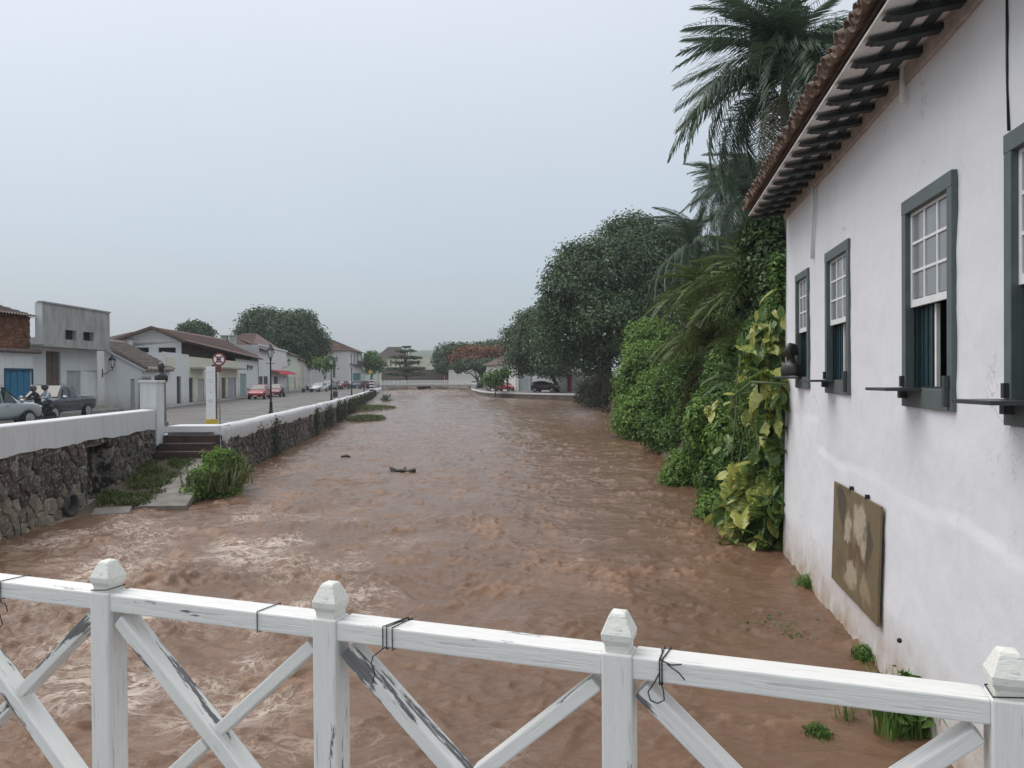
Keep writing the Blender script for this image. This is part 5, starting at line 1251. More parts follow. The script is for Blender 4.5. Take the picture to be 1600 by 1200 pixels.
b = MB(); b.box((-.10, -.07, 2.50), (.42, .02, .34)); b.build('info_plate', M['signbrown'], t, bevel=.01)
b = MB()
for z in (.09, .03, -.03, -.09): b.box((-.10, -.082, 2.50 + z), (.3, .004, .018))
b.build('plate_print', M['signred'], t)
# bust on its plinth behind the pillar
def ped(t):
    b = MB(); b.lathe([(.28, -1.95), (.28, -1.8), (.2, -1.75), (.18, -.1), (.24, -.05), (.24, 0)], 12); b.build('plinth', M['concrete'], t)
bq = P(252, 592, 33.2)
bust('street_bust', 'dark bronze bust on a plinth behind the white pillar', (bq.x, bq.y, STREET + 1.95), R(35), 0.84, ped)
# far street signs
base = P(580.5, 612, 106); base.z = STREET
t = thing('striped_barrier', 'black and white striped marker boards at the far end of the street', 'sign', base)
b = MB()
for k in range(4): b.box((0, 0, .55 + .40 * k), (.62, .08, .2))
b.build('white_stripes', M['white'], t); b = MB(); b.box((0, .05, 1.1), (.6, .04, 1.7)); b.build('back_board', M['black'], t)
base = P(579, 612, 112); base.z = STREET
t = thing('yellow_sign', 'small yellow warning sign on a post at the far end of the street', 'traffic sign', base)
b = MB(); b.tube([(0, 0, 0), (0, 0, 3.3)], .04, 6); b.build('post', M['black'], t); b = MB(); b.box((0, -.06, 3.0), (.5, .04, .5), Matrix.Rotation(PI / 4, 3, 'Y')); b.build('sign_plate', M['yellow'], t)
# ================================================================== VEHICLES
# stations along the car, rear to front: x, underside, belt, top, half width at belt, half width at the roof
KIND = {
 'hatch': dict(w=.84, r=.29, wx=(-1.22, 1.27), st=[(-1.93, .38, .62, .64, .62, .55), (-1.90, .24, .78, .80, .76, .7), (-1.80, .22, .93, .98, .80, .68), (-1.55, .2, .96, 1.38, .82, .60), (-.9, .2, .95, 1.47, .84, .62), (.05, .2, .94, 1.46, .84, .62), (.30, .2, .93, 1.42, .84, .61), (1.02, .2, .90, .95, .82, .74), (1.55, .2, .80, .84, .80, .70), (1.85, .22, .68, .71, .74, .62), (1.98, .3, .56, .58, .58, .5)],
      glass=[('windshield', .30, 1.02), ('rear_window', -1.55, -1.80)], side=[(-1.40, -.55, -1.25, -.62), (-.47, .72, -.47, .30)]),
 'suv': dict(w=.92, r=.37, wx=(-1.33, 1.36), st=[(-2.12, .45, .8, .82, .72, .6), (-2.08, .32, 1.0, 1.02, .84, .74), (-1.98, .3, 1.08, 1.14, .88, .72), (-1.75, .28, 1.1, 1.58, .90, .64), (-1.0, .28, 1.08, 1.70, .92, .68), (.1, .28, 1.06, 1.69, .92, .68), (.36, .28, 1.05, 1.64, .92, .66), (1.05, .28, 1.04, 1.09, .90, .8), (1.7, .28, .98, 1.02, .88, .78), (2.02, .3, .84, .87, .82, .7), (2.14, .4, .66, .68, .66, .56)],
      glass=[('windshield', .36, 1.05), ('rear_window', -1.75, -1.98)], side=[(-1.62, -.62, -1.5, -.68), (-.54, .80, -.54, .34)]),
 'sedan': dict(w=.86, r=.30, wx=(-1.28, 1.32), st=[(-2.15, .4, .66, .68, .62, .52), (-2.10, .25, .86, .88, .76, .66), (-1.55, .22, .95, .98, .82, .72), (-1.0, .2, .95, 1.40, .84, .60), (-.3, .2, .94, 1.45, .85, .61), (.15, .2, .93, 1.43, .85, .61), (.85, .2, .90, .94, .84, .74), (1.6, .2, .80, .83, .80, .70), (2.0, .22, .68, .70, .72, .6), (2.12, .32, .55, .57, .56, .48)],
      glass=[('windshield', .15, .85), ('rear_window', -1.0, -1.55)], side=[(-1.15, -.45, -.92, -.45), (-.37, .62, -.37, .16)]),
 'pickup': dict(w=.93, r=.39, wx=(-1.62, 1.60), st=[(-2.66, .52, 1.02, 1.04, .86, .84), (-2.62, .42, 1.08, 1.12, .90, .88), (-1.0, .38, 1.08, 1.12, .92, .90), (-.93, .38, 1.08, 1.14, .92, .88), (-.66, .38, 1.08, 1.70, .92, .68), (.1, .38, 1.06, 1.80, .92, .70), (.45, .38, 1.06, 1.78, .92, .69), (1.20, .38, 1.08, 1.14, .91, .80), (2.0, .40, 1.04, 1.09, .90, .78), (2.45, .42, .94, .97, .86, .72), (2.62, .5, .66, .7, .70, .6)],
      glass=[('windshield', .45, 1.20), ('rear_window', -.66, -.93)], side=[(-.62, .10, -.52, .08), (.18, .92, .18, .48)]),
}
def car(name, label, kind, pm, px, py, Y, heading, z=STREET, group=None, cat='car', detail=True, pos=None):
    k = KIND[kind]; w_ = k['w']; loc = P(px, py, Y) if pos is None else Vector(pos); loc.z = z
    t = thing(name, label, cat, loc, heading, group); st = k['st']
    def at(x): return [float(np.interp(x, [s[0] for s in st], [s[i] for s in st])) for i in range(1, 6)]
    xs = sorted(set([s[0] for s in st] + [q for wx in k['wx'] for q in (wx - k['r'] * 1.15, wx, wx + k['r'] * 1.15)]))
    rows = []
    for x in xs:
        zb, zl, zt, hb, ht = at(x); ar = 0
        for wx in k['wx']:
            d = abs(x - wx)
            if d < k['r'] * 1.2: ar = max(ar, math.sqrt(max((k['r'] * 1.22) ** 2 - d * d, 0)))
        zs = max(zb, k['r'] + ar - .02 if ar else 0)
        zm = max(zb + (zl - zb) * .55, zs + .06)
        half = [(.01, zb + .05), (hb * .80, zb + .05), (hb * .93, zs), (hb * 1.0, zm), (hb * .985, zl - .03), (hb * .95, zl), (ht + (.02 if zt - zl > .2 else 0), zt - .07 if zt - zl > .2 else zt - .01), (ht * .8, zt - .012), (.01, zt)]
        rows.append([(x, y, z_) for y, z_ in half] + [(x, -y, z_) for y, z_ in reversed(half)])
    n = len(rows[0]); b = MB()
    b.add([v for r_ in rows for v in r_], [(i * n + j, (i + 1) * n + j, (i + 1) * n + (j + 1) % n, i * n + (j + 1) % n) for i in range(len(rows) - 1) for j in range(n)] + [tuple(range(n)), tuple((len(rows) - 1) * n + j for j in reversed(range(n)))])
    body = b.build('body', pm, t, True); sd = body.modifiers.new('subd', 'SUBSURF'); sd.levels = sd.render_levels = 1
    for nm, xa, xb in k['glass']:            # xa is the roof end of the glass
        a, c = at(xa), at(xb); b = MB(); e = .035; sg = 1 if xb > xa else -1
        def q(v, s): zz = a[2] + (c[2] - a[2]) * v; hw = (a[4] * .88 + (c[3] * .86 - a[4] * .88) * v) * s; return (xa + (xb - xa) * v + sg * .012, hw, zz + e * .45)
        b.quad(q(.08, 1), q(.92, 1), q(.92, -1), q(.08, -1)); b.build(nm, M['carglass'], t)
    for x0b, x1b, x0t, x1t in k['side']:
        for s in (1, -1):
            def q(x, v):
                zb, zl, zt, hb, ht = at(x); return (x, s * (hb * .955 + (ht + .02 - hb * .955) * v + .014), zl + .02 + (zt - .08 - zl) * v)
            b = MB(); b.quad(q(x0b, .05), q(x1b, .05), q(x1t, .93), q(x0t, .93)); b.build('side_window', M['carglass'], t)
    for wx in k['wx']:
        for s in (1, -1):
            b = MB(); Qm = Matrix.Rotation(-s * PI / 2, 3, 'X'); r_ = k['r']
            b.lathe([(r_ * .6, -.1), (r_ * .97, -.1), (r_, -.06), (r_, .06), (r_ * .95, .10), (r_ * .68, .10)], 18, (0, 0, 0), Qm)
            wh = b.build('wheel', M['tyre'], t, True, loc=(wx, s * (w_ - .11), r_))
            if detail:
                b = MB(); b.lathe([(r_ * .66, .101), (r_ * .64, .118), (r_ * .57, .118), (r_ * .54, .104)], 16, (0, 0, 0), Qm)
                for j in range(5):
                    a_ = 2 * PI * j / 5; b.bar(Qm @ Vector((0, 0, .115)), Qm @ Vector((r_ * .58 * math.cos(a_), r_ * .58 * math.sin(a_), .115)), .07, .02, (0, 1, 0))
                b.build('rim', M['rim'], wh)
    zf, zr = at(st[-2][0]), at(st[1][0])
    for s in (1, -1):
        b = MB(); xf = st[-2][0]; b.ball((xf - .06, s * zf[3] * .80, zf[1] - .06), (.16, .17, .075), 8, 6); b.build('headlight', M['headlight'], t, True)
        b = MB(); xr = st[1][0]; b.ball((xr + .04, s * zr[3] * .86, zr[1] - .10), (.07, .10, .15), 8, 6); b.build('taillight', M['taillight'], t, True)
        a = at(k['glass'][0][2] - .22); b = MB(); b.ball((k['glass'][0][2] - .22, s * (a[3] + .13), a[1] + .10), (.07, .13, .09), 8, 6); b.build('mirror', pm if kind != 'pickup' or pm is M['car_silver'] else M['rim'], t, True)
    b = MB(); b.box((st[-1][0] - .03, 0, zf[0] + .14), (.06, zf[3] * 1.2, .16)); b.build('grille', M['black'], t, bevel=.02)
    b = MB(); b.box((st[-1][0] + .015, 0, zf[0] + .12), (.02, .40, .12)); b.box((st[0][0] - .01, 0, zr[0] + .3), (.02, .40, .12)); b.build('number_plate', M['plate_white'], t)
    if kind == 'pickup':
        b = MB(); b.box((-1.82, 0, 1.135), (1.5, 1.5, .03)); b.build('bed_cover', M['black'], t, bevel=.01)
        b = MB()
        for s in (1, -1): b.bar((.45, s * .62, 1.83), (-.55, s * .62, 1.79), .05, .04)
        b.build('roof_rail', M['rim'], t)
        for s in (1, -1):
            b = MB(); b.bar((-.75, s * .955, .44), (1.1, s * .955, .44), .12, .05); b.build('side_step', M['rim'] if pm is M['car_dark'] else M['black'], t)
        for s in (1, -1):
            b = MB()
            for x in (-.5, .28): b.bar((x, s * .945, 1.0), (x + .18, s * .945, 1.0), .03, .035)
            b.build('door_handle', M['rim'], t)
    return t
AW = PI / 2 - 0.10                                # heading away along the street
car('pickup_truck', 'silver grey pickup truck at the left edge, hood pointing away from the bridge', 'pickup', M['car_silver'], 0, 0, 0, AW + .02, pos=(-21.3, 30.2, 0), cat='pickup truck')
car('pickup_truck', 'dark graphite pickup truck with chrome mirror behind the motorcyclists', 'pickup', M['car_dark'], 0, 0, 0, -PI / 2 + .06, pos=(-23.25, 38.3, 0), cat='pickup truck')
car('parked_car', 'bright red hatchback parked by the left bank shops, front towards the bridge', 'hatch', M['car_red'], 406, 622, 77, -PI / 2 + .10)
car('parked_car', 'dark reddish car parked right behind the red hatchback on the left bank', 'hatch', M['car_brown'], 431, 618, 86, -PI / 2 + .12)
car('parked_car', 'white car first of the row parked by the far row houses', 'sedan', M['car_white'], 498, 608.5, 117, -PI / 2 - .15)
car('pickup_truck', 'dark and silver pickup behind the white car in the far parked row', 'pickup', M['car_grey'], 514, 606, 132, -PI / 2 - .1, cat='pickup truck')
car('parked_car', 'silver car behind the far grey pickup', 'hatch', M['car_silver'], 524.5, 606, 143, -PI / 2)
car('parked_car', 'reddish brown car in the middle of the far parked row', 'suv', M['car_brown'], 534, 605, 143, -PI / 2 - .2)
car('parked_car', 'white car near the turquoise gate of the two storey house', 'hatch', M['car_white'], 546, 603.5, 158, -PI / 2 - .2)
car('parked_car', 'dark blue car before the turquoise gate', 'suv', M['car_blue'], 557.5, 604, 158, -PI / 2 + .2)
car('parked_car', 'dark wine coloured car driving beside the fourth lamp post', 'suv', M['car_wine'], 569, 605, 148, PI / 2 + .3)
car('parked_car', 'silver car crossing in front of the brown retaining wall', 'sedan', M['car_silver'], 610, 598, 188, PI * .95, z=1.88)
car('parked_car', 'grey car to the right of the silver one by the brown retaining wall', 'sedan', M['car_grey'], 625, 598, 192, PI * .95, z=1.88)
Z2 = 1.71
car('parked_car', 'maroon car parked before the white courtyard wall across the river', 'suv', M['car_wine'], 852.5, 613, 111.5, -.45, z=Z2)
car('parked_car', 'small red hatchback behind the little tree on the right bank', 'hatch', M['car_red'], 788.5, 611, 124, -.62, z=Z2)
car('parked_car', 'small white car left of the red hatchback on the right bank', 'hatch', M['car_white'], 768.5, 609, 131, -PI / 2 + .1, z=Z2)
car('parked_car', 'white car at the right end of the far bridge', 'hatch', M['car_white'], 739.5, 600, 160, PI / 2, z=1.9)

def motorbike(label, loc, rz, pm, group=None):
    t = thing('motorcycle', label, 'motorcycle', loc, rz, group)
    Qm = Matrix.Rotation(PI / 2, 3, 'X')
    for x in (-.62, .66):
        b = MB(); b.lathe([(.21, -.05), (.27, -.05), (.30, 0), (.27, .05), (.21, .05)], 14, (0, 0, 0), Qm); wh = b.build('wheel', M['tyre'], t, True, loc=(x, 0, .30))
        b = MB(); b.lathe([(.205, -.03), (.205, .03), (.18, .03), (.18, -.03)], 14, (0, 0, 0), Qm)
        for j in range(5): b.bar((0, 0, 0), (.19 * math.cos(j * 1.257), 0, .19 * math.sin(j * 1.257)), .03, .02)
        b.build('rim', M['rim'], wh)
    b = MB(); b.ball((.12, 0, .82), (.30, .14, .14), 10, 8); b.build('fuel_tank', pm, t, True)
    b = MB(); b.ball((-.38, 0, .80), (.42, .12, .07), 10, 6); b.build('seat', M['black'], t, True)
    b = MB(); b.box((.02, 0, .45), (.42, .22, .34)); b.bar((-.62, .1, .3), (0, .1, .4), .04, .05); b.bar((-.62, -.1, .3), (0, -.1, .4), .04, .05); b.tube([(.1, .12, .3), (-.3, .16, .26), (-.75, .17, .34)], .04, 6); b.bar((-.5, 0, .45), (.3, 0, .8), .08, .08); b.build('engine', M['door_dark'], t, bevel=.02)
    b = MB()
    for s in (.07, -.07): b.tube([(.66, s, .30), (.45, s, .95)], .025, 6)
    b.build('fork', M['rim'], t)
    b = MB(); b.tube([(.30, .36, 1.06), (.40, .16, 1.05), (.43, 0, 1.02), (.40, -.16, 1.05), (.30, -.36, 1.06)], .016, 6); b.build('handlebar', M['black'], t)
    b = MB(); b.ball((.53, 0, .92), (.09, .10, .11), 8, 6); b.build('headlight', M['headlight'], t, True)
    b = MB(); b.ball((.66, 0, .58), (.22, .06, .07), 8, 6); b.build('mudguard', pm, t, True)
    return t
MBK = Vector((-21.72, 34.45, STREET)); BRZ = -PI / 2 - .55
motorbike('dark motorcycle carrying the two helmeted riders by the silver pickup', MBK, BRZ, M['car_dark'])
for (px, py, Y, h, lab, pm) in ((481, 611, 112, -PI / 2 - .9, 'dark motorcycle leaning before the far row houses', M['car_dark']), (443, 617, 86, -1.2, 'dark red motorcycle beside the red awning shop', M['car_wine'])):
    l = P(px, py, Y); l.z = STREET; motorbike(lab, l, h, pm, 'motorcycles parked along the left street')

# ================================================================== PEOPLE
def person(label, loc, rz, J, E, tags, mats, extras=(), levels=2):
    """one continuous skinned body; J joints -> (xyz, radius), E bones, tags bone -> material index"""
    t = thing('person', label, 'person', loc, rz)
    me = bpy.data.meshes.new('body'); names = list(J); me.from_pydata([J[n][0] for n in names], [(names.index(a), names.index(b)) for a, b in E], [])
    o = link('body', me, t); sk = o.modifiers.new('skin', 'SKIN'); sd = o.modifiers.new('sub', 'SUBSURF'); sd.levels = sd.render_levels = levels
    for i, n in enumerate(names):
        r_ = J[n][1]; me.skin_vertices[0].data[i].radius = (r_, r_) if not hasattr(r_, '__len__') else r_
        me.skin_vertices[0].data[i].use_root = (n == 'hip')
    dg = bpy.context.evaluated_depsgraph_get(); dg.update(); ev = bpy.data.meshes.new_from_object(o.evaluated_get(dg))
    o.modifiers.clear(); o.data = ev; ev.name = 'body'
    for m_ in mats: ev.materials.append(m_)
    segs = [(Vector(J[a][0]), Vector(J[b][0]), tags.get((a, b), 0)) for a, b in E]
    for p_ in ev.polygons:
        c = p_.center; best = (9, 0)
        for a, b, g_ in segs:
            d = b - a; k = min(1, max(0, (c - a).dot(d) / max(d.length_squared, 1e-6))); l = (a + d * k - c).length
            if l < best[0]: best = (l, g_)
        p_.material_index = best[1]; p_.use_smooth = True
    for nm, mbx, m_ in extras: mbx.build(nm, m_, t, True)
    return t
def rider(label, loc, rz, top, helm, reach, lean):
    J = {'hip': ((0, 0, .02), .135), 'belly': ((.03 + lean * .3, 0, .20), .135), 'chest': ((.06 + lean, 0, .42), (.175, .13)), 'neck': ((.09 + lean * 1.15, 0, .56), .06), 'head': ((.12 + lean * 1.2, 0, .68), .085), 'crown': ((.12 + lean * 1.2, 0, .78), .07)}
    E = [('hip', 'belly'), ('belly', 'chest'), ('chest', 'neck'), ('neck', 'head'), ('head', 'crown')]; T = {('hip', 'belly'): 0, ('chest', 'neck'): 0, ('neck', 'head'): 2, ('head', 'crown'): 2}
    for s, q in ((1, 'l'), (-1, 'r')):
        J['sh' + q] = ((.07 + lean, s * .20, .47), .065); J['el' + q] = ((.20 + lean + reach * .3, s * .30, .26), .05); J['wr' + q] = ((.36 + lean + reach, s * (.30 if reach > .2 else .18), .25), .035); J['ha' + q] = ((.43 + lean + reach, s * (.29 if reach > .2 else .15), .25), .038); J['fi' + q] = ((.50 + lean + reach, s * (.27 if reach > .2 else .14), .23), .022)
        J['hp' + q] = ((.02, s * .10, 0), .10); J['kn' + q] = ((.43, s * .24, -.06), .068); J['an' + q] = ((.22, s * .22, -.46), .045); J['to' + q] = ((.40, s * .24, -.52), .036)
        E += [('chest', 'sh' + q), ('sh' + q, 'el' + q), ('el' + q, 'wr' + q), ('wr' + q, 'ha' + q), ('ha' + q, 'fi' + q), ('hip', 'hp' + q), ('hp' + q, 'kn' + q), ('kn' + q, 'an' + q), ('an' + q, 'to' + q)]
        T.update({('wr' + q, 'ha' + q): 2, ('ha' + q, 'fi' + q): 2, ('hip', 'hp' + q): 1, ('hp' + q, 'kn' + q): 1, ('kn' + q, 'an' + q): 1, ('an' + q, 'to' + q): 3})
    hx = .12 + lean * 1.2
    hm = MB(); hm.ball((hx, 0, .73), (.155, .135, .15), 14, 10)
    vz = MB(); vs = []
    for i in range(9):
        a = -1.1 + 2.2 * i / 8
        vs += [(hx + .162 * math.cos(a), .142 * math.sin(a), .69), (hx + .158 * math.cos(a), .139 * math.sin(a), .765)]
    vz.add(vs, [(2 * i, 2 * i + 2, 2 * i + 3, 2 * i + 1) for i in range(8)])
    hp_ = MB(); hp_.ball((hx + .02, 0, .79), (.14, .137, .10), 12, 6)
    return person(label, loc, rz, J, E, T, [top, M['trousers'], M['skin'], M['black']], [('helmet', hm, helm), ('visor', vz, M['carglass']), ('helmet_shell', hp_, helm)])
ca, sa_ = math.cos(BRZ), math.sin(BRZ)
def onbike(x, z): return MBK + Vector((x * ca, x * sa_, z))
rider('person in dark jacket and helmet riding in front on the motorcycle', onbike(-.12, .93), BRZ, M['jacket'], M['helmet'], .22, .10)
rider('person in pale grey shirt and dark helmet riding behind on the motorcycle', onbike(-.56, .97), BRZ, M['shirt'], M['helmet2'], .05, .04)

# ================================================================== PLANTS
def leaves(Cn, Nn, size, aspect=0.5, mats=None, rnd=None, name='foliage', fold=0.18, droop=0.0):
    """a leaf at every centre: folded four-cornered blade facing Nn"""
    n = len(Cn); Nn = Nn / np.maximum(np.linalg.norm(Nn, axis=1, keepdims=True), 1e-6)
    a = RNG.normal(size=(n, 3)); a[:, 2] -= droop; a -= Nn * (a * Nn).sum(1, keepdims=True); a /= np.maximum(np.linalg.norm(a, axis=1, keepdims=True), 1e-6)
    b = np.cross(Nn, a); L_ = np.asarray(size).reshape(-1, 1) * np.ones((n, 1)); W_ = L_ * aspect
    p0 = Cn - a * L_ * .5; p2 = Cn + a * L_ * .5 - Nn * L_ * .12; p1 = Cn + b * W_ * .5 + Nn * L_ * fold; p3 = Cn - b * W_ * .5 + Nn * L_ * fold
    V = np.stack([p0, p1, p2, p3], 1).reshape(-1, 3); i = np.arange(n)[:, None] * 4
    Fq = np.concatenate([i + np.array([[0, 2, 1]]), i + np.array([[0, 3, 2]])], 0)
    r_ = RNG.random(n) if rnd is None else np.clip(rnd + RNG.normal(0, .16, n), 0, 1)
    return np_mesh(name, V, Fq, mats, False, {'rnd': np.repeat(r_, 4)})
def crown_points(lobes, nclump, per, spread, shell=(0.70, 1.03), up=0.75, inner=0.15, zs=.75):
    """leaf centres in clumps over the lobes of a crown; each clump takes a lighter or darker tone at random"""
    vol = np.array([l[3] * l[4] + l[4] * l[5] + l[3] * l[5] for l in lobes]); cnt = np.maximum((nclump * vol / vol.sum()).astype(int), 2)
    Cs, Ns, Rs = [], [], []
    for (x, y, z, rx, ry, rz), m in zip(lobes, cnt):
        d = RNG.normal(size=(m, 3)); d /= np.linalg.norm(d, axis=1, keepdims=True); d[:, 2] = np.where((d[:, 2] < -0.2) & (RNG.random(m) < .35), -d[:, 2], d[:, 2])
        r_ = RNG.uniform(*shell, m); r_ = np.where(RNG.random(m) < inner, RNG.uniform(.3, .7, m), r_)
        c = np.array([x, y, z]) + d * r_[:, None] * np.array([rx, ry, rz])
        q = np.clip(RNG.normal(size=(m, per, 3)), -1.5, 1.5) * np.array([1, 1, zs]) * (spread * RNG.uniform(.6, 1.35, (m, 1, 1)))
        Cs.append((c[:, None] + q).reshape(-1, 3))
        nn = d[:, None] * .7 + np.array([0, 0, up]) + q / spread * .45 + RNG.normal(size=(m, per, 3)) * .38
        Ns.append(nn.reshape(-1, 3)); Rs.append(np.repeat(RNG.beta(2, 2.6, m), per))
    return np.concatenate(Cs), np.concatenate(Ns), np.concatenate(Rs)
def lobes_px(lst):
    """(px, py, Y, half width px, half height px) -> ellipsoid lobes"""
    out = []
    for px, py, Y, wx, hy, *d in lst:
        c = P(px, py, Y); out.append((c.x, c.y, c.z, wx * Y / F, (d[0] if d else wx) * Y / F, hy * Y / F))
    return out
def tree(name, label, lobes, base, leafkey, nclump, per, spread, size, trunk_r, cat='tree', group=None, aspect=.5, limbs=True, trunk_name='trunk', inner=.15, droop=.3, zs=.75):
    base = Vector(base); t = thing(name, label, cat, base, 0, group)
    Cn, Nn, rr = crown_points(lobes, nclump, per, spread, inner=inner, zs=zs)
    me = leaves(Cn - np.array(base), Nn, size * RNG.uniform(.7, 1.3, len(Cn)), aspect, L[leafkey], rr, droop=droop)
    link('crown' if cat == 'tree' else 'foliage', me, t)
    b = MB(); c = np.array([l[:3] for l in lobes]); ctr = Vector(c.mean(0)) - base
    fork = Vector((ctr.x * .25, ctr.y * .25, ctr.z * .38))
    b.tube([(0, 0, -.3), fork * .5 + Vector((trunk_r * .4, 0, 0)), fork], [trunk_r * 1.25, trunk_r, trunk_r * .85], 9)
    if limbs:
        for l in lobes:
            e_ = Vector(l[:3]) - base; m_ = fork + (e_ - fork) * .5 + Vector((random.uniform(-.3, .3), random.uniform(-.3, .3), .25)) * trunk_r * 3
            b.tube([fork * .97, m_, e_], [trunk_r * .62, trunk_r * .4, trunk_r * .12], 6)
            for q in range(3):
                a = m_ + (e_ - m_) * random.uniform(.2, .8); d = Vector((random.uniform(-1, 1), random.uniform(-1, 1), random.uniform(0, .8))) * min(l[3], l[5]) * .7
                b.tube([a, a + d], [trunk_r * .22, trunk_r * .06], 5)
    b.build(trunk_name, M['bark'], t, True); return t
LOB = lobes_px
# --- the dark mango trees in the middle
big = LOB([(955, 430, 80, 92, 62), (1010, 400, 82, 62, 50), (905, 470, 78, 62, 52), (880, 520, 80, 48, 46), (960, 505, 76, 70, 45), (1030, 470, 78, 55, 60), (925, 555, 80, 45, 30), (985, 360, 84, 40, 22), (900, 415, 82, 38, 32), (1050, 390, 84, 40, 40), (868, 437, 82, 16, 12), (872, 475, 84, 26, 26), (850, 500, 90, 22, 20), (1000, 545, 80, 50, 16)])
tree('broadleaf_tree', 'huge dark round crowned tree in the middle behind the riverside bushes', big, (P(948, 600, 80).x, 80, 1.7), 'mango', 2900, 20, .60, .38, .48)
sm = LOB([(835, 535, 112, 42, 44), (815, 560, 110, 26, 26), (862, 560, 108, 40, 30), (830, 505, 112, 22, 20), (800, 525, 112, 12, 12), (862, 574, 106, 24, 12)])
tree('broadleaf_tree', 'dark tree hanging over the white wall and maroon car across the river', sm, (P(872, 606, 112.6).x, 112.6, 1.7), 'mango', 1300, 18, .60, .42, .34)
# --- left bank trees
tl = LOB([(418, 522, 150, 46, 38), (460, 528, 146, 44, 38), (490, 545, 150, 24, 28), (395, 540, 150, 26, 26), (440, 555, 148, 60, 22), (470, 500, 150, 22, 12), (400, 500, 150, 20, 14)])
tree('broadleaf_tree', 'big dark rounded tree above the left bank roofs', tl, (P(455, 600, 149).x, 149, 1.9), 'mango2', 2000, 18, .72, .58, .5)
tree('broadleaf_tree', 'small round tree top peeping above the long brown roof', LOB([(305, 517, 150, 20, 12), (290, 522, 150, 12, 8), (318, 522, 150, 14, 8)]), (P(305, 600, 150).x, 150, 1.9), 'mango2', 300, 14, .6, .7, .3)
tree('street_tree', 'loose pale green small tree in front of the far row houses', LOB([(508, 571, 140, 11, 9), (516, 565, 140, 8, 8), (497, 567, 140, 8, 6)]), (P(508, 606, 140).x, 140, 1.9), 'bush', 110, 12, .5, .5, .12)
tree('street_tree', 'light green tree beside the two storey house', LOB([(581, 563, 185, 13, 14), (590, 570, 185, 10, 10), (577, 575, 185, 8, 8)]), (P(580, 600, 185).x, 185, 1.9), 'bush', 160, 12, .6, .7, .2)
# layered almond tree: flat tiers of branches
lay = []
for py, hw in ((542, 6), (549, 15), (558, 23), (567, 20), (576, 30), (585, 28)):
    lay += LOB([(634 + random.uniform(-3, 3), py, 180, hw * .5, 1.6), (634 - hw * .62, py + random.uniform(-1, 1.5), 180, hw * .42, 1.3), (634 + hw * .62, py + random.uniform(-1, 1.5), 180, hw * .42, 1.3)])
tree('almond_tree', 'dark tree with flat layered branches behind the far bridge', lay, (P(635, 600, 180).x, 180, 1.9), 'bush_dark', 560, 12, .40, .55, .3, inner=.4, zs=.25)
tree('broadleaf_tree', 'mid green rounded tree left of the orange flowering tree', LOB([(703, 555, 200, 20, 17), (690, 565, 200, 12, 16), (722, 550, 200, 18, 12), (712, 572, 198, 26, 12)]), (P(705, 600, 200).x, 200, 1.9), 'mango2', 520, 14, .8, .9, .4)
tree('flame_tree', 'spreading tree with rusty orange blossom at the right end of the far bridge', LOB([(742, 553, 172, 32, 10), (765, 555, 172, 26, 10), (722, 563, 172, 22, 9), (750, 563, 170, 30, 8), (780, 552, 172, 16, 8)]), (P(752, 602, 172).x, 172, 1.9), 'orange', 620, 12, .6, .7, .35)
tree('flame_tree', 'green lower boughs below the rusty orange blossom', LOB([(735, 571, 166, 28, 7), (762, 570, 166, 26, 7), (718, 574, 166, 12, 7)]), (P(748, 602, 166).x, 166, 1.9), 'mango2', 260, 12, .6, .7, .3)
tree('broadleaf_tree', 'green tree behind the flame tree and the dark riverside tree', LOB([(760, 547, 215, 26, 10), (785, 545, 215, 24, 12)]), (P(775, 600, 215).x, 215, 1.9), 'mango2', 300, 14, .8, .9, .4)
tree('small_tree', 'young thin tree standing on the white kerb of the right bank', LOB([(775, 590, 108, 17, 8), (787, 583, 108, 10, 8), (763, 594, 108, 12, 6), (772, 598, 108, 14, 5)]), (P(774, 618, 107.5).x, 107.5, 1.5), 'bush', 150, 11, .42, .42, .07)
t = thing('fence_posts', 'row of four dark posts before the white house on the right bank', 'posts', (P(766, 600, 126).x, 126, 1.7)); t.name = 'gate_railing'
for px in (765.5, 776, 784.5, 793): b = MB(); q = P(px, 579, 121); b.bar(Vector((q.x, q.y, 1.7)) - t.location, q - t.location, .22, .22); b.build('post', M['bronze'], t)

# --- bushes and small trees along the right bank
def bush(label, lst, leafkey, nclump, per, spread, size, group='leafy shrubs hanging over the right bank', aspect=.5, droop=.5, inner=.2, name='bush'):
    lb = LOB(lst); y = np.mean([l[1] for l in lb]); base = (float(RB(y)) + 1.0, y, 1.2)
    t = thing(name, label, 'bush', base, 0, group); base = Vector(base)
    Cn, Nn, rr = crown_points(lb, nclump, per, spread, shell=(.78, 1.05), inner=inner)
    link('foliage', leaves(Cn - np.array(base), Nn, size * RNG.uniform(.6, 1.35, len(Cn)), aspect, L[leafkey], rr, droop=droop), t)
    b = MB()
    for l in lb:
        e_ = Vector(l[:3]) - base; b.tube([(random.uniform(-.2, .2), random.uniform(-.2, .2), -.8), e_ * .45 + Vector((0, 0, .15)), e_], [.07, .05, .02], 6)
    b.build('stem', M['bark'], t, True); return t
bush('olive creeper hedge hanging down the bank wall next to the red door', [(925, 612, 90, 22, 22), (945, 605, 86, 22, 24), (935, 635, 84, 26, 12), (912, 622, 90, 14, 12), (960, 630, 78, 16, 26), (955, 652, 74, 12, 14)], 'ivy', 760, 13, .30, .30)
bush('bright green bush, tall and rounded, left end of the thick bank foliage', [(1010, 580, 50, 34, 42), (985, 615, 50, 22, 48), (1030, 625, 46, 34, 46), (1000, 655, 46, 30, 36), (1040, 570, 50, 30, 30), (975, 660, 48, 14, 22)], 'bush_light', 1500, 14, .30, .26)
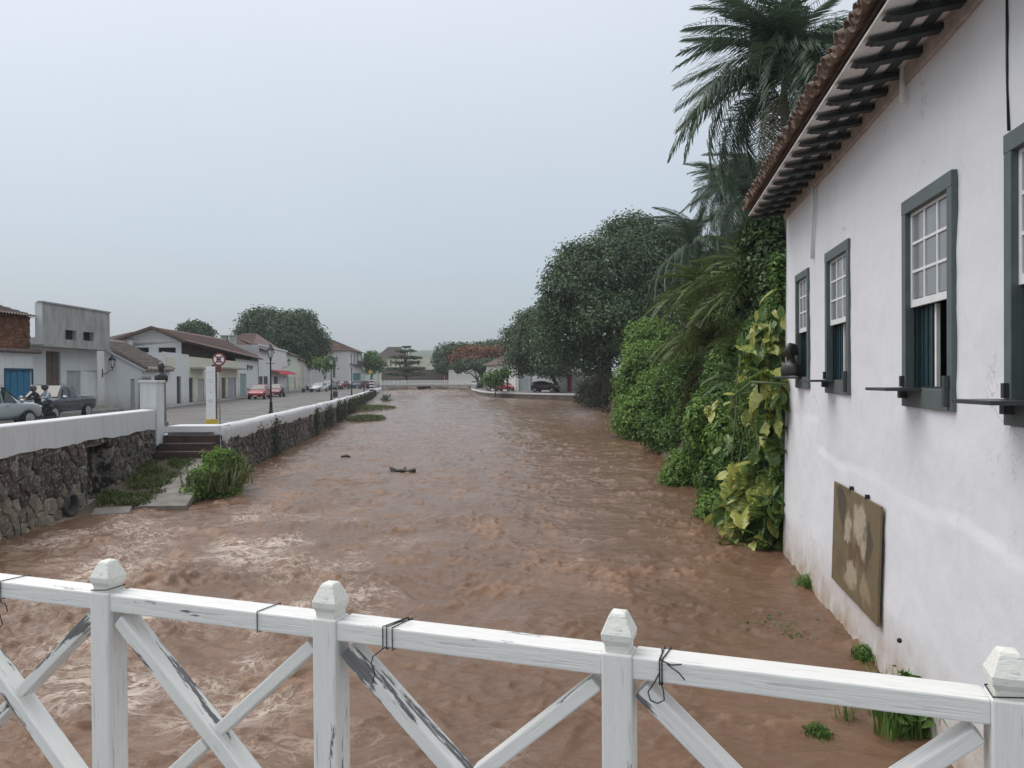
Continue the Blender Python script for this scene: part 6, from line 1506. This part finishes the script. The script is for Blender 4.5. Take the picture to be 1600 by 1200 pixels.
bush('round green bush top under the dark big tree', [(1020, 525, 58, 34, 22), (1050, 535, 56, 24, 22), (995, 545, 58, 18, 18)], 'bush_light', 520, 13, .35, .32)
bush('dense dark green bush between the bright bush and the creeper', [(1050, 620, 38, 30, 46), (1030, 672, 38, 26, 36), (1065, 680, 34, 26, 36), (1085, 610, 34, 30, 50), (1075, 560, 38, 24, 30)], 'bush', 1300, 14, .24, .20)
bush('low bright bush lobe dipping towards the water', [(1085, 735, 27, 38, 32), (1065, 752, 27, 26, 24), (1105, 715, 26.5, 28, 30), (1100, 765, 27, 30, 20), (1050, 748, 27.5, 12, 12)], 'bush_light', 900, 14, .17, .15)
bush('dark leafy mass behind the low bush lobe', [(1120, 660, 24, 32, 60), (1100, 690, 25, 26, 40), (1140, 600, 25, 32, 60), (1120, 760, 23, 22, 40), (1150, 700, 22, 26, 60)], 'bush', 1500, 14, .17, .15)
bush('tall shaded shrub against the corner of the white house', [(1195, 400, 26, 34, 60), (1215, 470, 25, 24, 60), (1175, 470, 27, 30, 50), (1205, 350, 28, 20, 30)], 'bush_dark', 900, 13, .24, .22)
bush('leafy thicket behind the palms', [(1110, 520, 48, 50, 60), (1150, 440, 48, 50, 80), (1080, 450, 56, 36, 60), (1180, 540, 40, 40, 60), (1100, 580, 40, 40, 40), (1195, 360, 48, 26, 60)], 'bush_dark', 1700, 13, .40, .36)
bush('pale green leafy climber spreading below the small dark palm', [(1140, 690, 20.5, 26, 50), (1160, 790, 19.4, 28, 40), (1120, 800, 20.5, 24, 30), (1175, 650, 19.6, 24, 40), (1150, 850, 19, 28, 18), (1095, 660, 22.5, 18, 34)], 'bush_light', 1100, 12, .13, .15, aspect=.6)
bush('trailing creeper on the house corner above the yellow leaves', [(1222, 440, 19, 14, 40), (1215, 500, 19.5, 22, 34), (1226, 555, 18.5, 12, 30), (1195, 520, 21, 22, 30)], 'bush', 620, 13, .12, .12)

# --- palms: every frond a part
def frond_mesh(name, Lf, nl, leaflet, width, arch, droop, mt, plume=0.0, seed=0):
    """a feather frond along +X: arched rib with drooping leaflets on both sides"""
    rg = np.random.default_rng(seed); V = []; Fc = []; rn = []
    def rib(u): return np.array([Lf * (u - .16 * arch * u * u), 0, Lf * arch * (.62 * u - 1.02 * u * u)])
    for i in range(9):
        u0, u1 = i / 9, (i + 1) / 9; a, b = rib(u0), rib(u1); w0, w1 = .03 * (1 - u0) + .006, .03 * (1 - u1) + .006
        k = len(V); V += [a + (0, w0, 0), a - (0, w0, 0), b - (0, w1, 0), b + (0, w1, 0)]; Fc.append((k, k + 1, k + 2, k + 3)); rn += [.7] * 4
    for i in range(nl):
        u = .10 + .90 * i / (nl - 1); p0 = rib(u); tg = rib(min(u + .03, 1.03)) - rib(u - .03); tg /= np.linalg.norm(tg)
        ll = leaflet * (math.sin(PI * min(1, (u * .85 + .12))) ** .6) * rg.uniform(.85, 1.1)
        for s in (1, -1):
            sp = rg.uniform(-plume, plume)
            d = np.array([0, s, 0]) * 1.0 + tg * (.55 + .5 * u) + np.array([0, 0, .25 + sp]); d /= np.linalg.norm(d)
            p1 = p0 + d * ll * .5; dd = d + np.array([0, 0, -droop * rg.uniform(.7, 1.3)]); dd /= np.linalg.norm(dd)
            p2 = p1 + dd * ll * .32; d3 = dd + np.array([0, 0, -droop * 1.6]); d3 /= np.linalg.norm(d3); p3 = p2 + d3 * ll * .28
            w_ = width; side = np.cross(d, [0, 0, 1.0]); side /= np.linalg.norm(side) + 1e-9
            k = len(V); V += [p0 - side * w_ * .35, p0 + side * w_ * .35, p1 + side * w_ * .5, p1 - side * w_ * .5, p2 + side * w_ * .38, p2 - side * w_ * .38, p3 + side * w_ * .06, p3 - side * w_ * .06]
            Fc += [(k, k + 1, k + 2, k + 3), (k + 3, k + 2, k + 4, k + 5), (k + 5, k + 4, k + 6, k + 7)]; rn += [float(rg.beta(2, 2))] * 8
    return np_mesh(name, np.array(V), np.array(Fc), mt, False, {'rnd': np.array(rn)})
def palm(name, label, base, top, meshes, n, el, rt, dead=0, deadmesh=None, seed=1, scale=1.0, crown_len=.9, group=None, azr=None):
    rg = random.Random(seed); base, top = Vector(base), Vector(top); t = thing(name, label, 'palm tree', base, 0, group); T = top - base
    b = MB(); k = 7; b.tube([T * (i / k) + Vector((.05 * math.sin(i * 2.2), .05 * math.cos(i), 0)) for i in range(k + 1)], [rt * (1.15 - .3 * i / k) for i in range(k + 1)], 10); b.build('trunk', M['palm_bark'], t, True)
    b = MB(); b.tube([T, T + Vector((0, 0, crown_len))], [rt * .8, rt * .35], 8); b.build('crown_shaft', M['stem'], t, True)
    for i in range(n + dead):
        e_ = rg.uniform(*el) if i < n else rg.uniform(-65, -45); az = i * 2.399 + rg.uniform(-.25, .25)
        if azr: az = rg.uniform(*azr)
        s = scale * rg.uniform(.85, 1.12)
        Mt = Matrix.Rotation(az, 4, 'Z') @ Matrix.Rotation(-R(e_), 4, 'Y') @ Matrix.Rotation(rg.uniform(-.35, .35), 4, 'X') @ Matrix.Scale(s, 4)
        Mt.translation = T + Vector((0, 0, crown_len * rg.uniform(.1, .95) if i < n else 0))
        link('frond', rg.choice(meshes) if i < n else deadmesh, t, mw=Mt)
    return t
FQ = [frond_mesh('frond', 4.3, 66, 1.05, .040, 1.22, 1.5, L['palm'], .55, s) for s in (1, 2, 3, 4)]
FD = frond_mesh('dry_frond', 3.4, 40, .8, .03, .8, 1.3, L['dry'], .4, 8)
q = P(1225, 130, 25)
palm('queen_palm', 'tallest palm with a big drooping feathery crown beside the white house eaves', (q.x + .6, 25.3, 1.7), (q.x, 25, q.z - .6), FQ, 60, (-45, 86), .17, 3, FD, 3, .92)
q = P(1128, 275, 46)
palm('queen_palm', 'second palm, smaller and farther, below the tallest one', (q.x + .3, 46.3, 1.7), (q.x, 46, q.z - 1.4), FQ, 44, (-45, 84), .16, 2, FD, 5, .62)
q = P(1175, 300, 38)
palm('queen_palm', 'dark half hidden palm behind the corner of the white house', (q.x + .3, 38.3, 1.7), (q.x, 38, q.z - 1.0), FQ, 46, (-50, 84), .15, 1, FD, 6, .80)
FH = [frond_mesh('frond', 4.6, 70, .85, .038, 1.05, 1.5, L['palm'], .2, s) for s in (11, 12)]
q = P(1085, 395, 44)
palm('feather_palm', 'palm with long hanging grey green fronds in front of the big dark tree', (q.x + .2, 44.2, 1.7), (q.x, 44, q.z - .6), FH, 34, (-40, 82), .15, 2, FD, 9, .85)
FA = [frond_mesh('frond', 3.0, 30, .70, .060, 1.2, .35, L['areca'], .30, s) for s in (21, 22, 23)]
for i, (px, py, Y, h, lab) in enumerate(((1150, 430, 31, 3.4, 'clump palm with arching yellow green fronds, highest of the clump palms'), (1095, 440, 36, 3.0, 'clump palm at the left under the hanging fronds'), (1170, 520, 25, 3.0, 'clump palm nearest the yellow leaved creeper'), (1110, 510, 32, 2.6, 'low clump palm above the bank bushes'), (1195, 430, 27, 3.2, 'clump palm squeezed against the white house'))):
    q = P(px, py, Y); palm('clump_palm', lab, (q.x, Y, 1.7), (q.x, Y, q.z - 1.5), FA, 34, (0, 86), .07, 3, FD, 30 + i, .95 if i != 2 else .7, .8)
FS = [frond_mesh('frond', 1.6, 40, .45, .03, .9, .6, L['bush_dark'], .25, s) for s in (31, 32)]
q = P(1150, 600, 22)
palm('clump_palm', 'small dark palm with narrow leaves above the yellow leaved creeper', (q.x + .3, 22, 1.7), (q.x + .3, 22, q.z - .5), FS, 26, (-30, 80), .06, 0, FD, 41, .9, .4)

# --- the big variegated creeper, each leaf a part
def big_leaf(name, m, holes):
    nx = 9; V = []; Fc = []
    for i in range(nx):
        u = i / (nx - 1); wv = .36 * (math.sin(PI * min(1, u * .93 + .055)) ** .75) * (1.0 - .25 * u); x = u - .08 * (u < .05)
        z = -.35 * u * u + .05
        if holes and i % 2 and 0 < i < nx - 1: wv *= .80
        V += [(x - (.10 if i == 0 else 0), wv, z + .10 - .10 * wv / .36), (x + .02, wv * .5, z + .04), (x, 0, z - .05), (x + .02, -wv * .5, z + .04), (x - (.10 if i == 0 else 0), -wv, z + .10 - .10 * wv / .36)]
    for i in range(nx - 1):
        for j in range(4): Fc.append((i * 5 + j, i * 5 + j + 1, i * 5 + j + 6, i * 5 + j + 5))
    b = MB(); b.add(V, Fc); b.tube([(-.45, 0, -.10), (-.2, 0, .03), (.0, 0, .0)], .014, 4, False); return b.mesh(name, m, True)
LY = [big_leaf('leaf', M['pothos_y'], True), big_leaf('leaf', M['pothos_y'], False)]; LG = [big_leaf('leaf', M['pothos_g'], False), big_leaf('leaf', M['pothos_g'], True)]
vt = thing('variegated_creeper', 'climbing creeper with huge yellow green variegated leaves at the house corner', 'creeper', (5.9, 18, 0)); V0 = vt.location
rg = random.Random(21)
every = []
clus = [(1205, 520, 30, 34, 18.3, .8, 16, 1), (1190, 560, 28, 30, 18.3, .9, 16, 1), (1180, 600, 18, 20, 18.0, .9, 7, 1), (1205, 590, 26, 14, 17.0, 1, 5, 1), (1228, 610, 10, 26, 16.6, .9, 7, 1),
        (1215, 660, 16, 34, 17.2, .95, 10, 1), (1215, 700, 14, 20, 17.0, .9, 6, 0), (1180, 740, 26, 24, 18.2, 1.15, 9, 1), (1165, 780, 24, 26, 18.2, 1.2, 8, 1), (1205, 760, 26, 26, 17.4, 1.0, 9, 1), (1170, 800, 30, 22, 18, .95, 10, 1),
        (1215, 800, 20, 30, 17.0, .9, 12, 0), (1200, 840, 30, 20, 17.2, .8, 14, 0), (1170, 862, 26, 14, 17.6, .7, 14, 0), (1130, 830, 18, 20, 19.5, .6, 10, 0), (1150, 700, 30, 30, 19.5, .65, 12, 0), (1120, 640, 16, 14, 21, .8, 5, 1), (1190, 690, 24, 36, 18.0, .9, 9, 0), (1200, 640, 24, 26, 17.6, .9, 8, 1), (1165, 650, 26, 30, 19.5, .6, 12, 0), (1200, 630, 22, 20, 18.5, .6, 8, 0), (1225, 745, 12, 40, 16.9, .8, 10, 0), (1195, 875, 30, 8, 17.3, .75, 9, 0), (1105, 640, 10, 10, 21, .7, 3, 1)]
for px, py, wx, hy, Y, sc_, n, yel in clus:
    for i in range(int(n * 3.4)):
        q = P(px + rg.gauss(0, wx * .62), py + rg.gauss(0, hy * .62), Y + rg.uniform(-.35, .15))
        lim = 2.95 + .175 * q.y
        if q.y < 16.6 and q.x > lim: q.x = lim
        az = rg.gauss(-PI * .62, .75); e_ = rg.uniform(-75, -5) if rg.random() < .8 else rg.uniform(0, 40)
        s = (sc_ ** 1.6) * .50 * rg.uniform(.5, 1.4)
        Mt = Matrix.Rotation(az, 4, 'Z') @ Matrix.Rotation(-R(e_), 4, 'Y') @ Matrix.Rotation(rg.uniform(-.6, .6), 4, 'X') @ Matrix.Diagonal((s, s * rg.uniform(.85, 1.15), s, 1))
        Mt.translation = q - V0
        every.append((s / q.y, Mt, rg.choice(LY if (yel and rg.random() < .66) or (not yel and rg.random() < .15) else LG)))
every.sort(key=lambda l: -l[0])
for _, Mt, me in every[:300]: link('leaf', me, vt, mw=Mt)
mb = MB()
for _, Mt, me in every[300:]:
    mb.mi = 0 if me in LY else 1; mb.add([Mt @ v.co for v in me.vertices], [tuple(p_.vertices) for p_ in me.polygons])
tag(mb.build('further_leaves', [M['pothos_y'], M['pothos_g']], vt, True), kind='stuff')
lb = LOB([(1205, 570, 18.9, 24, 70), (1205, 690, 18.4, 26, 60), (1195, 790, 18.2, 34, 60), (1160, 740, 19.6, 34, 60), (1160, 830, 18.9, 26, 30), (1210, 850, 17.6, 22, 24), (1180, 640, 19.6, 34, 50)])
Cn, Nn, rr = crown_points(lb, 2300, 13, .10, shell=(.80, 1.22))
tag(link('small_leaves', leaves(Cn - np.array(V0), Nn, .105 * RNG.uniform(.6, 1.4, len(Cn)), .6, L['bush'], rr, name='small_leaves', droop=.7), vt), kind='stuff')
b = MB()
for k in range(7):
    x = rg.uniform(-.4, .5); b.tube([(x, rg.uniform(-.6, 1), -.2), (x + rg.uniform(-.3, .3), 0.5, 1.5), (x + rg.uniform(-.1, .3), rg.uniform(.3, 1), 3.2), (x + .25, .9, 5)], [.022, .02, .016, .01], 6)
a = hp(16.2, CAMZ - .18, .1) - V0; b.tube([a, a + Vector((-.6, .5, .05)), a + Vector((-.9, .9, -.3))], .03, 6)
b.build('stem', M['stem'], vt, True)

# --- grass, weeds, debris
def grass(name, label, pts, h, n_each, leafkey='grass', kind=None, cat=None, spread=.1, group=None, w_=.018):
    pts = np.array(pts); n = len(pts) * n_each; base = np.repeat(pts, n_each, 0) + np.concatenate([RNG.normal(0, spread, (n, 2)), np.zeros((n, 1))], 1)
    az = RNG.uniform(0, 2 * PI, n); ln = h * RNG.uniform(.5, 1.25, n); be = RNG.uniform(.15, .9, n); d = np.stack([np.cos(az), np.sin(az), np.zeros(n)], 1); sd = np.stack([-np.sin(az), np.cos(az), np.zeros(n)], 1) * w_
    m_ = base + d * (ln * be * .3)[:, None] + np.array([0, 0, 1]) * (ln * .6)[:, None]; tp = base + d * (ln * be)[:, None] + np.array([0, 0, 1]) * (ln * (1 - .45 * be))[:, None]
    V = np.stack([base - sd, base + sd, m_ + sd * .7, m_ - sd * .7, tp, tp], 1)[:, :5].reshape(-1, 3); i = np.arange(n)[:, None] * 5
    Fc = np.concatenate([i + np.array([[0, 1, 2]]), i + np.array([[0, 2, 3]]), i + np.array([[3, 2, 4]])], 0)
    c = pts.mean(0); o = link(name, np_mesh(name, V - c, Fc, L[leafkey], False, {'rnd': np.repeat(np.clip(RNG.beta(2, 2, n), 0, 1), 5)}), None, c)
    return tag(o, label, cat, group, kind)
pts = []
for _ in range(900):
    y = rg.uniform(22.6, 28.0); x = rg.uniform(NW(y) + .05, float(np.interp(y, [22, 28], [-11.1, -11.7])) + .1); z = np.interp(y, [21, 22.3, 28.4], [-.25, .02, .95]) + .08
    if float(pn(np.array([x * 1.3]), np.array([y * 1.1]))[0]) > -.12: pts.append((x, y, z))
grass('slope_grass', None, pts, .16, 12, kind='stuff')
pts = [(-9.9 + rg.gauss(0, .35), y, np.interp(y, [22, 28], [.0, .8]) - .1 + rg.uniform(0, .3)) for y in np.linspace(24.2, 26.8, 60)]
t = thing('grass_bush', 'tall green grassy bush growing at the river edge of the boat ramp', 'bush', (-9.9, 25.5, 0))
g_ = grass('blades', None, pts, .62, 26, spread=.18, w_=.02); g_.parent = t; g_.location = g_.location - t.location
lb = LOB([(345, 730, 26.2, 24, 26), (320, 755, 24.8, 22, 22), (355, 755, 26, 20, 22), (340, 772, 25, 26, 10), (300, 772, 24, 12, 10)])
Cn, Nn, rr = crown_points(lb, 420, 12, .14); link('foliage', leaves(Cn - np.array(t.location), Nn, .17 * RNG.uniform(.6, 1.4, len(Cn)), .3, L['bush_light'], rr, droop=.6), t)
# creepers and moss down the far river wall
rgn = np.random.default_rng(5); y = 34 + 90 * rgn.random(4200) ** 1.1
pch = fbm(y / 3.3 + 2, y * 0 + 4, 3) + sstep(42, 75, y) * .55 - .28; zz = rgn.random(len(y))
keep = rgn.random(len(y)) < sstep(-.1, .5, pch); y = y[keep]; zz = zz[keep]
base_ = WZ(y) - .05; z = base_ + (1.72 - base_) * zz ** .8; Cn = np.stack([FW(y) + .10 + rgn.random(len(y)) * .12, y, z], 1)
per = 9; Cn = (Cn[:, None] + rgn.normal(size=(len(y), per, 3)) * np.array([.06, .22, .20])).reshape(-1, 3); Nn = np.tile([1.0, -.3, .5], (len(Cn), 1)) + rgn.normal(size=(len(Cn), 3)) * .5
c = np.array([-16.0, 55, 1]); tag(link('wall_creeper', leaves(Cn - c, Nn, .15 * rgn.uniform(.6, 1.4, len(Cn)), .5, L['ivy'], np.repeat(rgn.beta(2, 2, len(y)), per), name='wall_creeper', droop=.6), None, c), kind='stuff')
for lab, (px, py, Y), (wx, wy), h in (('flat grassy patch just above the water, farther of the two', (578, 643, 82), (2.6, 3.0), .28), ('flat weedy patch beside the far stone wall, nearer of the two', (573, 650, 66), (1.5, 1.8), .3)):
    q = P(px, py, Y); z0 = float(WZ(q.y)); t = thing('grass_islet', lab, 'grass patch', (q.x, q.y, z0), group='weedy patches in the river')
    b = MB(); b.ball((0, 0, -.1), (wx, wy * 1.6, .22), 16, 8); b.build('silt', M['earth'], t, True)
    pp = []
    for _ in range(260):
        a, r_ = rg.uniform(0, 2 * PI), math.sqrt(rg.random()); pp.append((q.x + wx * r_ * math.cos(a), q.y + wy * 1.6 * r_ * math.sin(a), z0 + .22 * (1 - r_ * r_) + .02))
    g_ = grass('blades', None, pp, h, 10, spread=.15, w_=.025); g_.parent = t; g_.location = g_.location - t.location
q = P(603, 630, 100); tree('small_tree', 'small dark shrub standing in the river near the far wall', LOB([(603, 624, 100, 4, 6), (606, 630, 100, 7, 3)]), (q.x, 100, float(WZ(100))), 'bush_dark', 46, 11, .3, .32, .06, cat='bush')
q = G(628, 738, .02)
t = thing('floating_log', 'dark broken tree trunk drifting in the brown current', 'log', (q.x, q.y, .06), R(-22))
b = MB(); b.tube([(-.62, .1, .05), (-.3, .02, .0), (0, 0, .03), (.35, -.04, .02), (.62, 0, .05)], [.04, .07, .09, .08, .10], 8); b.build('trunk', M['log'], t, True)
b = MB(); b.tube([(-.3, 0, .05), (-.55, .12, .12), (-.72, .16, .10)], [.045, .035, .015], 6); b.tube([(.1, 0, .08), (.16, .06, .2)], [.04, .02], 6); b.build('branch', M['log'], t, True)
q = G(541, 716, .02)
t = thing('floating_branch', 'short dark piece of wood afloat left of the log', 'driftwood', (q.x, q.y, .07), R(15))
b = MB(); b.tube([(-.25, 0, .03), (0, .02, .06), (.22, 0, .0)], [.05, .07, .03], 7); b.build('trunk', M['log'], t, True); b = MB(); b.tube([(0, .02, .06), (.1, .06, .14)], [.03, .015], 5); b.build('branch', M['log'], t, True)
# tufts at the foot of the white house
for i, (px, py, s, lab) in enumerate(((1272, 915, .26, 'small green tuft at the foot of the white house near the creeper'), (1352, 1028, .20, 'tiny green tuft at the waterline below the painted board'), (1425, 1130, .62, 'leafy weed clump at the waterline seen under the railing'), (1275, 1140, .10, 'tiny leafy sprig floating under the railing'))):
    q = G(px, py, .05); t = thing('weed_tuft', lab, 'weed', q); pp = [(q.x + rg.gauss(0, s * .4), q.y + rg.gauss(0, s * .4), q.z - .05) for _ in range(26)]
    g_ = grass('blades', None, pp, s, 14, 'bush', spread=.05, w_=.01); g_.parent = t; g_.location = g_.location - t.location
    Cn, Nn, rr = crown_points([(0, 0, s * .3, s * .55, s * .55, s * .4)], 40, 10, s * .18); link('foliage', leaves(Cn, Nn, s * .22 * RNG.uniform(.6, 1.4, len(Cn)), .5, L['bush'], rr), t)
Cn = np.array([[rg.gauss(0, .35), rg.gauss(0, .35), .04] for _ in range(60)]); q = G(1228, 985, .03); t = thing('floating_leaves', 'sparse green leaves drifting in the brown water by the house wall', 'weed', q)
link('foliage', leaves(Cn, np.tile([0, 0, 1.0], (60, 1)) + RNG.normal(0, .3, (60, 3)), .07 * RNG.uniform(.6, 1.4, 60), .4, L['bush'], None), t)
# ================================================================== THE RAIN HAZE
HAZE = 0.00045
b = MB(); b.box((0, 600, 33), (2600, 1900, 76)); m = bpy.data.materials.new('haze'); m.use_nodes = True; nt = m.node_tree; nt.nodes.clear()
pv = N(nt, 'ShaderNodeVolumePrincipled'); pv.inputs['Color'].default_value = (.9, .93, .96, 1); pv.inputs['Density'].default_value = HAZE
out = N(nt, 'ShaderNodeOutputMaterial'); nt.links.new(pv.outputs[0], out.inputs['Volume'])
tag(b.build('haze', m), kind='stuff')
